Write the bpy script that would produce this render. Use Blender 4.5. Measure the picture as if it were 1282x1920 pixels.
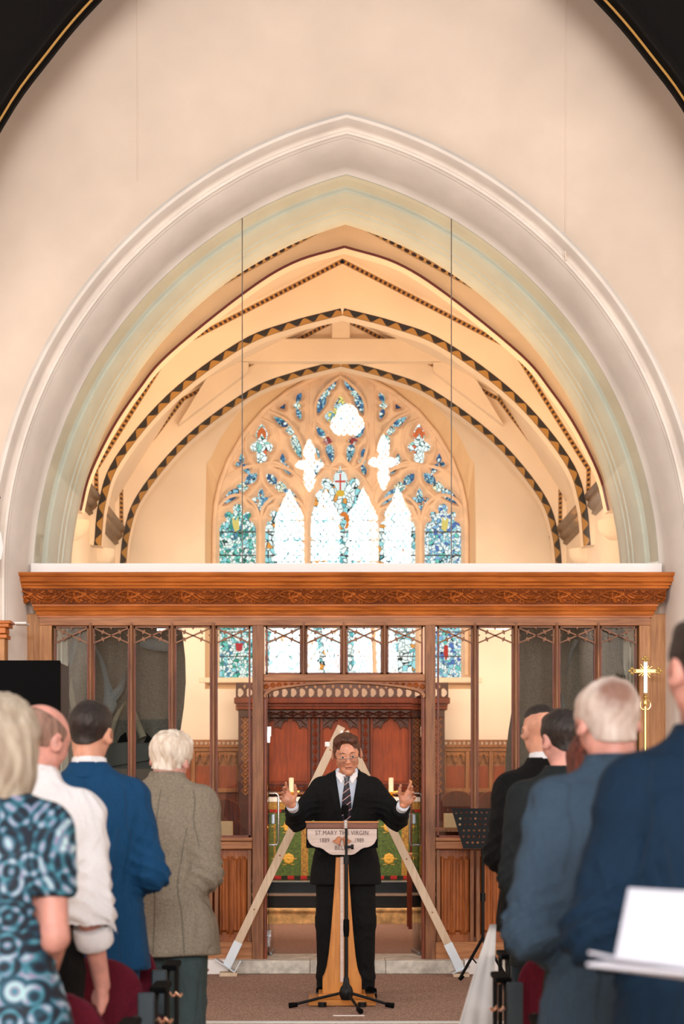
import bpy, bmesh, math, random
import numpy as np
from mathutils import Vector, Matrix, Euler
random.seed(7)
for _o in list(bpy.data.objects): bpy.data.objects.remove(_o)
S = bpy.context.scene
C = S.collection
# ---------------------------------------------------------------- camera, world, lights, exposure
F = 3600.0                       # focal length in pixels of the 1282 wide frame
CX, CZ = -0.141, 1.42            # the camera stands a little left of the aisle's centre line
cd = bpy.data.cameras.new('camera'); cam = bpy.data.objects.new('camera', cd); C.objects.link(cam)
cam.location = (CX, 0, CZ); cam.rotation_euler = (math.pi/2, 0, 0)
cd.sensor_fit = 'HORIZONTAL'; cd.sensor_width = 36; cd.lens = F*36/1282
cd.shift_x = (641-615)/1282; cd.shift_y = (1480-960)/1282
cd.clip_end = 200; cd.clip_start = 0.1
cd.dof.use_dof = True; cd.dof.focus_distance = 13.2; cd.dof.aperture_fstop = 5.0
S.camera = cam
S.view_settings.view_transform = 'Standard'; S.view_settings.look = 'None'
S.view_settings.gamma = 1; S.view_settings.use_curve_mapping = False
S.view_settings.exposure = 0.0
w = bpy.data.worlds.new('world'); S.world = w; w.use_nodes = True
bg = w.node_tree.nodes['Background']; bg.inputs[0].default_value = (0.93, 0.95, 1.0, 1); bg.inputs[1].default_value = 0.20
S.cycles.use_denoising = True
S.cycles.max_bounces = 8; S.cycles.transparent_max_bounces = 24; S.cycles.sample_clamp_indirect = 6
def area(name, loc, rot, sx, sy, power, col=(1, 1, 1)):
    l = bpy.data.lights.new(name, 'AREA'); l.shape = 'RECTANGLE'; l.size = sx; l.size_y = sy
    l.energy = power; l.color = col
    o = bpy.data.objects.new(name, l); o.location = loc; o.rotation_euler = rot; C.objects.link(o); return o
def lookat(frm, to):
    return (Vector(to)-Vector(frm)).to_track_quat('-Z', 'Y').to_euler()
# daylight from the nave's side windows
for sx in (-1, 1):
    for yy, pw in ((6.2, 70), (10.6, 105)):
        p = (sx*4.6, yy, 2.9); area('window_daylight', p, lookat(p, (0, yy+4.6, 2.6)), 1.8, 2.8, pw, (1.0, 0.965, 0.93))
p = (0, 7.5, 9.4); area('roof_light', p, lookat(p, (0, 11.5, 1.0)), 6, 2, 110, (1.0, 0.97, 0.94))  # added overhead fill for the general brightness of the nave
# chancel: warm flood high behind the arch and unseen area lights inside its windowless side walls
p = (0, 16.1, 3.3); area('chancel_flood', p, lookat(p, (0, 20.5, 6.0)), 3.0, 0.5, 92, (1.0, 0.68, 0.42))
p = (0, 15.68, 3.4); area('arch_flood', p, lookat(p, (0, 16.9, 6.2)), 2.6, 0.3, 34, (1.0, 0.66, 0.36))  # added warm fill that brightens the face of the nearest truss
p = (0, -8.0, 5.2); area('west_gallery_light', p, lookat(p, (0, 14, 4.6)), 7.0, 0.9, 1150, (1.0, 0.985, 0.97))  # added frontal fill from the west; no gallery lamp is known there
for sx in (-1, 1):
    p = (sx*2.3, 20.6, 2.6); area('chancel_window_daylight', p, lookat(p, (0, 21.5, 2.0)), 1.2, 1.6, 28, (1.0, 0.90, 0.80))  # unseen area light inside the side wall; no window is built there
p = (0, 17.2, 2.75); area('choir_pendant_light', p, lookat(p, (0, 21, 1.9)), 2.2, 0.4, 56, (1.0, 0.86, 0.72))  # unseen area light over the choir, facing east; no pendant is built

# ---------------------------------------------------------------- helpers
def PX(px, Y): return (px-615.0)*Y/F + CX
def PZ(py, Y): return CZ - (py-1480.0)*Y/F
def lin(c):
    r = []
    for v in c[:3]:
        v = v/255.0; r.append(v/12.92 if v <= 0.04045 else ((v+0.055)/1.055)**2.4)
    return (r[0], r[1], r[2], 1)
def nn(nt, t, **kw):
    n = nt.nodes.new(t)
    for k, v in kw.items():
        if k.startswith('i_'):
            n.inputs[int(k[2:]) if k[2:].isdigit() else k[2:].replace('_', ' ')].default_value = v
        else: setattr(n, k, v)
    return n
def ramp(nt, stops, interp='LINEAR'):
    r = nt.nodes.new('ShaderNodeValToRGB'); r.color_ramp.interpolation = interp
    el = r.color_ramp.elements
    while len(el) < len(stops): el.new(0.5)
    for e, (p_, c_) in zip(el, stops): e.position = p_; e.color = c_ if len(c_) == 4 else lin(c_)
    return r
def newmat(name):
    m = bpy.data.materials.new(name); m.use_nodes = True
    return m, m.node_tree, m.node_tree.nodes['Principled BSDF']
def pm(name, col, rough=0.6, metal=0.0, nscale=0, namt=0.15, bscale=0, bstr=0.1, spec=None, col2=None, stretch=(1, 1, 1), sheen=0, sss=0, bdist=0.01):
    m, nt, b = newmat(name); L = nt.links.new
    b.inputs['Base Color'].default_value = lin(col); b.inputs['Roughness'].default_value = rough
    b.inputs['Metallic'].default_value = metal
    if spec is not None: b.inputs['Specular IOR Level'].default_value = spec
    if sheen: b.inputs['Sheen Weight'].default_value = sheen
    if sss:
        b.inputs['Subsurface Weight'].default_value = sss; b.inputs['Subsurface Radius'].default_value = (0.02, 0.008, 0.005)
    if nscale or bscale:
        tc = nn(nt, 'ShaderNodeTexCoord'); mp = nn(nt, 'ShaderNodeMapping'); mp.inputs['Scale'].default_value = stretch
        L(tc.outputs['Object'], mp.inputs['Vector'])
    if nscale:
        n = nn(nt, 'ShaderNodeTexNoise'); n.inputs['Scale'].default_value = nscale; n.inputs['Detail'].default_value = 5
        L(mp.outputs[0], n.inputs['Vector'])
        c2 = col2 if col2 else tuple(max(0, v*(1-namt)) for v in col)
        c1 = col if col2 else tuple(min(255, v*(1+namt*0.5)) for v in col)
        r = ramp(nt, [(0.32, c2), (0.68, c1)]); L(n.outputs['Fac'], r.inputs[0]); L(r.outputs[0], b.inputs['Base Color'])
    if bscale:
        n2 = nn(nt, 'ShaderNodeTexNoise'); n2.inputs['Scale'].default_value = bscale; n2.inputs['Detail'].default_value = 4
        L(mp.outputs[0], n2.inputs['Vector'])
        bu = nn(nt, 'ShaderNodeBump'); bu.inputs['Strength'].default_value = bstr; bu.inputs['Distance'].default_value = bdist
        L(n2.outputs['Fac'], bu.inputs['Height']); L(bu.outputs[0], b.inputs['Normal'])
    return m
def wood(name, c1, c2, axis='Z', rough=0.42, scale=9, bstr=0.25):
    m, nt, b = newmat(name); L = nt.links.new
    tc = nn(nt, 'ShaderNodeTexCoord'); mp = nn(nt, 'ShaderNodeMapping')
    s = [6.0, 6.0, 6.0]; s['XYZ'.index(axis)] = 0.45
    mp.inputs['Scale'].default_value = s; L(tc.outputs['Object'], mp.inputs['Vector'])
    n = nn(nt, 'ShaderNodeTexNoise'); n.inputs['Scale'].default_value = scale; n.inputs['Detail'].default_value = 8; n.inputs['Distortion'].default_value = 0.6
    L(mp.outputs[0], n.inputs['Vector'])
    n3 = nn(nt, 'ShaderNodeTexNoise'); n3.inputs['Scale'].default_value = 2.5; L(tc.outputs['Object'], n3.inputs['Vector'])
    mx = nn(nt, 'ShaderNodeMath', operation='MULTIPLY_ADD'); mx.inputs[1].default_value = 0.45; L(n3.outputs['Fac'], mx.inputs[0]); 
    m2 = nn(nt, 'ShaderNodeMath', operation='MULTIPLY'); m2.inputs[1].default_value = 0.62; L(n.outputs['Fac'], m2.inputs[0]); L(m2.outputs[0], mx.inputs[2])
    r = ramp(nt, [(0.34, c2), (0.68, c1)]); L(mx.outputs[0], r.inputs[0]); L(r.outputs[0], b.inputs['Base Color'])
    b.inputs['Roughness'].default_value = rough; b.inputs['Specular IOR Level'].default_value = 0.3
    bu = nn(nt, 'ShaderNodeBump'); bu.inputs['Strength'].default_value = bstr; bu.inputs['Distance'].default_value = 0.004
    L(n.outputs['Fac'], bu.inputs['Height']); L(bu.outputs[0], b.inputs['Normal'])
    return m
def emis(name, col, strength):
    m = bpy.data.materials.new(name); m.use_nodes = True; nt = m.node_tree; nt.nodes.clear()
    e = nn(nt, 'ShaderNodeEmission'); e.inputs[0].default_value = lin(col); e.inputs[1].default_value = strength
    o = nn(nt, 'ShaderNodeOutputMaterial'); nt.links.new(e.outputs[0], o.inputs[0]); return m
def glassmat(name, tint, ior=1.5, wave=0.0):
    m = bpy.data.materials.new(name); m.use_nodes = True; nt = m.node_tree; nt.nodes.clear(); L = nt.links.new
    t = nn(nt, 'ShaderNodeBsdfTransparent'); t.inputs[0].default_value = lin(tint)
    g = nn(nt, 'ShaderNodeBsdfGlossy'); g.inputs['Roughness'].default_value = 0.0
    f = nn(nt, 'ShaderNodeFresnel'); f.inputs['IOR'].default_value = ior
    mx = nn(nt, 'ShaderNodeMixShader'); o = nn(nt, 'ShaderNodeOutputMaterial')
    L(f.outputs[0], mx.inputs[0]); L(t.outputs[0], mx.inputs[1]); L(g.outputs[0], mx.inputs[2]); L(mx.outputs[0], o.inputs[0])
    if wave:
        tc = nn(nt, 'ShaderNodeTexCoord'); n = nn(nt, 'ShaderNodeTexNoise'); n.inputs['Scale'].default_value = 1.3
        n.inputs['Detail'].default_value = 0
        L(tc.outputs['Object'], n.inputs['Vector']); bu = nn(nt, 'ShaderNodeBump'); bu.inputs['Strength'].default_value = wave; bu.inputs['Distance'].default_value = 0.02
        L(n.outputs['Fac'], bu.inputs['Height']); L(bu.outputs[0], g.inputs['Normal'])
    return m

class MB:
    """collects shapes; build() links them as one mesh object"""
    def __init__(s): s.v = []; s.f = []
    def add(s, v, f):
        b = len(s.v); s.v += [tuple(p) for p in v]; s.f += [tuple(i+b for i in q) for q in f]; return s
    def box(s, x0, x1, y0, y1, z0, z1, R=None, about=None):
        v = [(x, y, z) for x in (x0, x1) for y in (y0, y1) for z in (z0, z1)]
        f = [(0, 1, 3, 2), (4, 6, 7, 5), (0, 4, 5, 1), (2, 3, 7, 6), (0, 2, 6, 4), (1, 5, 7, 3)]
        if R is not None:
            a = Vector(about) if about else Vector(((x0+x1)/2, (y0+y1)/2, (z0+z1)/2))
            v = [tuple(R @ (Vector(p)-a)+a) for p in v]
        return s.add(v, f)
    def bar(s, a, b, wd, dp, up=(0, 1, 0)):
        """square bar from a to b: wd across, dp along up"""
        a = Vector(a); b = Vector(b); d = (b-a).normalized(); u = Vector(up); u = (u-d*u.dot(d)).normalized(); r = d.cross(u)
        v = []
        for p in (a, b):
            for (i, j) in ((-1, -1), (1, -1), (1, 1), (-1, 1)): v.append(p+r*(i*wd/2)+u*(j*dp/2))
        return s.add(v, [(0, 3, 2, 1), (4, 5, 6, 7), (0, 1, 5, 4), (1, 2, 6, 5), (2, 3, 7, 6), (3, 0, 4, 7)])
    def tube(s, pts, r, n=10, close=False, cap=True):
        pts = [Vector(p) for p in pts]; m = len(pts); rr = r if isinstance(r, (list, tuple)) else [r]*m
        v = []; f = []; u = None
        for i, p in enumerate(pts):
            if close: t = pts[(i+1) % m]-pts[i-1]
            else: t = pts[min(i+1, m-1)]-pts[max(i-1, 0)]
            t.normalize()
            if u is None: u = t.orthogonal()
            u = (u-t*u.dot(t)); u = t.orthogonal() if u.length < 1e-6 else u; u.normalize(); w_ = t.cross(u)
            for k in range(n):
                a = 2*math.pi*k/n; v.append(p+(u*math.cos(a)+w_*math.sin(a))*rr[i])
        for i in range(m if close else m-1):
            j = (i+1) % m
            for k in range(n): f.append((i*n+k, i*n+(k+1) % n, j*n+(k+1) % n, j*n+k))
        if cap and not close: f.append(tuple(range(n))[::-1]); f.append(tuple((m-1)*n+k for k in range(n)))
        return s.add(v, f)
    def lathe(s, prof, c=(0, 0, 0), n=20, R=None, a0=0, a1=2*math.pi):
        full = abs(a1-a0-2*math.pi) < 1e-6; m = n if full else n+1; v = []; f = []
        for (r, z) in prof:
            for k in range(m):
                a = a0+(a1-a0)*k/n; p = Vector((r*math.cos(a), r*math.sin(a), z))
                if R is not None: p = R @ p
                v.append(p+Vector(c))
        for i in range(len(prof)-1):
            for k in range(n): f.append((i*m+k, i*m+(k+1) % m, (i+1)*m+(k+1) % m, (i+1)*m+k))
        return s.add(v, f)
    def prism(s, poly, y0, y1):
        """polygon of (x,z), extruded from y0 to y1"""
        n = len(poly); v = [(x, y0, z) for x, z in poly]+[(x, y1, z) for x, z in poly]
        return s.add(v, [tuple(range(n)), tuple(range(2*n-1, n-1, -1))]+[(i, i+n, (i+1) % n+n, (i+1) % n) for i in range(n)])
    def grid(s, fn, nu, nv):
        v = [fn(i/nu, j/nv) for i in range(nu+1) for j in range(nv+1)]; m = nv+1
        return s.add(v, [(i*m+j, (i+1)*m+j, (i+1)*m+j+1, i*m+j+1) for i in range(nu) for j in range(nv)])
    def mesh(s, name, smooth=False):
        me = bpy.data.meshes.new(name); me.from_pydata(s.v, [], s.f)
        bm = bmesh.new(); bm.from_mesh(me); bmesh.ops.recalc_face_normals(bm, faces=bm.faces)
        if smooth:
            for f_ in bm.faces: f_.smooth = True
            for e_ in bm.edges:
                if len(e_.link_faces) == 2 and e_.calc_face_angle(0) > 0.7: e_.smooth = False
        bm.to_mesh(me); bm.free(); return me
    def build(s, name, m, parent=None, smooth=False, bevel=0, label=None):
        me = s.mesh(name, smooth); me.materials.append(m); return obj(name, me, parent, bevel, label)
def obj(name, me, parent=None, bevel=0, label=None):
    o = bpy.data.objects.new(name, me); C.objects.link(o)
    if parent is not None:
        o.parent = parent; o.matrix_parent_inverse = parent_inv(parent)
    if bevel:
        b = o.modifiers.new('bevel', 'BEVEL'); b.width = bevel; b.segments = 2; b.limit_method = 'ANGLE'
    if label: o['label'] = label
    return o
def parent_inv(p):
    # all meshes are written in world coordinates; things keep their origin at their own base
    M = Matrix.Identity(4); q = p
    while q is not None:
        M = (q.matrix_parent_inverse @ q.matrix_basis if q.parent else q.matrix_basis) @ M; q = q.parent
    return M.inverted()
def thing(name, label, cat, loc=(0, 0, 0), rz=0, group=None):
    o = bpy.data.objects.new(name, None); o.empty_display_size = 0.1; C.objects.link(o)
    o.location = loc; o.rotation_euler = (0, 0, rz); o['label'] = label; o['category'] = cat
    if group: o['group'] = group
    return o
def lchild(o, parent):
    """keep the child's coordinates local to its parent"""
    o.parent = parent; o.matrix_parent_inverse = Matrix.Identity(4); return o
def tag(o, label, cat, group=None):
    o['label'] = label; o['category'] = cat
    if group: o['group'] = group
    return o
def struct(o, label=None):
    o['kind'] = 'structure'
    if label: o['label'] = label
    return o
def plate2d(outline, holes, depth, bevel=0.0, res=6):
    """flat plate in the XZ plane with holes, front at y=0, going back by depth; chamfered rims"""
    cu = bpy.data.curves.new('plate', 'CURVE'); cu.dimensions = '2D'; cu.fill_mode = 'BOTH'
    for poly in [outline]+holes:
        sp = cu.splines.new('POLY'); sp.points.add(len(poly)-1); sp.use_cyclic_u = True
        for p, (x, z) in zip(sp.points, poly): p.co = (x, z, 0, 1)
    cu.extrude = max(0.0005, depth/2-bevel); cu.bevel_depth = bevel; cu.bevel_resolution = 0; cu.offset = -bevel
    o = bpy.data.objects.new('plate', cu); C.objects.link(o)
    dg = bpy.context.evaluated_depsgraph_get(); me = bpy.data.meshes.new_from_object(o.evaluated_get(dg))
    bpy.data.objects.remove(o); bpy.data.curves.remove(cu)
    n = len(me.vertices); co = np.empty(n*3); me.vertices.foreach_get('co', co); co = co.reshape(-1, 3)
    out = np.stack([co[:, 0], depth/2-co[:, 2], co[:, 1]], 1); me.vertices.foreach_set('co', out.ravel()); me.update()
    me.materials.clear()
    return me
def shift(me, dx=0, dy=0, dz=0):
    me.transform(Matrix.Translation((dx, dy, dz))); return me
def catmull(pts, n=8, closed=False):
    P_ = [Vector(p) for p in pts]; out = []; m = len(P_)
    for i in range(m if closed else m-1):
        a = P_[(i-1) % m] if closed or i > 0 else P_[0]*2-P_[1]; b = P_[i]; c = P_[(i+1) % m]
        d = P_[(i+2) % m] if closed or i+2 < m else P_[-1]*2-P_[-2]
        for k in range(n):
            t = k/n; out.append(0.5*((2*b)+(c-a)*t+(2*a-5*b+4*c-d)*t*t+(3*b-a-3*c+d)*t**3))
    if not closed: out.append(P_[-1])
    return out
def ribbon(pts, wd, y, wide_in=None):
    """flat strip lying on the plane y; pts are (x,z); uv.x runs along in units of the width; wide_in: the side it grows to"""
    me = bpy.data.meshes.new('band'); v = []; f = []; us = []; L_ = 0; P_ = [Vector((p[0], p[1])) for p in pts]
    for i, p in enumerate(P_):
        t = (P_[min(i+1, len(P_)-1)]-P_[max(i-1, 0)]).normalized(); nrm = Vector((-t.y, t.x))
        if i: L_ += (p-P_[i-1]).length
        if wide_in is None: a, b = p-nrm*wd/2, p+nrm*wd/2
        else: a, b = p, p+nrm*wd*wide_in
        v += [(a.x, y, a.y), (b.x, y, b.y)]; us.append(L_/wd)
    for i in range(len(P_)-1): f.append((2*i, 2*i+2, 2*i+3, 2*i+1))
    me.from_pydata(v, [], f); uv = me.uv_layers.new(name='uv')
    for poly in me.polygons:
        for li in poly.loop_indices:
            vi = me.loops[li].vertex_index; uv.data[li].uv = (us[vi//2], vi % 2)
    so = me; return so

# ---------------------------------------------------------------- signed distance modelling for figures and cloth
class SDF:
    def __init__(s, xs, ys, zs):
        s.x = np.asarray(xs, np.float32); s.y = np.asarray(ys, np.float32); s.z = np.asarray(zs, np.float32)
        s.D = np.full((len(s.x), len(s.y), len(s.z)), 1.0, np.float32)
    def sub(s, lo, hi):
        r = []
        for a, l, h in zip((s.x, s.y, s.z), lo, hi):
            i0 = int(np.searchsorted(a, l)); i1 = int(np.searchsorted(a, h)); r.append(slice(i0, i1))
        g = (s.x[r[0]][:, None, None], s.y[r[1]][None, :, None], s.z[r[2]][None, None, :])
        return tuple(r), g
    def comb(s, r, d, k, op):
        A = s.D[r]
        if A.size == 0: return
        if op == 'u':
            if k > 0: h = np.clip(0.5+0.5*(A-d)/k, 0, 1); s.D[r] = A*(1-h)+d*h-k*h*(1-h)
            else: s.D[r] = np.minimum(A, d)
        elif op == 's':
            if k > 0: h = np.clip(0.5-0.5*(A+d)/k, 0, 1); s.D[r] = A*(1-h)-d*h+k*h*(1-h)
            else: s.D[r] = np.maximum(A, -d)
    def cone(s, a, b, r1, r2, k=0.02, op='u'):
        a = np.array(a, float); b = np.array(b, float); m = max(r1, r2)+0.02+k
        r, (X, Y, Z) = s.sub(np.minimum(a, b)-m, np.maximum(a, b)+m)
        ab = b-a; L2 = float(ab @ ab)+1e-9
        t = np.clip(((X-a[0])*ab[0]+(Y-a[1])*ab[1]+(Z-a[2])*ab[2])/L2, 0, 1)
        d = np.sqrt((X-a[0]-ab[0]*t)**2+(Y-a[1]-ab[1]*t)**2+(Z-a[2]-ab[2]*t)**2)-(r1+(r2-r1)*t)
        s.comb(r, d, k, op)
    def chain(s, pts, rad, k=0.02):
        for i in range(len(pts)-1): s.cone(pts[i], pts[i+1], rad[i], rad[i+1], k)
    def ell(s, c, rad, R=None, k=0.02, op='u'):
        m = max(rad)+0.02+k; c = np.array(c, float); r, (X, Y, Z) = s.sub(c-m, c+m)
        x, y, z = X-c[0], Y-c[1], Z-c[2]
        if R is not None:
            M = np.array(R).T
            x, y, z = M[0, 0]*x+M[0, 1]*y+M[0, 2]*z, M[1, 0]*x+M[1, 1]*y+M[1, 2]*z, M[2, 0]*x+M[2, 1]*y+M[2, 2]*z
        q = np.sqrt((x/rad[0])**2+(y/rad[1])**2+(z/rad[2])**2)+1e-6
        q2 = np.sqrt((x/rad[0]**2)**2+(y/rad[1]**2)**2+(z/rad[2]**2)**2)+1e-6
        s.comb(r, q*(q-1)/q2, k, op)
    def loft(s, lv, p=2.4, k=0.02, op='u'):
        """lv: (z, cx, cy, rx, ry) from low to high"""
        lv = np.array(lv, float); mr = max(lv[:, 3].max(), lv[:, 4].max())+0.06
        r, (X, Y, Z) = s.sub((lv[:, 1].min()-mr, lv[:, 2].min()-mr, lv[0, 0]-0.03), (lv[:, 1].max()+mr, lv[:, 2].max()+mr, lv[-1, 0]+0.03))
        z = Z.ravel(); zz = np.clip(z, lv[0, 0], lv[-1, 0])
        def it(c):   # smooth interpolation
            i = np.clip(np.searchsorted(lv[:, 0], zz, side='right')-1, 0, len(lv)-2)
            t = (zz-lv[i, 0])/(lv[i+1, 0]-lv[i, 0]); v0, v1 = lv[i, c], lv[i+1, c]
            sl = np.gradient(lv[:, c], lv[:, 0]); h = lv[i+1, 0]-lv[i, 0]
            return ((2*t**3-3*t**2+1)*v0+(t**3-2*t**2+t)*h*sl[i]+(-2*t**3+3*t**2)*v1+(t**3-t**2)*h*sl[i+1])[None, None, :]
        cx, cy, rx, ry = it(1), it(2), np.maximum(it(3), .01), np.maximum(it(4), .01)
        q = (np.abs((X-cx)/rx)**p+np.abs((Y-cy)/ry)**p)**(1/p)
        d = (q-1)*np.minimum(rx, ry); dz = np.maximum(lv[0, 0]-Z, Z-lv[-1, 0]); d = np.maximum(d, dz)
        s.comb(r, d.astype(np.float32), k, op)
    def plane(s, p, n, op='cut'):
        """removes everything on the side the normal points to"""
        n = np.array(n, float); n /= np.linalg.norm(n)
        d = (s.x[:, None, None]-p[0])*n[0]+(s.y[None, :, None]-p[1])*n[1]+(s.z[None, None, :]-p[2])*n[2]
        s.D = np.maximum(s.D, d.astype(np.float32))
    def disp(s, fn):
        s.D += fn(s.x[:, None, None], s.y[None, :, None], s.z[None, None, :]).astype(np.float32)
    def mesh(s, name, m):
        D = s.D.copy(); D[0] = D[-1] = 1; D[:, 0] = D[:, -1] = 1; D[:, :, 0] = D[:, :, -1] = 1
        I = D < 0; cnt = np.zeros(tuple(n-1 for n in D.shape), np.int8)
        for a in (0, 1):
            for b in (0, 1):
                for c in (0, 1): cnt += I[a:D.shape[0]-1+a, b:D.shape[1]-1+b, c:D.shape[2]-1+c]
        act = (cnt > 0) & (cnt < 8); idx = np.full(act.shape, -1, np.int32); ii = np.nonzero(act); n = len(ii[0]); idx[ii] = np.arange(n)
        pos = np.zeros((n, 3)); num = np.zeros(n)
        for ax in range(3):
            o1, o2 = [q for q in range(3) if q != ax]
            for u in (0, 1):
                for v in (0, 1):
                    A = [ii[0].copy(), ii[1].copy(), ii[2].copy()]; A[o1] += u; A[o2] += v
                    B = [q.copy() for q in A]; B[ax] += 1
                    da = D[tuple(A)]; db = D[tuple(B)]; cr = (da < 0) != (db < 0)
                    t = np.where(cr, da/np.where(cr, da-db, 1), 0)
                    e = np.zeros((n, 3)); e[:, o1] = u; e[:, o2] = v; e[:, ax] = t
                    pos += e*cr[:, None]; num += cr
        pos /= num[:, None]
        V = np.empty((n, 3))
        for ax, arr in enumerate((s.x, s.y, s.z)):
            i0 = ii[ax]; V[:, ax] = arr[i0]+(arr[i0+1]-arr[i0])*pos[:, ax]
        Q = []
        for ax in range(3):
            o1, o2 = [(1, 2), (2, 0), (0, 1)][ax]
            sl = [slice(None)]*3; sl[ax] = slice(0, -1); sh = [slice(None)]*3; sh[ax] = slice(1, None)
            a = I[tuple(sl)]; b = I[tuple(sh)]; cr = a != b
            g = np.nonzero(cr); fl = a[g]
            ok = (g[o1] > 0) & (g[o1] < D.shape[o1]-1) & (g[o2] > 0) & (g[o2] < D.shape[o2]-1)
            g = [q[ok] for q in g]; fl = fl[ok]
            def cell(d1, d2):
                q = [g[0].copy(), g[1].copy(), g[2].copy()]; q[o1] = q[o1]-d1; q[o2] = q[o2]-d2; return idx[tuple(q)]
            c = np.stack([cell(1, 1), cell(0, 1), cell(0, 0), cell(1, 0)], 1)
            c[~fl] = c[~fl][:, ::-1]; Q.append(c)
        Q = np.concatenate(Q); Q = Q[(Q >= 0).all(1)]
        me = bpy.data.meshes.new(name); me.vertices.add(n); me.vertices.foreach_set('co', V.ravel())
        me.loops.add(len(Q)*4); me.loops.foreach_set('vertex_index', Q.ravel().astype(np.int32))
        me.polygons.add(len(Q)); me.polygons.foreach_set('loop_start', np.arange(0, len(Q)*4, 4, dtype=np.int32))
        me.polygons.foreach_set('use_smooth', np.ones(len(Q), bool)); me.update(calc_edges=True); me.materials.append(m)
        return me
def axis(*segs):
    """axis(lo, hi, step, lo2, hi2, step2...) -> coordinates with regions of their own step"""
    out = []
    for i in range(0, len(segs), 3): out += list(np.arange(segs[i], segs[i+1]-1e-6, segs[i+2]))
    out.append(segs[-2]); return np.array(out)
# ---------------------------------------------------------------- materials
M = {}
M['plaster'] = pm('wall plaster', (231, 210, 191), 0.85, nscale=1.2, namt=0.05, bscale=25, bstr=0.05)
M['white'] = pm('white paint', (240, 235, 232), 0.6)
M['cream'] = pm('chancel plaster', (242, 221, 202), 0.85, nscale=1.0, namt=0.05)
M['stone'] = pm('painted stone', (233, 222, 212), 0.75, nscale=3, namt=0.04)
M['sage'] = pm('pale sage painted stone', (228, 225, 218), 0.75, nscale=3, namt=0.04)
M['peach'] = pm('window stone', (240, 208, 182), 0.85, nscale=5, namt=0.06)
M['carpet'] = pm('carpet', (190, 152, 130), 0.95, nscale=110, bscale=200, bstr=0.5, col2=(88, 60, 50))
M['carpet2'] = pm('chancel carpet', (176, 142, 128), 0.95, nscale=100, bscale=200, bstr=0.5, col2=(120, 92, 82))
M['step'] = pm('pale step stone', (200, 192, 180), 0.8, nscale=14, namt=0.16, bscale=60, bstr=0.2)
M['sandstone'] = pm('sandstone', (226, 186, 128), 0.85, nscale=12, namt=0.28, bscale=50, bstr=0.3)
M['slate'] = pm('black stone', (14, 17, 19), 0.3, nscale=10, namt=0.4, spec=.3)
M['floor'] = wood('floor boards', (196, 170, 140), (160, 130, 100), 'Y', 0.4)
M['oak'] = wood('screen oak upright', (150, 98, 62), (92, 52, 30), 'Z', 0.45)
M['oakh'] = wood('screen oak level', (176, 118, 74), (120, 70, 40), 'X', 0.45)
M['oakl'] = wood('pale post oak', (188, 134, 84), (142, 90, 50), 'Z', 0.45)
M['cornice'] = wood('cornice oak', (196, 112, 48), (134, 68, 24), 'X', 0.36)
M['carved'] = wood('carved oak', (184, 100, 40), (112, 54, 18), 'X', 0.4)
M['redwood'] = wood('red oak', (136, 62, 30), (82, 32, 14), 'Z', 0.4)
M['reredos'] = wood('reredos wood', (122, 50, 20), (70, 24, 9), 'Z', 0.5)
M['reredosd'] = wood('reredos carving', (78, 28, 11), (36, 12, 5), 'X', 0.4)
M['panelw'] = wood('burnished panel', (150, 64, 22), (100, 38, 12), 'Z', 0.5)
M['dado'] = wood('dado oak', (160, 104, 62), (108, 62, 34), 'Z', 0.5)
M['dark'] = wood('roof timber', (11, 5, 3), (5, 2, 1), 'Z', 0.95)
M['gilt'] = pm('gilded edge', (190, 140, 60), 0.4)  # orange light on the brace's lower edge, put into a colour
M['brownm'] = wood('wall plate timber', (120, 88, 54), (66, 42, 22), 'Y', 0.4)
M['gold'] = pm('brass', (226, 178, 84), 0.22, 1.0)
M['chrome'] = pm('polished chrome', (205, 205, 208), 0.18, 1.0)
M['steel'] = pm('satin steel', (150, 152, 158), 0.35, 1.0)
M['black'] = pm('black metal', (10, 10, 11), 0.5, spec=.25)
M['blackm'] = pm('matt black', (5, 5, 6), 0.8, spec=.1)
M['glass_up'] = glassmat('upper pane glass', (249, 252, 249), 1.5)
M['glass'] = glassmat('screen pane glass', (250, 252, 249), 1.5, 0.25)
M['lead'] = pm('lead', (30, 32, 34), 0.6)
M['redtrim'] = pm('red painted arris', (96, 22, 18), 0.6)
M['curtain'] = pm('charcoal cloth', (98, 93, 88), 0.85, nscale=120, namt=0.25)
M['swoop'] = pm('pale lining cloth', (108, 118, 126), 0.75, nscale=120, namt=0.15)  # bluish reflections of the nave arches, put into a strip colour
M['creamlin'] = pm('cream lining cloth', (146, 140, 126), 0.75, nscale=120, namt=0.1)  # cream reflections in the panes, put into a strip colour
M['mortar'] = pm('joint', (150, 140, 128), 0.9)

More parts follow.
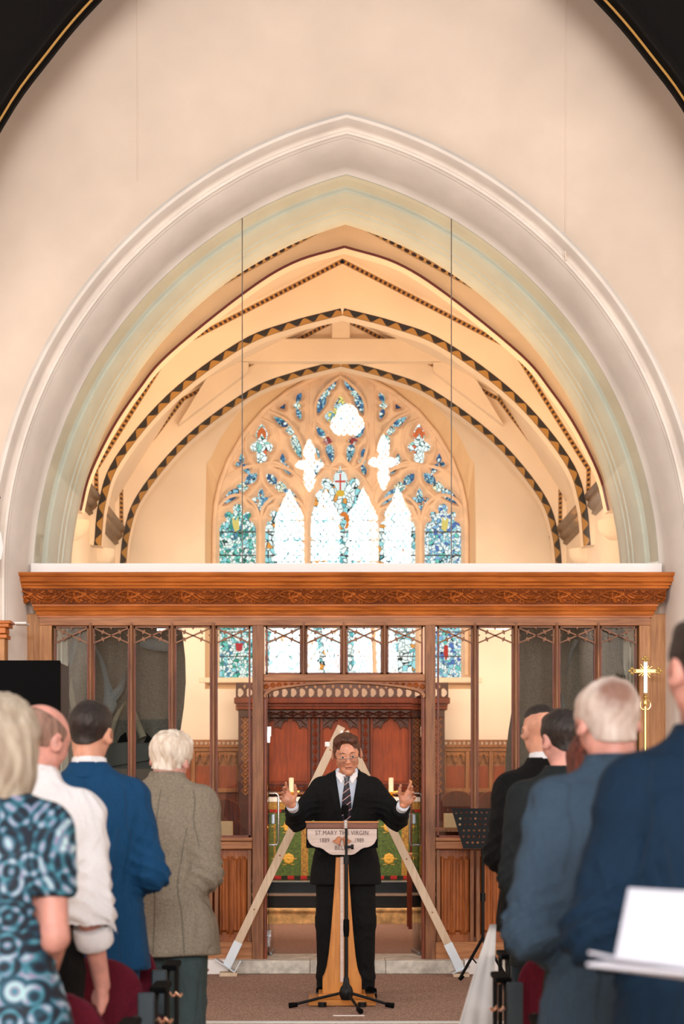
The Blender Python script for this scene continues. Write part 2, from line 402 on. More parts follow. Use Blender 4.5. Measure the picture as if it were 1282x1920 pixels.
def band_mat(name, kind):
    m, nt, b = newmat(name); L = nt.links.new; b.inputs['Roughness'].default_value = 0.7
    uv = nn(nt, 'ShaderNodeUVMap'); sx = nn(nt, 'ShaderNodeSeparateXYZ'); L(uv.outputs[0], sx.inputs[0])
    def mth(op, a, b_=None, c=None):
        n = nn(nt, 'ShaderNodeMath', operation=op)
        for i, q in enumerate((a, b_, c)):
            if q is None: continue
            if isinstance(q, (int, float)): n.inputs[i].default_value = q
            else: L(q, n.inputs[i])
        return n.outputs[0]
    u, v = sx.outputs[0], sx.outputs[1]
    if kind == 'wave':
        s = mth('SINE', mth('MULTIPLY', u, 2*math.pi/2.3)); edge = mth('MULTIPLY_ADD', s, 0.38, 0.50)
        f1 = mth('GREATER_THAN', edge, v)
        r = nn(nt, 'ShaderNodeMixRGB'); L(f1, r.inputs[0]); r.inputs[1].default_value = lin((22, 14, 10)); r.inputs[2].default_value = lin((168, 122, 56))
        e1 = mth('GREATER_THAN', mth('ABSOLUTE', mth('SUBTRACT', v, 0.5)), 0.44)
        e2 = mth('LESS_THAN', mth('ABSOLUTE', mth('SUBTRACT', v, edge)), 0.035)
        r2 = nn(nt, 'ShaderNodeMixRGB'); L(mth('MAXIMUM', e1, e2), r2.inputs[0]); L(r.outputs[0], r2.inputs[1]); r2.inputs[2].default_value = lin((60, 32, 18)); out = r2.outputs[0]
    else:
        per = 1.15 if kind == 'dot' else 1.8
        fu = mth('SUBTRACT', mth('FRACT', mth('DIVIDE', u, per)), 0.5)
        du = mth('MULTIPLY', fu, per if kind == 'dot' else 1.0); dv = mth('SUBTRACT', v, 0.5)
        d = mth('SQRT', mth('ADD', mth('MULTIPLY', du, du), mth('MULTIPLY', dv, dv)))
        ins = mth('LESS_THAN', d, 0.36)
        r = nn(nt, 'ShaderNodeMixRGB'); L(ins, r.inputs[0]); r.inputs[1].default_value = lin((186, 134, 62) if kind == 'dot' else (214, 170, 110)); r.inputs[2].default_value = lin((52, 20, 14))
        e1 = mth('GREATER_THAN', mth('ABSOLUTE', dv), 0.43)
        r2 = nn(nt, 'ShaderNodeMixRGB'); L(e1, r2.inputs[0]); L(r.outputs[0], r2.inputs[1]); r2.inputs[2].default_value = lin((70, 34, 20)); out = r2.outputs[0]
    L(out, b.inputs['Base Color']); return m
M['wave'] = band_mat('painted wave band', 'wave'); M['dots'] = band_mat('painted dot band', 'dot'); M['chain'] = band_mat('painted chain band', 'chain')

# ---------------------------------------------------------------- setting: floors and steps
YS = 14.72          # face of the stone step
FL = 0.107          # chancel floor level
b = MB().box(-4.9, 4.9, -8.5, 11.68, -0.1, 0.0).build('floor', M['floor']); struct(b, 'pale boarded nave floor')
b = MB().box(-2.9, 2.9, 11.70, YS+0.02, -0.1, 0.004).build('floor', M['carpet']); struct(b, 'speckled brown carpet in front of the screen')
MB().box(-4.9, -2.9, 11.68, YS+0.02, -0.1, 0.0).build('floor_side', M['floor'], b); MB().box(2.9, 4.9, 11.68, YS+0.02, -0.1, 0.0).build('floor_side', M['floor'], b)
MB().box(-2.9, 2.9, 11.655, 11.70, -0.02, 0.010).build('metal_edge_strip', pm('edge strip', (200, 200, 198), 0.4), b, bevel=0.003)
st = MB().box(-4.9, 4.9, YS+0.012, 15.36, -0.1, FL-0.004).build('trim_1', M['mortar']); struct(st, 'pale stone step under the screen')
random.seed(3); x = -0.90
for wd in (0.62, 0.58, 0.60):
    MB().box(x+0.002, x+wd-0.002, YS, YS+0.30, 0.005, FL).build('step_stone', M['step'], st, bevel=0.006); x += wd
x = -0.90
for wd in (0.9, 0.9):
    MB().box(x+0.002, x+wd-0.002, YS+0.303, 15.36, 0.005, FL-0.001).build('step_stone', M['step'], st, bevel=0.006); x += wd
for sx in (-1, 1):
    MB().box(*sorted((sx*0.905, sx*1.17)), YS-0.012, 15.36, 0.003, FL+0.004).build('white_step_block', M['white'], st, bevel=0.004, label='white painted block at the end of the stone step')
    for k in range(2):
        MB().box(*sorted((sx*(1.172+0.7*k), sx*(1.870+0.7*k))), YS, 15.36, 0.003, FL).build('step_stone', M['step'], st, bevel=0.006)
b = MB().box(-2.6, 2.6, 15.36, 18.74, -0.1, FL).build('floor', M['carpet2']); struct(b, 'brown carpet of the chancel')
ss = MB().box(-2.5, 2.5, 18.75, 19.02, 0, 0.245).build('trim_2', M['sandstone'], bevel=0.008); struct(ss, 'sandstone step with worn edge')
MB().box(-2.5, 0.15, 18.73, 18.9, 0.228, 0.250).build('step_nosing', M['sandstone'], ss, bevel=0.004)
MB().box(0.155, 2.5, 18.735, 18.9, 0.232, 0.252).build('step_nosing', M['sandstone'], ss, bevel=0.004)
a1 = MB().box(-2.4, 2.4, 19.02, 19.30, 0.2, 0.362).build('trim_3', M['slate']); struct(a1, 'black polished altar step, lower')
MB().box(-2.4, 2.4, 19.00, 19.30, 0.362, 0.380).build('step_nosing', pm('worn nosing', (120, 104, 92), 0.35), a1, bevel=0.005)
a2 = MB().box(-2.3, 2.3, 19.28, 22.2, 0.3, 0.485).build('trim_4', M['slate']); struct(a2, 'black polished altar step, upper')
MB().box(-2.3, 2.3, 19.26, 19.5, 0.485, 0.497).build('step_nosing', pm('grey nosing', (96, 104, 110), 0.2), a2, bevel=0.004)

# ---------------------------------------------------------------- chancel arch wall
A_, ZS = 0.857, 3.034      # centre offset and springing height of the two-centred arch
def arch(R, n=40, z0=None):
    """left foot, up over the point, right foot"""
    w_ = R-A_; aa = math.acos(A_/R); pts = []
    if z0 is not None: pts.append((-w_, z0))
    for i in range(n+1):
        t = math.pi-(math.pi-(math.pi-aa))*(1-i/n)
        t = math.pi-aa*i/n; pts.append((A_+R*math.cos(t), ZS+R*math.sin(t)))
    pts += [(-x, z) for x, z in pts[-2::-1]]
    return pts
def arch_sweep(name, prof, m, parent=None, z0=0.0, n=40, smooth=True):
    """prof: list of (R, Y) swept round the arch and down the jambs"""
    mb = MB(); rows = [arch(R, n, z0) for R, Y in prof]; k = len(rows[0])
    v = []; f = []
    for (R, Y), row in zip(prof, rows): v += [(x, Y, z) for x, z in row]
    for i in range(len(prof)-1):
        for j in range(k-1): f.append((i*k+j, i*k+j+1, (i+1)*k+j+1, (i+1)*k+j))
    mb.add(v, f); return mb.build(name, m, parent, smooth)
YW = 14.45
outer = [(-4.9, 0), (-4.9, 10.5), (4.9, 10.5), (4.9, 0)]
hole = arch(3.545, 40, -0.001)
poly = [(-4.9, 0)]+[(x, z) for x, z in [(-4.9, 10.5), (4.9, 10.5), (4.9, 0)]]+[(x, max(z, 0)) for x, z in hole[::-1]]
me = plate2d(poly, [], 0.45); shift(me, 0, YW, 0); me.materials.append(M['plaster'])
wf = obj('wall_front', me); struct(wf, 'cream plaster wall around the pointed chancel arch')
for px, wd in ((258, .014), (1060, .014)):
    x = PX(px, YW); MB().box(x-wd/2, x+wd/2, YW-0.006, YW+0.01, 6.0 if px < 600 else 5.4, 10.5).build('plaster_seam', M['plaster'], wf, bevel=0.004)
hood = [(3.565, YW+0.01), (3.562, YW-0.075), (3.535, YW-0.100), (3.515, YW-0.092), (3.50, YW-0.06), (3.492, YW-0.01), (3.482, YW+0.02), (3.468, YW+0.03), (3.462, YW+0.022), (3.452, YW+0.012),
        (3.437, YW+0.018), (3.430, YW+0.05), (3.424, YW+0.055), (3.424, YW+0.07)]
hm = arch_sweep('trim_5', hood, M['stone'], None, 0.0); struct(hm, 'moulded hood of the chancel arch')
cas = [(3.424, YW+0.07), (3.405, YW+0.10), (3.37, YW+0.19), (3.345, YW+0.30), (3.33, YW+0.42), (3.325, YW+0.50), (3.300, YW+0.53)]
arch_sweep('arch_hollow', cas, M['stone'], hm, 0.0)
YG = 14.98
inn = [(3.300, YG), (3.272, YG+0.09), (3.262, YG+0.17), (3.240, YG+0.19), (3.222, YG+0.185), (3.200, YG+0.22), (3.172, YG+0.27), (3.162, YG+0.33),
       (3.150, YG+0.335), (3.140, YG+0.40), (3.128, YG+0.405), (3.118, YG+0.47), (3.100, YG+0.49), (3.092, YG+0.53), (3.090, YG+0.60), (3.2, YG+0.62), (5.9, YG+0.62)]
arch_sweep('arch_inner_order', inn, M['sage'], hm, 0.0)
# upper glass, three panes meeting at fine joints
def clip_arch(R, x0, x1, zb):
    pts = [(x, z) for x, z in arch(R, 60, zb)]
    pts = [(x, max(z, zb)) for x, z in pts]
    def zat(x): return ZS+math.sqrt(max(R*R-(abs(x)+A_)**2, 0)) if abs(x) < R-A_ else zb
    mid = [(x, z) for x, z in pts if x0 < x < x1 and z > zb+0.001]
    out = []
    if x0 > -(R-A_): out += [(x0, zb), (x0, zat(x0))]
    else: out += [(-(R-A_), zb)]
    out += mid
    if x1 < R-A_: out += [(x1, zat(x1)), (x1, zb)]
    else: out += [(R-A_, zb)]
    return out
ug = thing('glazed_arch', 'clear frameless glass filling the pointed arch above the oak screen, in three panes', 'glass', (0, YG, 3.17))
xj = [-9, PX(454, YG), PX(846, YG), 9]
for i in range(3):
    MB().prism(clip_arch(3.296, xj[i]+0.004, xj[i+1]-0.004, 3.172), YG, YG+0.010).build('glass_pane', M['glass_up'], ug)
for i in (1, 2):
    x = xj[i]; z = ZS+math.sqrt(3.296**2-(abs(x)+A_)**2)
    MB().box(x-0.0035, x+0.0035, YG-0.002, YG+0.012, 3.172, z).build('silicone_joint', pm('joint seal', (84, 70, 58), 0.4), ug)
MB().box(-2.445, 2.445, YG-0.10, YG+0.06, 3.10, 3.172).build('bottom_rail', M['white'], ug, bevel=0.004, label='white painted rail on top of the screen')

# ---------------------------------------------------------------- chancel shell
XW = 2.50
# ceiling profile
prof = [(-XW, 4.62), (-1.75, 5.80), (0, 6.70), (1.75, 5.80), (XW, 4.62)]
ce = None
mb = MB()
for i in range(4):
    (xa, za), (xb, zb) = prof[i], prof[i+1]
    nx, nz = -(zb-za), xb-xa; l = math.hypot(nx, nz); nx, nz = nx/l*0.1, nz/l*0.1
    mb.prism([(xa, za), (xb, zb), (xb+nx, zb+nz), (xa+nx, za+nz)], 15.6, 22.6)
ce = mb.build('ceiling', M['cream']); struct(ce, 'canted cream plaster ceiling of the chancel')
for nm, sx in (('wall_left', -1), ('wall_right', 1)):
    o = MB().box(*sorted((sx*XW, sx*(XW+0.2))), 15.55, 22.7, 0, 4.70).build(nm, M['cream']); struct(o, 'cream plaster side wall of the chancel')
# nave walls behind and beside the camera
for nm, sx in (('wall_nave_left', -1), ('wall_nave_right', 1)):
    o = MB().box(*sorted((sx*4.9, sx*5.1)), -8.5, 14.6, 0, 7.0).build(nm, M['plaster']); struct(o)

# trusses: plate between ceiling and intrados, painted edge bands
intr = [(0, 6.11), (0.50, 5.98), (0.991, 5.785), (1.684, 5.27), (2.188, 4.665), (2.34, 4.25), (2.386, 3.83)]
def side(pts, s): return [(s*p[0], p[1]) for p in pts]
half = catmull([(p[0], p[1], 0) for p in intr], 6)
half = [(p.x, p.y) for p in half]
def ceil_at(p):
    # from the centre (0,4) through p to the ceiling profile or wall
    dx, dz = p[0], p[1]-3.6; best = None
    segs = [((0, 6.70), (1.75, 5.80)), ((1.75, 5.80), (XW, 4.62)), ((XW, 4.62), (XW, 3.0))]
    for a, c in segs:
        ex, ez = c[0]-a[0], c[1]-a[1]; den = dx*ez-dz*ex
        if abs(den) < 1e-9: continue
        t = (a[0]*ez-(a[1]-3.6)*ex)/den; u = (a[0]*dz-(a[1]-3.6)*dx)/den
        if t > 0 and -1e-6 <= u <= 1+1e-6 and (best is None or t < best): best = t
    return (p[0]*best, 3.6+dz*best)
def truss(name, Y, th, label, wave=True, dots=None, chain=None, red=False, half=half):
    t = thing(name, label, 'roof truss', (0, Y, 3.83)); mb = MB()
    full = side(half[::-1], -1)+half[1:]; out = []
    for p in full:
        q = ceil_at((abs(p[0]), p[1])); out.append((math.copysign(q[0], p[0]) if p[0] else 0, q[1]))
    n = len(full); v = []
    for y in (Y, Y+th): v += [(x, y, z) for x, z in full]+[(x, y, z) for x, z in out]
    f = []
    for i in range(n-1):
        f += [(i, i+1, n+i+1, n+i), (2*n+i, 3*n+i, 3*n+i+1, 2*n+i+1), (i, 2*n+i, 2*n+i+1, i+1)]
    f += [(0, n, 3*n, 2*n), (n-1, 3*n-1, 4*n-1, 2*n-1)]
    mb.add(v, f).build('plaster_rib', M['cream'], t)
    for s in (-1, 1):
        hs = side(half, s)
        if wave:
            me = ribbon(hs, 0.072, Y-0.003, wide_in=(1 if s > 0 else -1)); me.materials.append(M['wave']); obj('painted_wave_band', me, t)
        if red:
            mb = MB(); mb.tube([(x, Y-0.004, z) for x, z in hs], 0.011, 6); mb.build('red_arris', M['redtrim'], t)
        if dots:
            me = ribbon(side(dots, s), 0.045, Y-0.002, wide_in=(1 if s < 0 else -1)); me.materials.append(M['dots']); obj('painted_dot_band', me, t)
        if chain:
            me = ribbon(side(chain, s), 0.040, Y-0.002); me.materials.append(M['chain']); obj('painted_chain_band', me, t)
    return t
halfA = [(p.x, p.y) for p in catmull([(a, b_, 0) for a, b_ in [(0, 6.11), (.45, 5.97), (.883, 5.70), (1.523, 5.18), (1.78, 4.876), (2.0, 4.55), (2.2, 4.14), (2.28, 3.83)]], 6)]
truss('roof_truss', 16.6, 0.22, 'nearest plastered roof truss with a thin dark red arched edge', wave=False, chain=[(0, 6.37), (1.25, 5.69), (1.6, 5.5)], red=True, half=halfA)
truss('roof_truss', 19.0, 0.22, 'middle roof truss with a wave-painted arched edge, above the collar beam', dots=[(0, 6.672), (1.71, 5.79), (2.455, 4.60), (2.455, 4.30)])
tc_ = truss('roof_truss', 21.3, 0.22, 'farthest roof truss with a wave-painted arched edge, framing the window top', dots=[(0, 6.68), (1.76, 5.77), (2.455, 4.86), (2.455, 4.25)])
MB().box(-1.12, 1.12, 21.14, 21.42, 6.135, 6.385).build('collar_beam', M['cream'], tc_, bevel=0.01)
MB().box(-0.10, 0.10, 21.16, 21.42, 6.385, 6.62).build('king_post', M['cream'], tc_, bevel=0.01)
for s in (-1, 1):
    MB().prism([(s*1.79, 5.44), (s*1.50, 5.92), (s*1.25, 6.13), (s*1.02, 6.13), (s*1.02, 6.03)], 21.16, 21.40).build('brace', M['cream'], tc_)
# moulded timber wall plates between trusses
for s in (-1, 1):
    for (ya, yb, wh) in ((15.8, 16.58, 'before the nearest truss'), (16.9, 18.95, 'between nearest and middle trusses'), (19.25, 21.25, 'between middle and farthest trusses'), (21.55, 22.0, 'beside the farthest truss')):
        pr = [(0, 4.34), (0.10, 4.34), (0.115, 4.31), (0.10, 4.28), (0.075, 4.26), (0.085, 4.22), (0.06, 4.19), (0.035, 4.17), (0.04, 4.14), (0, 4.12)]
        mb = MB(); n = len(pr); v = [(s*(XW-0.002-a), y, z) for y in (ya, yb) for a, z in pr]
        mb.add(v, [tuple(range(n)), tuple(range(2*n-1, n-1, -1))]+[(i, i+n, (i+1) % n+n, (i+1) % n) for i in range(n)])
        o = mb.build('wall_plate', M['brownm']); tag(o, 'moulded timber wall plate on the chancel\'s %s wall, %s' % ('left' if s < 0 else 'right', wh), 'moulding', 'wall plates'); 

# ---------------------------------------------------------------- east window
YE = 21.98; YT = 22.25      # wall face, tracery face
def E(px, py): return (PX(px, YT)-0.0+0.0, PZ(py, YT))
def mirE(pts): return [(1276-x, y) for x, y in pts][::-1]
jl = [(398, 985), (401, 945), (410, 905), (427, 860), (455, 812), (492, 768), (540, 730), (590, 703), (638, 690)]
outl = [(398, 1274)]+jl+mirE(jl)[1:]+[(878, 1274)]
def leaf(x0, y0, x1, y1, w_, fat=0.5):
    pts = []; dx, dy = x1-x0, y1-y0; l = math.hypot(dx, dy); nx, ny = -dy/l, dx/l
    for i in range(13):
        t = i/12
        e = math.sin(math.pi*t**(math.log(0.5)/math.log(fat)))**0.8 if 0 < t < 1 else 0
        pts.append((x0+dx*t+nx*e*w_/2, y0+dy*t+ny*e*w_/2))
    pts += [(2*(x0+dx*(i/12))-p[0], 2*(y0+dy*(i/12))-p[1]) for i, p in list(enumerate(pts))[11:0:-1]]
    return pts
def foil(cx, cy, rx, ry, n=4, k=0.35, rot=0, point=0.0):
    pts = []
    for i in range(48):
        a = 2*math.pi*i/48; q = abs(math.cos(n/2*(a-rot))); r = (1-k)+k*q**0.7+point*q**8
        pts.append((cx+rx*r*math.sin(a), cy-ry*r*math.cos(a)))
    return pts
def sm(pts, n=4): return [(p.x, p.y) for p in catmull([(a, b, 0) for a, b in pts], n, True)]
def cross_foil(cx, cy, w_, h, hw):      # four pointed petals
    o = []
    for i in range(4):
        a = math.pi/2*i; L_ = (h if i % 2 == 0 else w_)
        for (u, v) in ((-hw*0.75, hw*0.75), (-hw, L_*0.45), (-hw*0.55, L_*0.8), (0, L_), (hw*0.55, L_*0.8), (hw, L_*0.45)):
            x_, y_ = u, -v; o.append((cx+x_*math.cos(a)-y_*math.sin(a), cy+x_*math.sin(a)+y_*math.cos(a)))
    return o
head1 = [(411.5, 1272), (411.5, 1150), (411.5, 990), (415, 980), (423, 976), (425, 971), (420, 965), (423, 958), (430, 958), (435, 963), (438, 957), (436, 951), (439, 945), (445, 943), (451, 945), (454, 951), (452, 957), (455, 963), (460, 958), (467, 958), (470, 965), (465, 971), (467, 976), (475, 980), (478.5, 990), (478.5, 1150), (478.5, 1272)]
head2 = [(x+86, y-2 if y < 1100 else y) for x, y in head1]
hc = [(583, 1272), (583, 985), (585, 960), (590, 944), (592, 925), (600, 916), (608, 913), (602, 906), (604, 897), (612, 894), (620, 898), (624, 905), (626, 892), (631, 882), (638, 872)]
head3 = hc+mirE(hc)[1:]
H = []   # (kind, outline)
for q in (head1, head2): H += [('light', q), ('light', mirE(q))]
H.append(('light', head3))
def both(k, p): H.append((k, p)); H.append((k, mirE(p)))
both('blue', leaf(630, 709, 613, 729, 13, .55)); both('pale', foil(609, 734, 8.5, 8.5)); both('blue', leaf(607, 739, 596, 772, 14, .35))
both('blue', leaf(564, 734, 556, 751, 9)); both('pale', foil(557, 758, 7, 6)); both('blue', leaf(557, 765, 563, 783, 9, .4))
both('dark', [(524, 762), (534, 755), (533, 764)])
both('blue', leaf(513, 779, 539, 797, 12, .6)); both('pale', foil(545, 804, 9.5, 9)); both('pale', leaf(551, 813, 564, 856, 19, .35))
H.append(('yellow', sm([(638, 740), (645, 751), (650, 761), (648, 769), (656, 768), (666, 775), (664, 785), (654, 788), (646, 786), (645, 797), (638, 802), (631, 797), (630, 786), (622, 788), (612, 785), (610, 775), (620, 768), (628, 769), (626, 761), (631, 751)], 2)))
both('red', sm([(490, 793), (497, 803), (501, 813), (498, 824), (506, 829), (511, 836), (506, 844), (499, 843), (499, 855), (496, 866), (490, 869), (484, 866), (481, 855), (481, 843), (474, 844), (469, 836), (474, 829), (482, 824), (479, 813), (483, 803)], 2))
both('blue', leaf(592, 797, 609, 818, 11, .6)); both('redf', foil(614, 824, 8, 7.5)); both('blue', leaf(616, 831, 623, 864, 14, .35))
for dx in (0, -77):
    both('blue', leaf(529+dx, 848, 530+dx, 866, 9, .6)); both('blue', leaf(518+dx, 870, 528+dx, 866, 8)); both('blue', leaf(531+dx, 867, 544+dx, 887, 10, .45))
both('blue', leaf(592, 838, 596, 857, 10, .5)); both('pale', foil(597, 863, 6, 6)); both('blue', leaf(597, 869, 591, 888, 9, .5))
both('blue', leaf(481, 886, 459, 905, 16, .5)); both('pale', foil(454, 911, 10, 9.5)); both('blue', leaf(447, 915, 417, 942, 16, .42))
both('blue', leaf(499, 887, 519, 906, 15, .5)); both('pale', foil(526, 911, 10, 9.5)); both('blue', leaf(532, 915, 561, 944, 14, .42))
both('cross', cross_foil(489, 936, 20, 22, 6))
both('dark', leaf(577, 845, 574, 905, 5))if False else None
we = []
wp = [(x, z) for x, z in [(-XW, 0), (XW, 0), (XW, 4.62), (1.75, 5.80), (0, 6.70), (-1.75, 5.80), (-XW, 4.62)]]
def EY(px, py, Y): return (PX(px, Y), PZ(py, Y))
ctr = (0.0, 4.3)
def zoomp(pts, kx, kz, c): return [(c[0]+(x-c[0])*kx, c[1]+(z-c[1])*kz) for x, z in pts]
win = [E(*p) for p in outl]
jl2 = [(384, 1000), (387, 868), (395, 858), (412, 822), (440, 780), (478, 742), (530, 708), (585, 682), (638, 668)]
win2 = [EY(px, py, YE) for px, py in [(384, 1292)]+jl2+mirE(jl2)[1:]+[(892, 1292)]]
me = plate2d(wp, [win2], 0.06); shift(me, 0, YE, 0); me.materials.append(M['cream'])
ew = obj('wall_back', me); struct(ew, 'cream east wall of the chancel')
win_in = [(x, z) for x, z in win]
n = len(win_in); n2 = len(win2)
mb = MB(); mb.add([(x, YE+0.03, z) for x, z in win2]+[(x, YT+0.01, z) for x, z in win_in], [(i, (i+1) % n, n+(i+1) % n, n+i) for i in range(n)])
w1 = thing('window_1', 'great traceried stained glass east window', 'window', (0, YT, 2.70)); del w1['category']; struct(w1)
mb.build('splayed_reveal', pm('reveal plaster', (232, 200, 164), 0.85), w1)
holes = [[E(*p) for p in q] for k, q in H]
def polydist(poly, X, Z):
    P_ = np.array(poly); Q_ = np.roll(P_, -1, 0); d = np.full(X.shape, 9.0); ins = np.zeros(X.shape, bool)
    for (ax, az), (bx, bz) in zip(P_, Q_):
        ex, ez = bx-ax, bz-az; t = np.clip(((X-ax)*ex+(Z-az)*ez)/(ex*ex+ez*ez+1e-12), 0, 1)
        d = np.minimum(d, np.hypot(X-ax-ex*t, Z-az-ez*t))
        if abs(ez) > 1e-12: ins ^= ((az > Z) != (bz > Z)) & (X < ax+(Z-az)/ez*ex)
    return np.where(ins, -d, d)
def tracery(outline, holes, prof, step, y0):
    """moulded plate: depth follows the distance from the nearest opening"""
    o = np.array(outline); x0, z0 = o.min(0); x1, z1 = o.max(0)
    xs = np.arange(x0-step, x1+2*step, step); zs = np.arange(z0-step, z1+2*step, step)
    D = np.full((len(xs), len(zs)), 9.0)
    for h in holes:
        a = np.array(h); lo = a.min(0)-0.12; hi = a.max(0)+0.12
        i0, i1 = np.searchsorted(xs, (lo[0], hi[0])); j0, j1 = np.searchsorted(zs, (lo[1], hi[1]))
        if i1 <= i0 or j1 <= j0: continue
        X, Z = np.meshgrid(xs[i0:i1], zs[j0:j1], indexing='ij')
        D[i0:i1, j0:j1] = np.minimum(D[i0:i1, j0:j1], polydist(h, X, Z))
    X, Z = np.meshgrid(xs, zs, indexing='ij'); O = polydist(outline, X, Z)
    Yv = y0+np.interp(D, [p[0] for p in prof], [p[1] for p in prof])
    keep = (D > -step*1.6) & (O < step*1.5)
    idx = np.full(D.shape, -1); kk = np.nonzero(keep); idx[kk] = np.arange(len(kk[0]))
    V = np.stack([X[kk], Yv[kk], Z[kk]], 1)
    q = np.stack([idx[:-1, :-1], idx[1:, :-1], idx[1:, 1:], idx[:-1, 1:]], -1).reshape(-1, 4); q = q[(q >= 0).all(1)]
    me = bpy.data.meshes.new('tracery'); me.vertices.add(len(V)); me.vertices.foreach_set('co', V.ravel())
    me.loops.add(len(q)*4); me.loops.foreach_set('vertex_index', q.ravel().astype(np.int32)); me.polygons.add(len(q))
    me.polygons.foreach_set('loop_start', np.arange(0, len(q)*4, 4, dtype=np.int32)); me.polygons.foreach_set('use_smooth', np.ones(len(q), bool))
    me.update(calc_edges=True); return me
TP = [(-0.02, 0.15), (-0.004, 0.14), (0.004, 0.075), (0.018, 0.055), (0.022, 0.05), (0.040, 0.012), (0.050, 0.008), (0.056, 0.0), (1, 0.0)]
me = tracery(win, holes, TP, 0.0075, YT); me.materials.append(M['peach']); tr = obj('stone_tracery', me, w1)
def rib(pts, r=0.02, y=None):
    mb = MB(); mb.tube([(PX(p.x, YT), (y or YT)+0.004, PZ(p.y, YT)) for p in catmull([(a, b_, 0) for a, b_ in pts], 6)], r, 6); return mb
ribs = [[(404, 985), (409, 955), (424, 935), (446, 928), (468, 937), (481, 955), (488, 985)], [(488, 985), (492, 955), (508, 935), (530, 927), (556, 937), (570, 955), (575, 985)],
        [(404, 960), (412, 915), (438, 885), (489, 871), (540, 880), (572, 915), (578, 960)], [(489, 873), (486, 905), (462, 932)], [(489, 873), (494, 905), (516, 930)],
        [(575, 985), (578, 930), (596, 895), (622, 872), (638, 850)], [(578, 930), (566, 900), (520, 868), (489, 871)], [(577, 720), (577, 800), (574, 850), (577, 930)],
        [(490, 785), (515, 800), (522, 836), (505, 868), (490, 876), (468, 862), (460, 832), (470, 798), (490, 785)],
        [(638, 705), (618, 720), (596, 745), (590, 775), (604, 795), (622, 812), (638, 835)], [(500, 768), (540, 790), (565, 830), (570, 868)], [(590, 790), (586, 830), (600, 870), (636, 880)]]
for q in ribs:
    rib(q).build('tracery_rib', M['peach'], tr, True); rib(mirE(q)).build('tracery_rib', M['peach'], tr, True)
for px in (487.5, 573.5, 702.5, 788.5):
    x = PX(px, YT); MB().tube([(x, YT-0.006, PZ(1272, YT)), (x, YT-0.006, PZ(975, YT))], 0.024, 8).build('mullion_roll', M['peach'], tr, True)
jr = [(x, y) for x, y in outl[1:-1]]
MB().tube([(PX(x, YT)*0.985, YT-0.02, 4.3+(PZ(y, YT)-4.3)*0.985) for x, y in [(398, 1270)]+jr+[(878, 1270)]], 0.028, 8).build('jamb_roll', M['peach'], tr, True)
MB().box(-1.62, 1.62, YE-0.02, YT+0.05, 2.64, 2.70).build('sill', M['peach'], w1, bevel=0.01)
def stained(name, stops, scale=26, strength=1.0, leadw=0.05, seed=0.0, lattice=False):
    m = bpy.data.materials.new(name); m.use_nodes = True; nt = m.node_tree; nt.nodes.clear(); L = nt.links.new
    tc = nn(nt, 'ShaderNodeTexCoord'); mp = nn(nt, 'ShaderNodeMapping'); mp.inputs['Scale'].default_value = (1, 0, 1); mp.inputs['Location'].default_value = (seed, 0, seed)
    L(tc.outputs['Object'], mp.inputs[0])
    nz = nn(nt, 'ShaderNodeTexNoise'); nz.inputs['Scale'].default_value = 7; L(mp.outputs[0], nz.inputs['Vector'])
    ad = nn(nt, 'ShaderNodeVectorMath', operation='MULTIPLY_ADD'); ad.inputs[1].default_value = (0.10, 0.0, 0.10); L(nz.outputs['Color'], ad.inputs[0]); L(mp.outputs[0], ad.inputs[2])
    vo = nn(nt, 'ShaderNodeTexVoronoi'); vo.inputs['Scale'].default_value = scale; L(ad.outputs[0], vo.inputs['Vector'])
    ve = nn(nt, 'ShaderNodeTexVoronoi', feature='DISTANCE_TO_EDGE'); ve.inputs['Scale'].default_value = scale; L(ad.outputs[0], ve.inputs['Vector'])
    sp = nn(nt, 'ShaderNodeSeparateXYZ'); L(vo.outputs['Color'], sp.inputs[0])
    r = ramp(nt, stops, 'CONSTANT'); L(sp.outputs[0], r.inputs[0])
    gt = nn(nt, 'ShaderNodeMath', operation='GREATER_THAN'); gt.inputs[1].default_value = leadw; L(ve.outputs['Distance'], gt.inputs[0])
    mx = nn(nt, 'ShaderNodeMixRGB'); L(gt.outputs[0], mx.inputs[0]); mx.inputs[1].default_value = lin((12, 40, 48)); L(r.outputs[0], mx.inputs[2])
    e = nn(nt, 'ShaderNodeEmission'); L(mx.outputs[0], e.inputs[0]); e.inputs[1].default_value = strength
    o = nn(nt, 'ShaderNodeOutputMaterial'); L(e.outputs[0], o.inputs[0]); return m
G = {}
G['blue'] = stained('blue stained glass', [(0, (70, 120, 165)), (.3, (150, 200, 225)), (.55, (235, 245, 245)), (.75, (50, 90, 140)), (.9, (120, 190, 205))], 30, 1.1, 0.06)
G['dark'] = stained('dark stained glass', [(0, (50, 60, 110)), (.5, (40, 80, 120))], 30, 1.0, 0.05)
G['pale'] = stained('pale stained glass', [(0, (235, 245, 240)), (.5, (190, 225, 225)), (.75, (240, 235, 200)), (.9, (120, 180, 190))], 30, 1.25, 0.06)
G['redf'] = stained('red stained glass', [(0, (190, 70, 70)), (.6, (225, 150, 150)), (.85, (240, 230, 220))], 34, 1.0, 0.06)
G['red'] = stained('white figure glass', [(0, (240, 250, 250)), (.55, (150, 210, 200)), (.75, (235, 245, 245)), (.92, (230, 110, 70))], 22, 1.25, 0.05)
G['cross'] = stained('cross light glass', [(0, (170, 215, 230)), (.4, (235, 240, 235)), (.7, (90, 150, 190)), (.9, (220, 150, 120))], 30, 1.2, 0.06)
G['yellow'] = stained('yellow figure glass', [(0, (235, 220, 130)), (.4, (190, 220, 235)), (.7, (240, 240, 220)), (.85, (110, 170, 200))], 26, 1.2, 0.05)
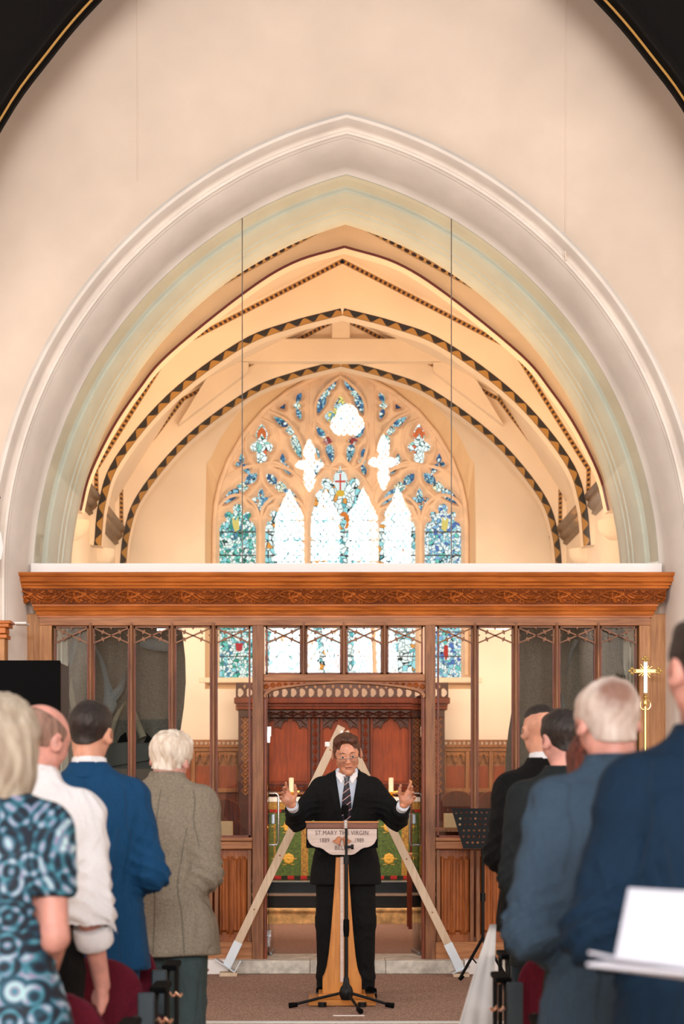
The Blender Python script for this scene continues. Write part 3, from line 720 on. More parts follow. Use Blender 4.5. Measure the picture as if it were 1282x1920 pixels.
G['light1'] = stained('canopy glass green', [(0, (110, 200, 190)), (.18, (235, 250, 248)), (.42, (150, 215, 225)), (.58, (235, 246, 242)), (.82, (50, 150, 130)), (.92, (80, 140, 170))], 28, 1.2, 0.05)
G['light2'] = stained('canopy glass blue', [(0, (130, 180, 225)), (.18, (240, 248, 252)), (.42, (150, 210, 225)), (.6, (232, 243, 248)), (.85, (80, 115, 190)), (.93, (110, 205, 195))], 28, 1.2, 0.05)
G['light3'] = stained('figure glass', [(0, (235, 250, 252)), (.35, (150, 215, 225)), (.5, (240, 250, 250)), (.72, (100, 180, 190)), (.82, (235, 245, 245)), (.93, (225, 150, 70))], 18, 1.25, 0.045)
nl = 0
for k, q in H:
    if k == 'light':
        mm = (G['light1'], G['light2'], G['light1'], G['light2'], G['light3'])[nl]; nl += 1
        if nl in (3, 4): mm = G['light3']
    else: mm = G[k]
    c = [E(*p) for p in q]; cx_ = sum(p[0] for p in c)/len(c); cz_ = sum(p[1] for p in c)/len(c)
    if k != 'light': c = zoomp(c, 1.06, 1.06, (cx_, cz_))
    else: c = [(cx_+(x-cx_)*1.02, z) for x, z in c]
    MB().prism(c, YT+0.085, YT+0.09).build('stained_glass_light', mm, w1)
# saddle bars, shield, wings and halos picked out in the glass
for (xa, xb) in ((411, 479), (497, 565), (583, 693), (711, 779), (797, 865)):
    for py in (996, 1040, 1088, 1136, 1184, 1230):
        MB().box(PX(xa, YT), PX(xb, YT), YT+0.07, YT+0.08, PZ(py, YT)-0.006, PZ(py, YT)+0.006).build('saddle_bar', M['lead'], w1)
def gl(name, pts, col, st=1.0, lay=0): 
    return MB().prism([E(*p) for p in pts], YT+0.078-0.004*lay, YT+0.082-0.004*lay).build(name, emis(name, col, st), w1)
gl('shield', sm([(627, 887), (638, 884), (649, 887), (649, 905), (645, 915), (638, 920), (631, 915), (627, 905)], 3), (235, 245, 248), 1.1)
gl('red_cross', [(636.5, 886), (639.5, 886), (639.5, 899), (648, 899), (648, 902.5), (639.5, 902.5), (639.5, 918), (636.5, 918), (636.5, 902.5), (628, 902.5), (628, 899), (636.5, 899)], (225, 85, 70), 1.0, 1)
gl('gold_globe', foil(638, 923, 9, 6, 2, .1), (240, 190, 70), 1.0, 1)
for mz in (0, 1):
    fm = mirE if mz else (lambda q: q)
    gl('golden_wing', fm([(434, 968), (442, 975), (446, 965), (448, 990), (440, 996), (436, 985)]), (240, 215, 120), 1.0)
    gl('orange_halo', fm([(481, 812), (484, 803), (490, 798), (496, 803), (499, 812), (497, 822), (493, 816), (490, 810), (487, 816), (483, 822)]), (225, 110, 60), 1.0)
gl('orange_arc', [(638, 960), (648, 958), (654, 966), (656, 978), (652, 988), (646, 990), (650, 978), (646, 967), (638, 966)], (235, 130, 50), 1.0)
gl('red_figure', [(833, 1210), (840, 1208), (841, 1230), (836, 1238), (832, 1225)], (205, 60, 50), 1.0)
gl('red_shield', [(440, 1205), (455, 1205), (453, 1218), (447, 1221), (442, 1218)], (200, 60, 70), 1.0)
gl('brick_tower', [(628, 1225), (640, 1225), (639, 1262), (632, 1262)], (190, 110, 90), 1.0)

# ---------------------------------------------------------------- west wall behind the camera with its plain leaded window (seen mirrored in the glass)
YWW = -8.2; DM = 2*YG-YWW
def W(px, py): return ((px-615.0)*DM/F+CX, CZ-(py-1480.0)*DM/F)
def lancet(l, r, top, sh, bot=1420):
    c = (l+r)/2; q = [(l, bot), (l, sh+40), (l+1, sh+14), (l+6, sh), (l+14, sh-12), (l+17, sh-22), (c-4, top+10), (c, top), (c+4, top+10), (r-17, sh-22), (r-14, sh-12), (r-6, sh), (r-1, sh+14), (r, sh+40), (r, bot)]
    return [W(*p) for p in q]
def qf(cx, cy, w_, h):
    return [W(*p) for p in sm([(cx, cy-h), (cx+8, cy-h*.72), (cx+12, cy-h*.45), (cx+9, cy-h*.22), (cx+w_*.7, cy-h*.16), (cx+w_, cy), (cx+w_*.7, cy+h*.14), (cx+9, cy+h*.22), (cx+12, cy+h*.45), (cx+8, cy+h*.75), (cx, cy+h), (cx-8, cy+h*.75), (cx-12, cy+h*.45), (cx-9, cy+h*.22), (cx-w_*.7, cy+h*.14), (cx-w_, cy), (cx-w_*.7, cy-h*.16), (cx-9, cy-h*.22), (cx-12, cy-h*.45), (cx-8, cy-h*.72)], 2)]
def tfoil(cx, cy, R_):
    return [W(cx+(R_*(0.72+0.30*abs(math.cos(1.5*a))))*math.sin(a)*1.0, cy-(R_*(0.72+0.30*abs(math.cos(1.5*a))))*math.cos(a)) for a in [2*math.pi*i/60 for i in range(60)]]
wl = [lancet(515, 570, 914, 955), lancet(583, 637, 914, 955), lancet(653, 709, 911, 955), lancet(721, 771, 909, 950), qf(580, 871, 28, 51), qf(719, 866, 31, 54), tfoil(651, 789, 33)]
wp2 = [(-4.9, 0), (-4.9, 10.5), (4.9, 10.5), (4.9, 0)]
me = plate2d(wp2, wl, 0.4); shift(me, 0, YWW-0.4, 0); me.materials.append(M['plaster']); o = obj('wall_west', me); struct(o)
ls = bpy.data.materials.new('leaded daylight'); ls.use_nodes = True; nt = ls.node_tree; nt.nodes.clear(); L = nt.links.new
tc = nn(nt, 'ShaderNodeTexCoord'); sx_ = nn(nt, 'ShaderNodeSeparateXYZ'); L(tc.outputs['Object'], sx_.inputs[0])
def mth(op, a, b_=None):
    n_ = nn(nt, 'ShaderNodeMath', operation=op)
    for i, q in enumerate((a, b_)):
        if q is None: continue
        if isinstance(q, (int, float)): n_.inputs[i].default_value = q
        else: L(q, n_.inputs[i])
    return n_.outputs[0]
xa = mth('MULTIPLY', sx_.outputs[0], 8.5); za = mth('MULTIPLY', sx_.outputs[2], 6.3)
l1 = mth('ABSOLUTE', mth('SUBTRACT', mth('FRACT', mth('ADD', xa, za)), 0.5)); l2 = mth('ABSOLUTE', mth('SUBTRACT', mth('FRACT', mth('SUBTRACT', xa, za)), 0.5))
ld = mth('LESS_THAN', mth('MINIMUM', l1, l2), 0.10)
mx = nn(nt, 'ShaderNodeMixRGB'); L(ld, mx.inputs[0]); mx.inputs[1].default_value = (0.93, 0.98, 1.0, 1); mx.inputs[2].default_value = (0.002, 0.006, 0.008, 1)
e = nn(nt, 'ShaderNodeEmission'); L(mx.outputs[0], e.inputs[0]); e.inputs[1].default_value = 36.0; oo = nn(nt, 'ShaderNodeOutputMaterial'); L(e.outputs[0], oo.inputs[0])
w2 = thing('window_2', 'leaded west window of the nave behind the camera', 'window', (0, YWW, 2.0)); del w2['category']; struct(w2)
for q in wl: MB().prism(q, YWW-0.12, YWW-0.11).build('leaded_light', ls, w2)
for k in range(4):
    for py in (975, 1012, 1052): (xa_, z_) = W((515, 583, 653, 721)[k], py); (xb_, _z) = W((570, 637, 709, 771)[k], py); MB().box(xa_, xb_, YWW-0.10, YWW-0.08, z_-0.012, z_+0.012).build('saddle_bar', M['lead'], w2)
# ---------------------------------------------------------------- oak chancel screen
YF = 14.85
def X3(px): return PX(px, YF)
def Z3(py): return PZ(py, YF)
sc = thing('chancel_screen', 'oak chancel screen with glazed lights, carved cornice and wide central doorway', 'screen', (0, YF, FL))
def ub(px0, px1, py0, py1, d0=0.0, d1=0.10, name='post', m='oak', bevel=0.005, label=None):
    """screen member given by its face; d0,d1 depth behind the face plane"""
    return MB().box(X3(px0), X3(px1), YF+d0, YF+d1, Z3(py1), Z3(py0)).build(name, M[m], sc, bevel=bevel, label=label)
YB = PZ(1800, YF)
for (a, c) in ((47, 73), (1219, 1249)): ub(a, c, 1150, 1803, 0.03, 0.16, 'wall_post', 'oakl')
for (a, c) in ((73, 97), (1198, 1219)): ub(a, c, 1153, 1803, 0, 0.12, 'post', 'oakl')
for (a, c) in ((473, 494), (797, 816)): ub(a, c, 1172, 1803, -0.012, 0.12, 'door_post', 'oak')
ub(73, 1219, 1154, 1173, -0.005, 0.12, 'head_beam', 'oakh')
# mullions: slim moulded bars
def mull(px, y0, y1):
    x = X3(px); mb = MB(); n = [(-0.017, 0.05), (-0.017, 0.02), (-0.010, 0.010), (-0.006, -0.012), (0.006, -0.012), (0.010, 0.010), (0.017, 0.02), (0.017, 0.05)]
    v = [(x+a, YF+b_, z) for z in (Z3(y1), Z3(y0)) for a, b_ in n]; k = len(n)
    mb.add(v, [tuple(range(k))[::-1], tuple(range(k, 2*k))]+[(i, (i+1) % k, (i+1) % k+k, i+k) for i in range(k)])
    mb.build('mullion', M['oak'], sc)
    MB().tube([(x, YF-0.02, Z3(y0-3)), (x, YF-0.0, Z3(y0-3))], 0.010, 8).build('dowel', M['oak'], sc)
LB = [97, 169.5, 246, 322.5, 400, 473]; MBAY = [494, 569, 644.5, 721, 797]; RB = [816, 890.5, 967, 1044, 1121.5, 1198]
for q in LB[1:-1]+RB[1:-1]: mull(q, 1172, 1572)
for q in MBAY[1:-1]: mull(q, 1172, 1264)
for (a, c) in ((97, 473), (816, 1198)):
    ub(a, c, 1570, 1577, -0.002, 0.10, 'sill_moulding', 'oakh'); ub(a, c, 1578, 1592, -0.022, 0.10, 'dado_rail', 'oakh', 0.008); ub(a, c, 1766, 1803, 0.0, 0.12, 'base_rail', 'oakh')
ub(494, 797, 1264, 1277, -0.004, 0.11, 'transom', 'oakh')
ub(478, 492, 1810, 1800, 0, 0.1)if False else None
# red-stained inner frames of the doorway
ub(494, 500, 1296, 1803, 0.005, 0.14, 'door_jamb', 'redwood'); ub(791, 797, 1296, 1803, 0.005, 0.14, 'door_jamb', 'redwood')
# tracery heads: crossed bars with cusps inside a thin frame
def head(px0, px1):
    x0, x1 = X3(px0), X3(px1); w_ = x1-x0; z1 = Z3(1174); z0 = Z3(1207); h = z1-z0; t = 0.0085
    t_ = MB()
    def bar2(a, b_, wd=0.0105, dp=0.022): t_.bar((a[0], YF+0.030, a[1]), (b_[0], YF+0.030, b_[1]), wd, dp)
    bar2((x0, z1-0.005), (x1, z1-0.005)); bar2((x0+.006, z0+.01), (x0+.006, z1)); bar2((x1-.006, z0+.01), (x1-.006, z1))
    A = [((x0, z1-.01), (x1, z0+.004)), ((x1, z1-.01), (x0, z0+.004))]
    for a, b_ in A: bar2(a, b_)
    def cusp(p, d, s=0.022):
        """small three-point cusp: stem with arms"""
        d = Vector(d).normalized(); q = Vector((-d.y, d.x)); p = Vector(p)
        a = p-q*s*0.9; b_ = p+q*s*0.9; tip = p+d*s; v = []
        for y in (YF+0.022, YF+0.040):
            for k_ in (a, a.lerp(tip, .55)-d*s*0.18, tip-q*s*.12, tip+q*s*.12, b_.lerp(tip, .55)-d*s*.18, b_): v.append((k_.x, y, k_.y))
        t_.add(v, [(0, 1, 2, 3, 4, 5), (11, 10, 9, 8, 7, 6)]+[(i, i+6, (i+1) % 6+6, (i+1) % 6) for i in range(6)])
    for a, b_ in A:
        a = Vector(a); b_ = Vector(b_); dd = (b_-a).normalized(); nn_ = Vector((-dd.y, dd.x))
        for f_ in (0.27, 0.73):
            p = a.lerp(b_, f_)
            for sg in (-1, 1): cusp(p+nn_*sg*0.004, nn_*sg, 0.016)
    cusp(((x0+x1)/2, z1-.01), (0, -1), 0.014); cusp((x0+.012, (z0+z1)/2), (1, 0), 0.013); cusp((x1-.012, (z0+z1)/2), (-1, 0), 0.013)
    t_.build('tracery_head', M['oak'], sc)
def pane(px0, px1, py0, py1, nm='glass_pane'):
    MB().box(X3(px0), X3(px1), YF+0.052, YF+0.058, Z3(py1), Z3(py0)).build(nm, M['glass'], sc)
    t = MB(); x0, x1, z0, z1 = X3(px0), X3(px1), Z3(py1), Z3(py0)
    for bx in ((x0, x0+.014, z0, z1), (x1-.014, x1, z0, z1), (x0, x1, z1-.014, z1), (x0, x1, z0, z0+.014)): t.box(bx[0], bx[1], YF+0.034, YF+0.052, bx[2], bx[3])
    t.build('glazing_bead', M['redwood'], sc)
for L_ in (LB, RB):
    for a, c in zip(L_[:-1], L_[1:]): head(a+4, c-4); pane(a+4, c-4, 1173, 1570)
for a, c in zip(MBAY[:-1], MBAY[1:]): head(a+4, c-4); pane(a+4, c-4, 1173, 1264)
# linenfold panels
def linen(px0, px1, py0=1593, py1=1766):
    x0, x1, z0, z1 = X3(px0), X3(px1), Z3(py1), Z3(py0)
    for bx in ((x0, x0+.03, z0, z1), (x1-.03, x1, z0, z1)): MB().box(bx[0], bx[1], YF+0.01, YF+0.08, bx[2], bx[3]).build('stile', M['oak'], sc, bevel=0.004)
    x0 += .03; x1 -= .03; nu, nv = 72, 40
    def fn(u, v):
        e = 0.045+0.03*abs(math.sin(u*math.pi*2.5)); zz = z0+(z1-z0)*v
        m_ = min(1, max(0, ((zz-z0)-e)/0.012))*min(1, max(0, ((z1-zz)-e)/0.012))
        s_ = abs(math.sin(u*math.pi*2.5)); r = 0.018*s_**0.5+0.010*abs(math.sin(u*math.pi*7.5+0.6))**0.7
        edge = min(1, u/0.05, (1-u)/0.05)
        return (x0+(x1-x0)*u, YF+0.055-r*m_*edge-0.004, zz)
    MB().grid(fn, nu, nv).build('linenfold_panel', M['redpanel'], sc, True)
M['redpanel'] = wood('linenfold oak', (164, 92, 44), (104, 52, 22), 'Z', 0.42)
for L_ in (LB, RB):
    for a, c in zip(L_[:-1], L_[1:]): linen(a+2, c-2)
# four-centred door head with carved spandrels
arc = [(494, 1306), (496, 1300), (503, 1294), (520, 1288.5), (560, 1283), (600, 1279.5), (645, 1277.5), (690, 1279.5), (732, 1283), (770, 1288.5), (788, 1294), (795, 1300), (797, 1306)]
arcs = [(p.x, p.y) for p in catmull([(a, c, 0) for a, c in arc], 4)]
low = [(a, c+3.0+(0.0 if 500 < a < 790 else 3)) for a, c in arcs]
mb = MB(); n = len(arcs)
v = []; 
for y in (-0.035, 0.12): v += [(X3(a), YF+y, Z3(c)) for a, c in arcs]+[(X3(645+(a-645)*0.972), YF+y, Z3(c+3.5)) for a, c in arcs]
f = []
for i in range(n-1): f += [(i, n+i, n+i+1, i+1), (2*n+i, 2*n+i+1, 3*n+i+1, 3*n+i), (i, i+1, 2*n+i+1, 2*n+i), (n+i, 3*n+i, 3*n+i+1, n+i+1)]
f += [(0, 2*n, 3*n, n), (n-1, 2*n-1, 4*n-1, 3*n-1)]
mb.add(v, f).build('door_head_arch', M['oakh'], sc, True)
for s in (0, 1):
    sp = [p for p in arcs if p[0] <= 612][:]; sp = [(494, 1306)]+sp[1:]+[(612, 1277), (494, 1277)]
    if s: sp = [(1291-a, c) for a, c in sp][::-1]
    MB().prism([(X3(a), Z3(c)) for a, c in sp], YF+0.03, YF+0.06).build('spandrel_panel', M['carved'], sc)
    lf = MB()
    for k in range(9):
        a = 499+k*12; zc = 1281+ (6 if k == 0 else 3.5 if k < 3 else 1.5); R_ = 0.020 if k < 3 else 0.012
        if s: a = 1291-a
        x, z = X3(a), Z3(zc)
        for q in range(5):
            t = 2*math.pi*q/5+k; lf.lathe([(0.001, 0.012), (R_*.45, 0.006), (R_*.5, 0)], (x+math.cos(t)*R_*.7, YF+0.030, z+math.sin(t)*R_*.6), 6, Matrix.Rotation(math.pi/2, 3, 'X'))
        lf.tube([(x-.02, YF+.026, z), (x, YF+.02, z+R_), (x+.02, YF+.026, z)], 0.004, 5)
    lf.build('carved_foliage', M['carved'], sc, True)
# cornice with mitred returns
CW = 2.372
def run(prof_, name, m, smooth=False, bev=0):
    mb = MB(); v = []; f = []
    for p, z in prof_:
        v += [(-CW-p, YF+0.12, z), (-CW-p, YF-p, z), (CW-0.02+p, YF-p, z), (CW-0.02+p, YF+0.12, z)]
    for i in range(len(prof_)-1):
        for j in range(3): f.append((i*4+j, i*4+j+1, i*4+4+j+1, i*4+4+j))
    f.append((0, 1, 2, 3)); k = (len(prof_)-1)*4; f.append((k, k+1, k+2, k+3)); f.append(tuple(i*4 for i in range(len(prof_)))); f.append(tuple(i*4+3 for i in range(len(prof_)))[::-1])
    return mb.add(v, f).build(name, m, sc, smooth, label=None)
run([(0.0, 2.748), (0.012, 2.750), (0.012, 2.762), (0.022, 2.770), (0.028, 2.790), (0.022, 2.797), (0.036, 2.800), (0.044, 2.815), (0.036, 2.826), (0.05, 2.832), (0.052, 2.846), (0.0, 2.846)], 'lower_moulding', M['cornice'])
run([(0.0, 2.846), (0.050, 2.846), (0.062, 2.875), (0.082, 2.915), (0.108, 2.955), (0.110, 2.962), (0.0, 2.962)], 'frieze_board', wood('frieze ground', (138, 70, 26), (84, 38, 14), 'X', .5))
run([(0.0, 2.962), (0.120, 2.962), (0.124, 2.972), (0.118, 2.982), (0.134, 2.986), (0.138, 2.998), (0.130, 3.006), (0.150, 3.012), (0.158, 3.030), (0.152, 3.046), (0.172, 3.052), (0.182, 3.066), (0.186, 3.080), (0.0, 3.082)], 'upper_moulding', M['cornice'])
# carved vine: one repeat of relief, shared
def vine_mesh():
    P_ = 0.404; nu, nv = 110, 32; mb = MB()
    us = np.linspace(0, 1, nu+1)[:, None]; vs = np.linspace(0, 1, nv+1)[None, :]
    U = us*P_; V = vs*0.112; Hh = np.zeros((nu+1, nv+1))
    def bump(cx, cz, rx, rz, h, rot=0):
        for off in (-P_, 0, P_):
            x = U-cx-off; z = V-cz; xr = x*math.cos(rot)+z*math.sin(rot); zr = -x*math.sin(rot)+z*math.cos(rot)
            q = 1-(xr/rx)**2-(zr/rz)**2; np.maximum(Hh, h*np.sqrt(np.clip(q, 0, 1)), out=Hh)
    zc = 0.056+0.042*np.cos(2*math.pi*us); dzc = 0.042*2*math.pi/P_*np.abs(np.sin(2*math.pi*us))
    d = np.abs(V-zc)/np.sqrt(1+dzc**2); np.maximum(Hh, 0.016*np.sqrt(np.clip(1-(d/0.0065)**2, 0, 1)), out=Hh)
    for c0, z0_, fl in ((0.0, 0.045, 1), (P_/2, 0.062, -1)):
        if fl == 1:      # star leaf with crossed stems
            for k in range(5):
                a = math.pi/2+2*math.pi*k/5; bump(c0+0.030*math.cos(a), z0_+0.024*math.sin(a), 0.026, 0.011, 0.015, a)
            bump(c0, z0_, 0.012, 0.010, 0.018); [bump(c0+sg*0.028*q, z0_+sg2*0.020*q, 0.016, 0.0045, 0.019, sg*sg2*.62) for sg in (-1, 1) for sg2 in (-1, 1) for q in (.6, 1.3)]
            for sg in (-1, 1):
                bump(c0+sg*0.062, z0_+0.016, 0.026, 0.012, 0.016, sg*0.5); bump(c0+sg*0.052, z0_-0.018, 0.016, 0.009, 0.013, -sg*0.6); bump(c0+sg*0.085, z0_+0.032, 0.013, 0.009, 0.013)
        else:            # grape clusters and curled leaves
            for i in range(3):
                for j in range(4): bump(c0-0.021+0.014*j+0.007*(i % 2), z0_-0.034+0.015*i, 0.0078, 0.0078, 0.016)
            for sg in (-1, 1):
                bump(c0+sg*0.050, z0_-0.012, 0.030, 0.011, 0.015, sg*0.45); bump(c0+sg*0.030, z0_+0.028, 0.022, 0.010, 0.014, -sg*0.5); bump(c0+sg*0.078, z0_-0.034, 0.014, 0.008, 0.013); bump(c0+sg*.06, z0_+.012, .012, .007, .011)
    rng = np.random.RandomState(2)
    for k in range(80): bump(rng.rand()*P_, rng.rand()*0.104+0.004, 0.006+.010*rng.rand(), 0.004+.003*rng.rand(), 0.009+.004*rng.rand(), rng.rand()*3.1)
    Hh -= 0.003
    fz = [2.850, 2.875, 2.915, 2.955]; fp = [0.052, 0.062, 0.082, 0.108]
    v = []
    for i in range(nu+1):
        for j in range(nv+1):
            z = 2.850+0.108*j/nv; p = float(np.interp(z, fz, fp)); h = float(Hh[i, j]); v.append((us[i, 0]*P_-P_/2, YF-p-h*1.5, z-h*0.55))
    m_ = nv+1; f = [(i*m_+j, (i+1)*m_+j, (i+1)*m_+j+1, i*m_+j+1) for i in range(nu) for j in range(nv)]
    mb.add(v, [q for q in f if any(Hh[(k//m_), (k % m_)] > -.0015 for k in q)]); me = mb.mesh('carved_vine', True); me.materials.append(M['carved']); return me
vm = vine_mesh(); xs0 = PX(88, YF-0.09)
for k in range(-0, 12):
    o = obj('carved_vine', vm, sc); o.location = (xs0+0.4135*k, 0, 0); o.scale = (1.0235, 1, 1)
# glass doors, folded open into the chancel
def door(sx, ang, lab):
    d = thing('door_1' if sx < 0 else 'door_2', lab, 'door', (sx*0.605, YF+0.13, FL)); del d['category']; struct(d); d.rotation_euler = (0, 0, ang)
    z0, z1 = FL+0.02, Z3(1300); hz = 0
    def lc(mb, nm, m, **k): 
        me = mb.mesh(nm, k.get('smooth', False)); me.materials.append(m); o = bpy.data.objects.new(nm, me); C.objects.link(o); lchild(o, d)
        if k.get('bevel'): b_ = o.modifiers.new('b', 'BEVEL'); b_.width = k['bevel']; b_.segments = 2
        if k.get('label'): o['label'] = k['label']
        return o
    lc(MB().box(-0.005, 0.005, 0, 0.60, z0-FL, z1-FL), 'glass_leaf', M['glass_up'])
    for zz in (Z3(1372)-FL, Z3(1757)-FL):
        lc(MB().box(-0.020, 0.020, 0.004, 0.045, zz-0.035, zz+0.045), 'hinge', M['chrome'], bevel=0.003, label='polished chrome hinge clamp')
        lc(MB().box(-0.016, 0.016, -0.05, -0.004, zz-0.085, zz-0.0), 'hinge_plate', M['chrome'], bevel=0.003)
    zt, zb = Z3(1488)-FL, Z3(1588)-FL
    for s in (-1, 1):
        mb = MB(); mb.tube([(s*0.004, 0.40, zt), (s*0.030, 0.40, zt), (s*0.044, 0.40, zt-0.006), (s*0.052, 0.40, zt-0.025), (s*0.052, 0.40, zb+0.025), (s*0.044, 0.40, zb+0.006), (s*0.030, 0.40, zb), (s*0.004, 0.40, zb)], 0.0085, 10)
        lc(mb, 'pull_handle', M['chrome'], smooth=True, label='polished chrome bow handle')
    lc(MB().box(-0.018, 0.018, 0.47, 0.60, (zt+zb)/2-0.04, (zt+zb)/2+0.04), 'lock_case', M['steel'], bevel=0.003)
    lc(MB().box(-0.012, 0.012, 0.2, 0.59, z0-FL-0.015, z0-FL+0.004), 'bottom_shoe', M['steel'], bevel=0.002)
    return d
door(-1, math.radians(-2.0), 'frameless glass door opened back on the left side of the doorway')
door(1, math.radians(6.0), 'frameless glass door opened back on the right side of the doorway')

# ---------------------------------------------------------------- reredos, panelling, altar
def crest(x0, x1, z0, z1, y, m, n, parent, name='pierced_cresting'):
    """strip pierced by a row of trefoil-like openings"""
    h = z1-z0; w_ = (x1-x0)/n; holes = []
    for i in range(n):
        c = x0+w_*(i+0.5); big = h*0.30
        holes.append([(c+min(w_*0.36, big)*math.cos(t)*(0.7+0.3*abs(math.cos(1.5*t))), z0+h*0.36+big*math.sin(t)*(0.8+.2*abs(math.cos(1.5*t)))) for t in [2*math.pi*k/14 for k in range(14)]])
        if h > 0.08: holes.append([(x0+w_*(i+0.98)+w_*0.14*math.cos(t), z0+h*0.76+h*0.12*math.sin(t)) for t in [2*math.pi*k/8 for k in range(8)]]) if i < n-1 else None
    me = plate2d([(x0, z0), (x1, z0), (x1, z1), (x0, z1)], [q for q in holes if q], 0.02); shift(me, 0, y, 0); me.materials.append(m); return obj(name, me, parent)
def arcade(x0, x1, z0, z1, y, m, n, parent):
    """cusped panel head: plate hanging over the panel with pointed cusped openings"""
    w_ = (x1-x0)/n; pts = [(x0, z1), (x1, z1)]
    for i in range(n-1, -1, -1):
        c = x0+w_*(i+0.5); q = [(c+w_*.5, z0), (c+w_*.46, z0+(z1-z0)*.18), (c+w_*.34, z0+(z1-z0)*.28), (c+w_*.27, z0+(z1-z0)*.12), (c+w_*.22, z0+(z1-z0)*.34), (c+w_*.17, z0+(z1-z0)*.55), (c, z0+(z1-z0)*.82)]
        pts += q+[(2*c-a, b_) for a, b_ in q[-2::-1]]
    me = plate2d(pts, [], 0.022, 0.004); shift(me, 0, y, 0); me.materials.append(m); o = obj('cusped_panel_head', me, parent)
    fl = MB()
    for i in range(n):
        c = x0+w_*(i+0.5)
        for s in (-1, 1):
            fl.tube([(c, y-.006, z0+(z1-z0)*.88), (c+s*w_*.25, y-.008, z0+(z1-z0)*.66), (c+s*w_*.46, y-.006, z0+(z1-z0)*.30)], 0.006, 5)
            fl.lathe([(0.001, .014), (.02, .006), (.024, 0)], (c+s*w_*.34, y, z0+(z1-z0)*.74), 8, Matrix.Rotation(math.pi/2, 3, 'X'))
    fl.build('carved_tracery', m, parent, True); return o
def lozenge(x0, x1, z0, z1, y, m, parent, vert=True, pitch=0.09):
    """strip of interlaced carved lozenges"""
    mb = MB(); L_ = (z1-z0) if vert else (x1-x0); n = max(1, round(L_/pitch)); cx_ = (x0+x1)/2; cz_ = (z0+z1)/2; hw = ((x1-x0) if vert else (z1-z0))*0.36
    for i in range(n):
        a = (z0 if vert else x0)+L_*i/n; b_ = a+L_/n
        for s in (-1, 1):
            p = [(a, 0), ((a+b_)/2, s*hw), (b_, 0)]
            mb.tube([((cx_+v_, y, u_) if vert else (u_, y, cz_+v_)) for u_, v_ in p], 0.009, 5)
        c = (a+b_)/2; mb.lathe([(0.001, .014), (.016, .006), (.02, 0)], (cx_, y, c) if vert else (c, y, cz_), 7, Matrix.Rotation(math.pi/2, 3, 'X'))
    return mb.build('carved_strip', m, parent, True)
YR = 21.6
rr = thing('reredos', 'carved red oak reredos with pierced cresting and burnished panels behind the altar', 'reredos', (0, YR, 0.485))
def RX(px): return PX(px, YR)
def RZ(py): return PZ(py, YR)
MB().box(RX(474), RX(806), YR+0.05, YR+0.16, 0.485, RZ(1330)).build('back_panel', M['reredos'], rr)
crest(RX(443), RX(839), RZ(1310), RZ(1281), YR-0.12, M['reredosd'], 24, rr)
for (a, c, d_, z0_, z1_) in ((440, 842, .16, 1320, 1309), (444, 838, .12, 1326, 1320), (446, 836, .15, 1331, 1326), (450, 832, .09, 1346, 1331)):
    MB().box(RX(a), RX(c), YR-d_, YR+0.16, RZ(z0_), RZ(z1_)).build('cornice_moulding', M['reredos' if d_ != .09 else 'reredosd'], rr, bevel=0.008)
lozenge(RX(478), RX(800), RZ(1345), RZ(1333), YR-0.095, M['reredosd'], rr, False, 0.12)
for (a, c) in ((447, 474), (806, 833)):
    MB().box(RX(a), RX(c), YR-0.06, YR+0.16, 0.485, RZ(1331)).build('pilaster', M['reredosd'], rr, bevel=0.008); lozenge(RX(a+3), RX(c-3), RZ(1490), RZ(1340), YR-0.063, M['dado'], rr)
    MB().box(RX(a-5), RX(c+5), YR-0.10, YR+0.16, RZ(1332), RZ(1322)).build('capital', M['dado'], rr, bevel=0.015)
for (a, c) in ((508, 580), (602, 674), (696, 768)):
    MB().box(RX(a), RX(c), YR+0.02, YR+0.05, RZ(1466), RZ(1336)).build('panel', M['panelw'], rr, bevel=0.01)
    for q in ((a-2, a+3), (c-3, c+2)): MB().box(RX(q[0]), RX(q[1]), YR-0.01, YR+0.05, RZ(1470), RZ(1335)).build('panel_moulding', M['reredos'], rr, bevel=0.006)
    arcade(RX(a+2), RX(c-2), RZ(1372), RZ(1336), YR-0.005, M['reredosd'], 1 if False else 1, rr)
    arcade(RX(a+2), RX(c-2), RZ(1356), RZ(1336), YR-0.012, M['reredosd'], 3, rr)
for c in (497, 591, 685, 779):
    MB().box(RX(c-7), RX(c+7), YR-0.005, YR+0.05, RZ(1466), RZ(1336)).build('carved_stile', M['reredosd'], rr); lozenge(RX(c-6), RX(c+6), RZ(1464), RZ(1338), YR-0.008, M['reredos'], rr)
MB().box(RX(474), RX(806), YR-0.02, YR+0.05, RZ(1472), RZ(1465)).build('rail_moulding', M['reredos'], rr, bevel=0.006)
MB().box(RX(474), RX(806), YR-0.005, YR+0.05, RZ(1485), RZ(1472)).build('carved_rail', M['reredosd'], rr); lozenge(RX(480), RX(800), RZ(1485), RZ(1472), YR-0.008, M['reredos'], rr, False, 0.10)
MB().box(RX(474), RX(806), YR-0.04, YR+0.05, RZ(1490), RZ(1485)).build('rail_moulding', M['oakh'], rr, bevel=0.006)
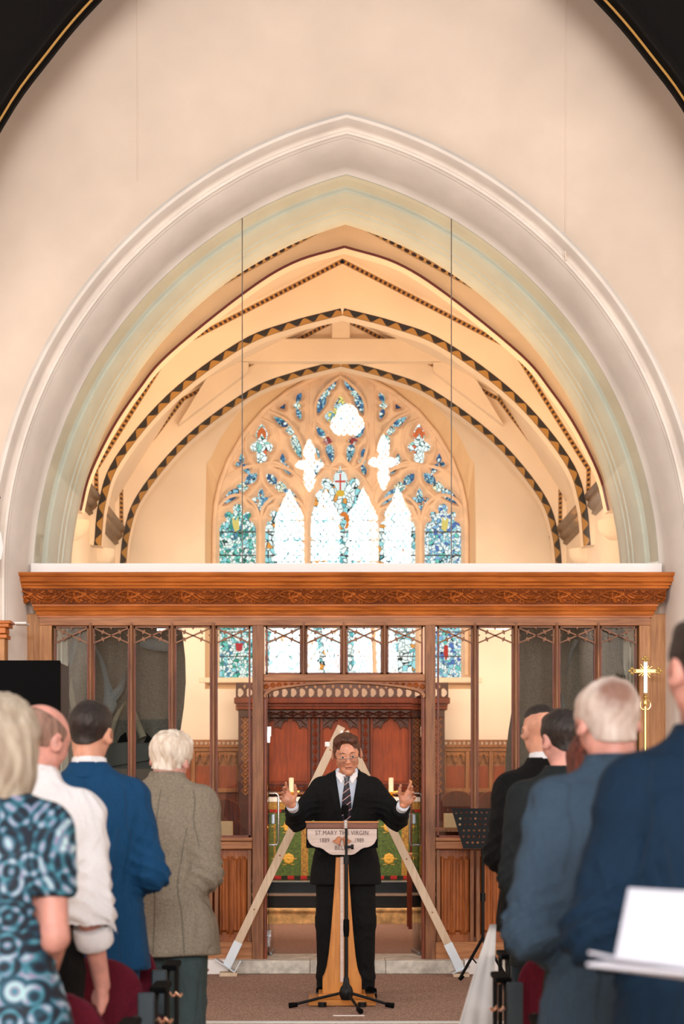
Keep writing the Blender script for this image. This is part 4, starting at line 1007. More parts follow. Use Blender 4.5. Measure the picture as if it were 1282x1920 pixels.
# panelling on the east wall each side
YD = 21.86
for sx, (a, c) in ((-1, (232, 448)), (1, (832, 1052))):
    x0, x1 = PX(a, YD), PX(c, YD); t = thing('wall_panelling', 'arcaded oak panelling on the east wall, %s of the reredos' % ('left' if sx < 0 else 'right'), 'panelling', ((x0+x1)/2, YD, 0.485))
    MB().box(x0, x1, YD+0.03, YD+0.10, 0.4, PZ(1402, YD)).build('backing', M['dado'], t)
    crest(x0, x1, PZ(1397, YD), PZ(1387, YD), YD, M['dado'], 26, t); MB().box(x0, x1, YD-0.03, YD+0.1, PZ(1402, YD), PZ(1396.5, YD)).build('top_moulding', M['dado'], t, bevel=0.008)
    MB().box(x0, x1, YD-0.01, YD+0.1, PZ(1409, YD), PZ(1402, YD)).build('top_rail', M['dado'], t, bevel=0.006)
    n = 5; w_ = (x1-x0)/n
    for i in range(n):
        xa = x0+i*w_; arcade(xa+.03, xa+w_-.03, PZ(1436, YD), PZ(1410, YD), YD+0.0, M['dado'], 2, t)
        MB().box(xa-.02, xa+.025, YD-0.005, YD+0.04, 0.5, PZ(1409, YD)).build('stile', M['dado'], t, bevel=0.004)
        MB().box(xa+.03, xa+w_-.03, YD+0.018, YD+0.03, PZ(1478, YD), PZ(1436, YD)).build('panel', M['panelw'], t)
    MB().box(x0, x1, YD-0.01, YD+0.05, PZ(1486, YD), PZ(1478, YD)).build('middle_rail', M['dado'], t, bevel=0.005)
    for i in range(n): MB().box(x0+i*w_+.03, x0+(i+1)*w_-.03, YD+0.02, YD+0.03, 0.6, PZ(1486, YD)).build('panel', M['reredos'], t)
# altar
YA = 20.0
al = thing('altar', 'altar under a green and gold embroidered frontal with a white cloth on top', 'altar', (0.0, YA+0.4, 0.497))
ax0, ax1 = PX(503, YA), PX(768, YA); zt = PZ(1497, YA)
M['green'] = pm('green brocade', (92, 118, 30), 0.55, nscale=38, namt=0.4, col2=(44, 66, 14), bscale=60, bstr=0.3)
M['goldcl'] = pm('gold brocade', (196, 150, 48), 0.45, nscale=60, namt=0.45, col2=(120, 80, 16), bscale=90, bstr=0.5)
M['redcl'] = pm('red fringe', (176, 24, 22), 0.7); M['darkcl'] = pm('dark green fringe', (26, 34, 16), 0.8)
MB().box(ax0, ax1, YA+0.012, YA+0.75, 0.497, zt-0.01).build('altar_body', M['reredos'], al)
gp = MB().box(ax0, ax1, YA, YA+0.012, PZ(1643, YA), PZ(1520, YA)).build('frontal', M['green'], al)
MB().box(ax0, ax1, YA-0.016, YA, PZ(1518, YA), zt).build('superfrontal', M['goldcl'], al, bevel=0.004)
for i in range(22):
    xa = ax0+(ax1-ax0)*i/22; xb = ax0+(ax1-ax0)*(i+1)/22
    MB().box(xa, xb, YA-0.014, YA-0.002, PZ(1523, YA), PZ(1518, YA)).build('fringe_tuft', M['redcl' if i % 2 else 'darkcl'], al)
    MB().box(xa, xb, YA-0.010, YA+0.004, PZ(1648, YA)+0.0, PZ(1642, YA)).build('fringe_tuft', M['redcl' if i % 2 else 'darkcl'], al)
for c in (510, 571, 635, 699, 759):
    MB().box(PX(c-6.5, YA), PX(c+6.5, YA), YA-0.006, YA+0.002, PZ(1642, YA), PZ(1523, YA)).build('gold_orphrey', M['goldcl'], al)
MB().box(ax0-0.01, ax1+0.01, YA-0.022, YA+0.77, zt-0.004, zt+0.012).build('white_cloth', M['white'], al, bevel=0.004)
MB().box(ax0-0.012, ax1+0.012, YA-0.026, YA-0.018, zt-0.035, zt+0.012).build('cloth_hem', M['white'], al)
M['rosette'] = pm('gold embroidery', (226, 176, 66), 0.4)
for px in (541, 604, 666, 729):
    for py in (1550, 1610):
        mb = MB(); x, z = PX(px, YA), PZ(py, YA)
        for k in range(8):
            t = 2*math.pi*k/8; mb.lathe([(0.001, 0.012), (0.020, 0.008), (0.026, 0)], (x+0.034*math.cos(t), YA-0.004, z+0.034*math.sin(t)), 8, Matrix.Rotation(math.pi/2, 3, 'X'))
        mb.lathe([(0.001, 0.016), (0.02, 0.010), (0.028, 0)], (x, YA-0.004, z), 10, Matrix.Rotation(math.pi/2, 3, 'X'))
        for s in (-1, 1): mb.box(min(x+s*.03, x+s*.085), max(x+s*.03, x+s*.085), YA-.006, YA, z-.004, z+.004); mb.box(min(x+s*.02, x+s*.06), max(x+s*.02, x+s*.06), YA-.006, YA, z-.062, z-.056)
        mb.build('gold_rosette', M['rosette'], al, True)
def candle(px, label):
    x = PX(px, YA+0.3); z = zt+0.0125; Yc = YA+0.3
    t = thing('candlestick', label, 'candle', (x, Yc, z), group='altar candles')
    MB().lathe([(0.001, 0), (0.05, 0), (0.05, 0.008), (0.02, 0.02), (0.014, 0.03), (0.05, 0.045), (0.055, 0.055), (0.001, 0.055)], (x, Yc, z), 16).build('holder', M['gold'], t, True)
    for s in (-1, 1): MB().bar((x, Yc, z+.05), (x+s*.085, Yc, z+.062), 0.014, 0.03).build('holder_arm', M['gold'], t)
    MB().lathe([(0.001, 0.055), (0.025, 0.055), (0.025, 0.20), (0.018, 0.205), (0.001, 0.203)], (x, Yc, z), 14).build('candle', pm('wax', (238, 226, 200), 0.5), t, True)
candle(546, 'fat white altar candle in a brass holder beside the speaker\'s right hand'); candle(733, 'fat white altar candle in a brass holder beside the speaker\'s left arm')
# brass altar desk and tall candlestick at the doorway's right edge
x = PX(778, YA+0.2); t = thing('brass_stand', 'brass dish on a tall turned stand at the altar\'s right end', 'stand', (x, YA-0.4, 0.497))
MB().lathe([(0.001, 0), (0.09, 0), (0.09, 0.02), (0.02, 0.05), (0.014, 0.3), (0.022, 0.32), (0.014, 0.34), (0.014, 0.75), (0.03, 0.78), (0.012, 0.82), (0.02, 0.93), (0.05, 0.97), (0.001, 0.97)], (x, YA-0.4, 0.497), 16).build('stem', M['gold'], t, True)
MB().lathe([(0.001, 0.97), (0.06, 0.975), (0.085, 1.0), (0.09, 1.02), (0.08, 1.02), (0.001, 0.99)], (x, YA-0.4, 0.497), 18).build('dish', M['gold'], t, True)
x = PX(500, YA); t = thing('brass_stand', 'turned brass candlestick at the altar\'s left end, behind the open glass door', 'stand', (x, YA-0.35, 0.497))
MB().lathe([(0.001, 0), (0.08, 0), (0.08, 0.02), (0.018, 0.05), (0.014, 0.5), (0.03, 0.53), (0.014, 0.56), (0.016, 0.8), (0.035, 0.86), (0.014, 0.9), (0.03, 0.98), (0.045, 1.0), (0.001, 1.0)], (x, YA-0.35, 0.497), 16).build('stem', M['gold'], t, True)
# small table at right of the altar steps
Yt = 18.2; t = thing('side_table', 'small plain oak table beside the altar steps', 'table', (PX(792, Yt), Yt, FL)); s_ = F/Yt
MB().box(PX(760, Yt), PX(835, Yt), Yt-0.2, Yt+0.2, PZ(1606, Yt), PZ(1600, Yt)).build('tabletop', M['oakh'], t, bevel=0.004)
for (a, y_) in ((768, -.16), (826, -.16), (768, .16), (826, .16)): MB().box(PX(a, Yt)-.02, PX(a, Yt)+.02, Yt+y_-.02, Yt+y_+.02, FL, PZ(1606, Yt)).build('leg', M['reredos'], t, bevel=0.003)
MB().box(PX(770, Yt), PX(824, Yt), Yt-0.16, Yt-0.14, PZ(1622, Yt), PZ(1606, Yt)).build('apron', M['reredos'], t)
# bare seats and books behind the side panes
for (px, py, Yq, lab) in ((420, 1540, 17.0, 'cream box on a stall behind the left screen panes'), (848, 1525, 17.0, 'cream paper box on a stall behind the right screen panes')):
    x = PX(px, Yq); z = PZ(py, Yq); o = MB().box(x-0.075, x+0.075, Yq-0.06, Yq+0.06, z-0.128, z).build('paper_box', pm('cream card', (232, 206, 166), 0.7), bevel=0.004); tag(o, lab, 'box')
    t = thing('choir_stall', 'oak choir stall with rounded seat back behind the %s screen panes' % ('left' if px < 600 else 'right'), 'seat', (x, Yq+0.1, FL))
    MB().box(x-0.55 if px < 600 else x-.15, x+0.15 if px < 600 else x+0.6, Yq-0.16, Yq+0.16, z-0.16, z-0.13).build('book_ledge', M['oakh'], t, bevel=0.005)
    MB().box(x-0.52 if px < 600 else x-.12, x+0.12 if px < 600 else x+0.57, Yq+0.1, Yq+0.13, FL, z-0.16).build('front_board', M['reredos'], t)
    bk = MB(); 
    for k in range(2):
        cx_ = (x-0.36 if px < 600 else x+.06)+0.34*k; q = [(cx_-.15, FL), (cx_-.15, z+0.10)]+[(cx_-.15*math.cos(a), z+.10+.10*math.sin(a)) for a in [math.pi*i/10 for i in range(11)]]+[(cx_+.15, FL)]
        MB().prism(q, Yq+0.30, Yq+0.33).build('seat_back', M['reredos'], t, bevel=0.008)
# chancel uplighters: plaster half bowls on the side walls
for (sx, Y, nm) in ((-1, 17.6, 'nearer, on the left'), (-1, 19.7, 'farther, on the left'), (1, 17.6, 'nearer, on the right'), (1, 19.7, 'farther, on the right')):
    z = 3.70; t = thing('wall_uplighter', 'cream half-bowl uplighter on the chancel side wall, the %s' % nm, 'lamp', (sx*XW, Y, z), group='chancel uplighters')
    MB().lathe([(0.001, 0), (0.07, 0.01), (0.13, 0.05), (0.165, 0.11), (0.175, 0.18), (0.165, 0.18), (0.15, 0.12), (0.001, 0.10)], (sx*(XW-0.001), Y, z), 16, None, math.pi/2 if sx > 0 else -math.pi/2, 3*math.pi/2 if sx > 0 else math.pi/2).build('bowl', M['cream'], t, True)
    MB().box(*sorted((sx*(XW-.10), sx*(XW-.03))), Y-.05, Y+.05, z+.115, z+.14).build('bulb', emis('lamp glow', (255, 214, 150), 12), t)
    l = bpy.data.lights.new('uplight', 'SPOT'); l.energy = 30; l.color = (1.0, 0.66, 0.35); l.spot_size = 2.4; l.spot_blend = 0.8; l.shadow_soft_size = 0.06
    lo = bpy.data.objects.new('uplight', l); C.objects.link(lo); lo.location = (sx*(XW-0.10), Y, z+0.22); lo.rotation_euler = lookat(lo.location, (0, Y, z+3.2))
    MB().tube([(sx*(XW-.012), Y+.0, z+.20), (sx*(XW-.012), Y-.02, z+.42), (sx*(XW-.03), Y-.05, z+.62)], 0.008, 6).build('cable', M['brownm'], t)
# ---------------------------------------------------------------- people
M['skin'] = pm('skin', (214, 152, 126), 0.5, nscale=14, namt=0.12, bscale=60, bstr=0.05, sss=0.08)
M['skinpink'] = pm('pink skin', (222, 158, 144), 0.5, nscale=12, namt=0.14, sss=0.08)
M['skintan'] = pm('tanned skin', (208, 142, 112), 0.42, nscale=22, namt=0.16, bscale=80, bstr=0.08, sss=0.06)
M['lips'] = pm('lips', (170, 92, 80), 0.5)
def hairmat(name, c1, c2, sc_=60, amt=0.6): return pm(name, c1, 0.55, nscale=sc_, col2=c2, bscale=sc_*1.6, bstr=amt, stretch=(1, 1, 0.22), bdist=0.01)
M['hbrown'] = hairmat('brown hair', (104, 60, 38), (48, 24, 14)); M['hdark'] = hairmat('dark hair', (44, 28, 22), (18, 12, 10)); M['hwhite'] = hairmat('white hair', (240, 228, 214), (196, 172, 150), 45)
M['hgrey'] = hairmat('grey hair', (214, 198, 188), (160, 128, 112), 11, 0.3); M['hstub'] = hairmat('cropped brown grey hair', (160, 124, 108), (112, 82, 70), 50, 0.25); M['hblond'] = hairmat('ash blonde hair', (204, 192, 174), (150, 132, 114), 30, 0.4)
M['hred'] = hairmat('auburn hair', (110, 42, 22), (58, 18, 10), 40)
def cloth(name, c, amt=0.10, rough=0.85, sc_=240, b=0.25, folds=0.9):
    m = pm(name, c, rough, nscale=sc_, namt=amt, bscale=sc_*1.5, bstr=b, bdist=0.004, spec=0.25)
    nt = m.node_tree; b1 = [n for n in nt.nodes if n.type == 'BUMP'][0]; tc = [n for n in nt.nodes if n.type == 'TEX_COORD'][0]
    mp = nn(nt, 'ShaderNodeMapping'); mp.inputs['Scale'].default_value = (1.0, 1.0, 0.55); mp.inputs['Rotation'].default_value = (0.5, 0.3, 0.4); nt.links.new(tc.outputs['Object'], mp.inputs[0])
    n = nn(nt, 'ShaderNodeTexNoise'); n.inputs['Scale'].default_value = 6.5; n.inputs['Detail'].default_value = 2.5; n.inputs['Distortion'].default_value = 1.6; nt.links.new(mp.outputs[0], n.inputs['Vector'])
    b2 = nn(nt, 'ShaderNodeBump'); b2.inputs['Strength'].default_value = folds; b2.inputs['Distance'].default_value = 0.035; nt.links.new(n.outputs['Fac'], b2.inputs['Height']); nt.links.new(b2.outputs[0], b1.inputs['Normal'])
    return m
M['shirt'] = cloth('white shirt', (236, 234, 238), 0.03); M['shirtb'] = cloth('pale blue shirt', (206, 214, 230), 0.03)
M['suit'] = cloth('black suit', (7, 7, 8), 0.2); M['bluesuit'] = cloth('royal blue suit', (12, 64, 104), 0.12); M['tweed'] = cloth('taupe tweed', (136, 124, 108), 0.16, 0.9, 160, 0.4)
M['greytr'] = cloth('grey green trousers', (62, 76, 78), 0.1); M['darkgrey'] = cloth('dark grey suit', (30, 36, 38), 0.15); M['slatesuit'] = cloth('slate blue suit', (58, 78, 98), 0.12); M['navy'] = cloth('navy suit', (10, 38, 62), 0.12)
M['shoe'] = pm('polished black leather', (12, 12, 13), 0.15)
class Fig:
    def __init__(s, label, X, Y, rz=0.0, H=1.75, lean=0.0, sway=0.0, head=(0, 0, 0, 0, 0, 0), wide=1.0, name='person'):
        s.root = thing(name, label, 'person', (X, Y, 0.004), rz); s.k = H/1.75; s.lean = lean; s.sway = sway; s.w = wide
        s.hs = 1.0; s.H = H
        dx, dy, dz, yaw, pitch, roll = head
        # rotations: yaw about z (positive to the left), pitch (positive looks down), roll
        s.R = (Matrix.Rotation(math.radians(yaw), 3, 'Z') @ Matrix.Rotation(math.radians(-pitch), 3, 'X') @ Matrix.Rotation(math.radians(roll), 3, 'Y'))
        n = s.sp(1.49); s.neck = Vector(n); s.hc = Vector((n[0]+dx, n[1]+0.025+dy, (1.632+dz)*s.k))
    def sp(s, z):
        q = max(0, z-0.95); return (s.sway*q, s.lean*q**1.25*1.2, z*s.k)
    def P(s, x, y, z):
        c = s.sp(z); return (c[0]+x*s.w, c[1]+y, c[2])
    def hp(s, x, y, z): return tuple(s.R @ (Vector((x, y, z))*s.hs)+s.hc)
    def add(s, name, me, label=None):
        o = bpy.data.objects.new(name, me); C.objects.link(o); lchild(o, s.root)
        if label: o['label'] = label
        return o
def head_sdf(g, f, face=False):
    R = f.R; s = f.hs
    def E_(c, r, k=0.02, op='u', rot=None): g.ell(f.hp(*c), [q*s for q in r], R @ rot if rot is not None else R, k, op)
    def K(a, b, r1, r2, k=0.02, op='u'): g.cone(f.hp(*a), f.hp(*b), r1*s, r2*s, k, op)
    E_((0, -.012, .034), (.076, .096, .084)); E_((0, .026, -.002), (.064, .064, .098), .03)
    K((-.042, .012, -.056), (0, .062, -.096), .024, .022, .03); K((.042, .012, -.056), (0, .062, -.096), .024, .022, .03)
    E_((0, .078, -.098), (.022, .018, .017), .02)
    for q in (-1, 1):
        E_((q*.035, .056, -.022), (.024, .025, .027), .025)
        rot = Matrix.Rotation(-q*0.55, 3, 'Z') @ Matrix.Rotation(0.12, 3, 'X')
        E_((q*.083, -.010, -.004), (.010, .023, .035), .008, 'u', rot); E_((q*.092, -.004, .002), (.007, .011, .019), .005, 's', rot)
    K((-.034, .078, .020), (.034, .078, .020), .012, .012, .014)
    K((0, .084, .010), (0, .106, -.028), .008, .0125, .012)
    for q in (-1, 1): E_((q*.011, .098, -.032), (.009, .009, .007), .006)
    if face:
        for q in (-1, 1):
            E_((q*.031, .096, .004), (.019, .013, .011), .010, 's')
            K((q*.016, .0875, .0095), (q*.046, .080, .0085), .0058, .0052, .004)      # upper lid
            K((q*.018, .086, -.0045), (q*.045, .080, -.0035), .0045, .004, .004)
            K((q*.020, .092, -.036), (q*.034, .076, -.062), .003, .003, .008, 's')       # fold beside the mouth
            E_((q*.0065, .104, -.0375), (.0035, .006, .003), .002, 's')
        E_((0, .088, -.058), (.026, .012, .0065), .006); E_((0, .087, -.069), (.022, .012, .0075), .006)
        K((-.021, .097, -.0630), (.021, .097, -.0630), .0018, .0018, .001, 's'); E_((0, .094, -.0635), (.014, .010, .0035), .002, 's')
def hand_sdf(g, w_, fdir, n, side, curl=0.5, k=1.0, spread=0.12, thumb=1.0, idx=None):
    w_ = Vector(w_); f = Vector(fdir).normalized(); n = Vector(n); n = (n-f*n.dot(f)).normalized(); u = f.cross(n)*side
    for i, (o, L_, r) in enumerate(((.030, .070, .0088), (.010, .078, .0092), (-.010, .072, .0088), (-.029, .056, .0078))):
        o *= k; b = w_+u*o*0.55+f*.012; kn = w_+f*(.088-.004*abs(i-1))*k+u*o+n*(-.002)
        g.cone(b, kn, .0145*k, .0115*k, .012)
        d = (f+u*spread*(1.2-i*0.8)).normalized(); p = kn; c = (curl if idx is None else idx[i]); seg = (.45, .30, .25)
        for j in range(3):
            a = c*(0.75, 1.0, 0.8)[j]*0.9; d = (d*math.cos(a)+n*math.sin(a)).normalized(); q = p+d*L_*seg[j]*k
            g.cone(p, q, r*(1-.08*j)*k, r*(.94-.08*j)*k, .003 if j or True else .006); p = q
            n = (n-d*n.dot(d)).normalized() if False else n
    g.ell(w_+f*.045*k+n*.006, (.030*k, .020*k, .030*k), None, .015)
    a = w_+f*.022*k+u*.024*k+n*.006; b = a+(u*.62+f*.62*thumb+n*.38).normalized()*.042*k; c = b+(u*.42+f*.85*thumb+n*.22).normalized()*.034*k; d = c+(u*.30+f*.92*thumb+n*.10).normalized()*.026*k
    g.cone(a, b, .0155*k, .0115*k, .012); g.cone(b, c, .0112*k, .0100*k, .003); g.cone(c, d, .0098*k, .0082*k, .003)
def body(f, arms, mat, fine=0.006, face=False, hands=None, waist=1.0, legs=True, xr=0.55, hstep=None, spread=.10):
    """one continuous figure: head, neck, trunk, arms with hands, legs"""
    P = f.P; k = f.k; hz = f.hc.z; hx = f.hc.x; hy = f.hc.y
    st = 0.016; hf = fine if not face else 0.0028; hs_ = hstep or fine
    zb = 0.0; hzs = hz-0.15*f.hs
    allp = [Vector(arms[q][1]) for q in arms]; zmin = min(p.z for p in allp)-.16; zmax = max(p.z for p in allp)+.2
    zA = max(0.02, min(zmin, hzs-0.05)); zs = axis(-.01, zA, st, zA, hzs, hs_, hzs, hz+.16*f.hs, hf)
    xm = min(p.x for p in allp); xM = max(p.x for p in allp)
    hl, hr = hx-0.11*f.hs, hx+0.11*f.hs
    if abs(xm-hl) < .02 or xm > hl: xs = axis(-xr, hl, hs_, hl, hr, hf, hr, xr, hs_)
    else: xs = axis(-xr, xm-.11, st, xm-.11, xm+.11 if xm+.11 < hl else hl, hs_, *((xm+.11, hl, st) if xm+.11 < hl else ()), hl, hr, hf, *((hr, xM-.11, st) if xM-.11 > hr else ()), max(xM-.11, hr), xM+.11, hs_, xM+.11, xr, st)
    ymax = max(max(p.y for p in allp)+.2, hy+.16); ys = axis(-.26, hy-.13, st, hy-.13, ymax, hf if face else hs_)
    g = SDF(xs, ys, zs)
    head_sdf(g, f, face)
    g.cone(f.hp(0, -.022, -.045), (f.neck.x, f.neck.y-.005, f.neck.z-.02), .054*f.hs, .060, .03)
    g.loft([(z*k, f.sp(z)[0], f.sp(z)[1]-.0, rx*f.w, ry) for z, rx, ry in ((.86, .15, .10), (.98, .15, .10), (1.12, .13*waist, .09), (1.30, .16, .105), (1.42, .15, .09), (1.49, .07, .06))], 2.3, .03)
    for q in arms:
        el, wr, fd, nr, curl = arms[q][:5]; sh = P(q*.155, 0, 1.385)
        g.chain([sh, el, wr], [.052, .040, .027], .02)
        kw = arms[q][5] if len(arms[q]) > 5 else {}
        hand_sdf(g, wr, fd, nr, q, curl, **kw)
    if legs:
        for q in (-1, 1):
            g.chain([(q*.085*f.w, 0, .90*k), (q*spread*.95, .01, .50*k), (q*spread, -.015, .10)], [.082, .052, .038], .03); g.cone((q*spread, -.02, .06), (q*spread*1.05, .03, .045), .028, .012, .02)
    o = f.add('body', g.mesh('body', mat)); return o
def wrinkles(amp, seed, foc=()):
    def fn(x, y, z):
        r = amp*0.5*np.sin(14*x+6*np.sin(7*z+seed)+22*z)*np.sin(9*y+5*z+seed)
        r = r-amp*1.1*(1-np.abs(np.sin(13*x+9*z*np.sign(x)+1.6*np.sin(6*z+seed))))**2*np.exp(-((z-1.02)/.22)**2)
        for (c, rad, a) in foc:
            m = np.exp(-(((x-c[0])**2+(y-c[1])**2+(z-c[2])**2)/rad**2)); ph = 46*z+20*y+24*np.abs(x)+seed+2.2*np.sin(11*y+9*z+seed)
            r = r-a*2.1*m*((1-np.abs(np.sin(ph)))**1.6-.3)
        return r
    return fn
def top(f, arms, mat, name='jacket', hem=0.72, bulk=1.0, step=0.010, cuff=0.0, flare=1.0, amp=0.006, open_=None, sleeve=None, lab=None, armr=(.070, .058, .046), neckz=1.52, lap=False, waist=1.0, wr_a=0.007, shl=1.0):
    P = f.P; k = f.k
    pts = [Vector(arms[q][j]) for q in arms for j in (0, 1)]
    xa = min(min(p.x for p in pts)-.12, -.34); xb = max(max(p.x for p in pts)+.12, .34); ya = -.28; yb = max(.34, max(p.y for p in pts)+.12, f.sp(1.45)[1]+.24)
    z0 = min(hem*k, min(p.z for p in pts)-.1)-.02
    g = SDF(np.arange(xa, xb, step), np.arange(ya, yb, step), np.arange(z0, neckz*k+.04, step))
    b = bulk; w_ = f.w
    lv = [(hem, .215*flare, .150*flare), (.86, .205*(1+(flare-1)*.6), .145), (1.0, .185*waist, .135), (1.10, .182*waist, .132), (1.25, .208, .142), (1.35, .205, .132), (1.42, .160*shl, .100), (1.475, .092, .074), (neckz, .070, .066)]
    g.loft([(z*k, f.sp(z)[0], f.sp(z)[1], rx*w_*b, ry*b) for z, rx, ry in lv], 2.5, .0)
    for q in (-1, 1): g.cone(P(0, -.005, 1.455), P(q*.155*shl, -.008, 1.402), .050*b, .052*b, .04)
    foc = []
    for q in arms:
        el, wr = arms[q][0], arms[q][1]; sh = P(q*.166, 0, 1.375)
        e = Vector(wr)-(Vector(wr)-Vector(el)).normalized()*(-cuff if cuff < 0 else cuff)
        if sleeve == 'short': e = Vector(sh).lerp(Vector(el), .62); g.chain([sh, e], [armr[0]*b, armr[1]*b], .035); dd = (Vector(el)-Vector(sh)).normalized()
        else: g.chain([sh, el, e], [armr[0]*b, armr[1]*b, armr[2]*b], .035); dd = (Vector(wr)-Vector(el)).normalized()
        foc += [(tuple(el), .13, wr_a), ((sh[0], sh[1], sh[2]-.1), .09, wr_a*.7)]
        # cut the sleeve end square
        r, (X, Y, Z) = g.sub(tuple(c_-.09 for c_ in (e+dd*.04)), tuple(c_+.09 for c_ in (e+dd*.04)))
        d = (X-e[0])*dd[0]+(Y-e[1])*dd[1]+(Z-e[2])*dd[2]; near = np.sqrt((X-e[0])**2+(Y-e[1])**2+(Z-e[2])**2) < .085
        g.D[r] = np.where(near & (d > 0), np.maximum(g.D[r], d), g.D[r])
    g.disp(wrinkles(amp, len(f.root.name)*1.3+f.H*9, foc))
    if open_:
        z_b, z_t, wt = open_; X, Y, Z = g.x[:, None, None], g.y[None, :, None], g.z[None, None, :]
        wz = np.clip((Z-z_b)/(z_t-z_b), 0, 1.2)*wt; cx_ = f.sway*np.clip(Z/k-.95, 0, 1)
        front = (Y > f.sp(1.3)[1]+.02)
        if lap: lm = front & (np.abs(X-cx_) > wz-.004) & (np.abs(X-cx_) < wz+.012+.055*np.clip((Z-z_b)/(1.40*k-z_b), 0, 1)) & (Z > z_b+.02) & (Z < 1.49*k); g.D = g.D-np.where(lm, .006, 0).astype(np.float32)
        g.D = np.where(front & (Z > z_b) & (wz-np.abs(X-cx_) > -.02), np.maximum(g.D, wz-np.abs(X-cx_)), g.D).astype(np.float32)
    # neck opening
    n = f.neck; g.cone((n.x, n.y-.01, n.z+.09), (n.x, n.y+.01, n.z-.03), .066, .058, .008, 's')
    return f.add(name, g.mesh(name, mat), lab)
def collar(f, mat, name, r0, r1, z0, z1, gap=None, tilt=0.018, thick=.008, lab=None, step=.005):
    n = f.neck; k = f.k; hz = f.sp(1.49)[2]
    dz = hz-1.49*k
    g = SDF(np.arange(n.x-.13, n.x+.13, step), np.arange(n.y-.14, n.y+.14, step), np.arange(z0*k-.03, z1*k+.03, step))
    def lv(d): return [(z0*k, n.x, n.y-.004, r0-d, r0*1.02-d), ((z0+z1)/2*k, n.x, n.y+.000, (r0+r1)/2-d, (r0+r1)/2-d), (z1*k, n.x, n.y+.004, r1-d, r1-d)]
    g.loft(lv(0), 2.0, 0); g2 = SDF(g.x, g.y, g.z); l2 = lv(thick); l2[0] = (l2[0][0]-.02,)+l2[0][1:]; l2[-1] = (l2[-1][0]+.02,)+l2[-1][1:]; g2.loft(l2, 2.0, 0)
    g.D = np.maximum(g.D, -g2.D); Y = g.y[None, :, None]; Z = g.z[None, None, :]; X = g.x[:, None, None]
    g.D = np.maximum(g.D, (Z-(z1*k-tilt*0.5-(Y-n.y)*tilt*8)).astype(np.float32))     # falls towards the throat
    if gap: g.D = np.where(Y > n.y, np.maximum(g.D, (gap*(1-((Z-z0*k)/((z1-z0)*k))*0.4)-np.abs(X-n.x))), g.D).astype(np.float32)
    return f.add(name, g.mesh(name, mat), lab)
def trousers(f, mat, hem=0.06, step=0.012, r=(.108, .078, .066), spread=.10, lab=None):
    k = f.k; g = SDF(np.arange(-.28, .28, step), np.arange(-.2, .22, step), np.arange(hem-.02, 1.02*k, step))
    g.loft([(.82*k, 0, 0, .165*f.w, .115), (.92*k, 0, 0, .168*f.w, .120), (1.0*k, 0, 0, .155*f.w, .11)], 2.5, 0)
    for q in (-1, 1): g.chain([(q*.085*f.w, 0, .86*k), (q*spread*.95, .012, .50*k), (q*spread, -.015, .14), (q*spread, -.02, .03)], [r[0], r[1], r[2], r[2]*1.02], .02)
    g.disp(wrinkles(.006, f.H*7, [((q*spread, 0, zz), .10, .005) for q in (-1, 1) for zz in (.14, .5*k, .84*k)]))
    g.plane((0, 0, hem), (0, 0, -1)); return f.add('trousers', g.mesh('trousers', mat), lab)
def shoes(f, spread=.10, out=0.12, mat=None):
    for q in (-1, 1):
        g = SDF(np.arange(q*spread-.09, q*spread+.09, .006), np.arange(-.12, .26, .006), np.arange(-.005, .13, .006))
        t = (q*(spread+out*.22), .165, .030); g.cone((q*spread, -.045, .040), t, .038, .034, .02); g.ell((q*(spread+out*.2), .150, .030), (.043, .055, .030), None, .02); g.cone((q*spread, -.02, .05), (q*spread, -.02, .10), .044, .046, .03); g.plane((0, 0, .003), (0, 0, -1))
        f.add('shoe', g.mesh('shoe', mat or M['shoe']))
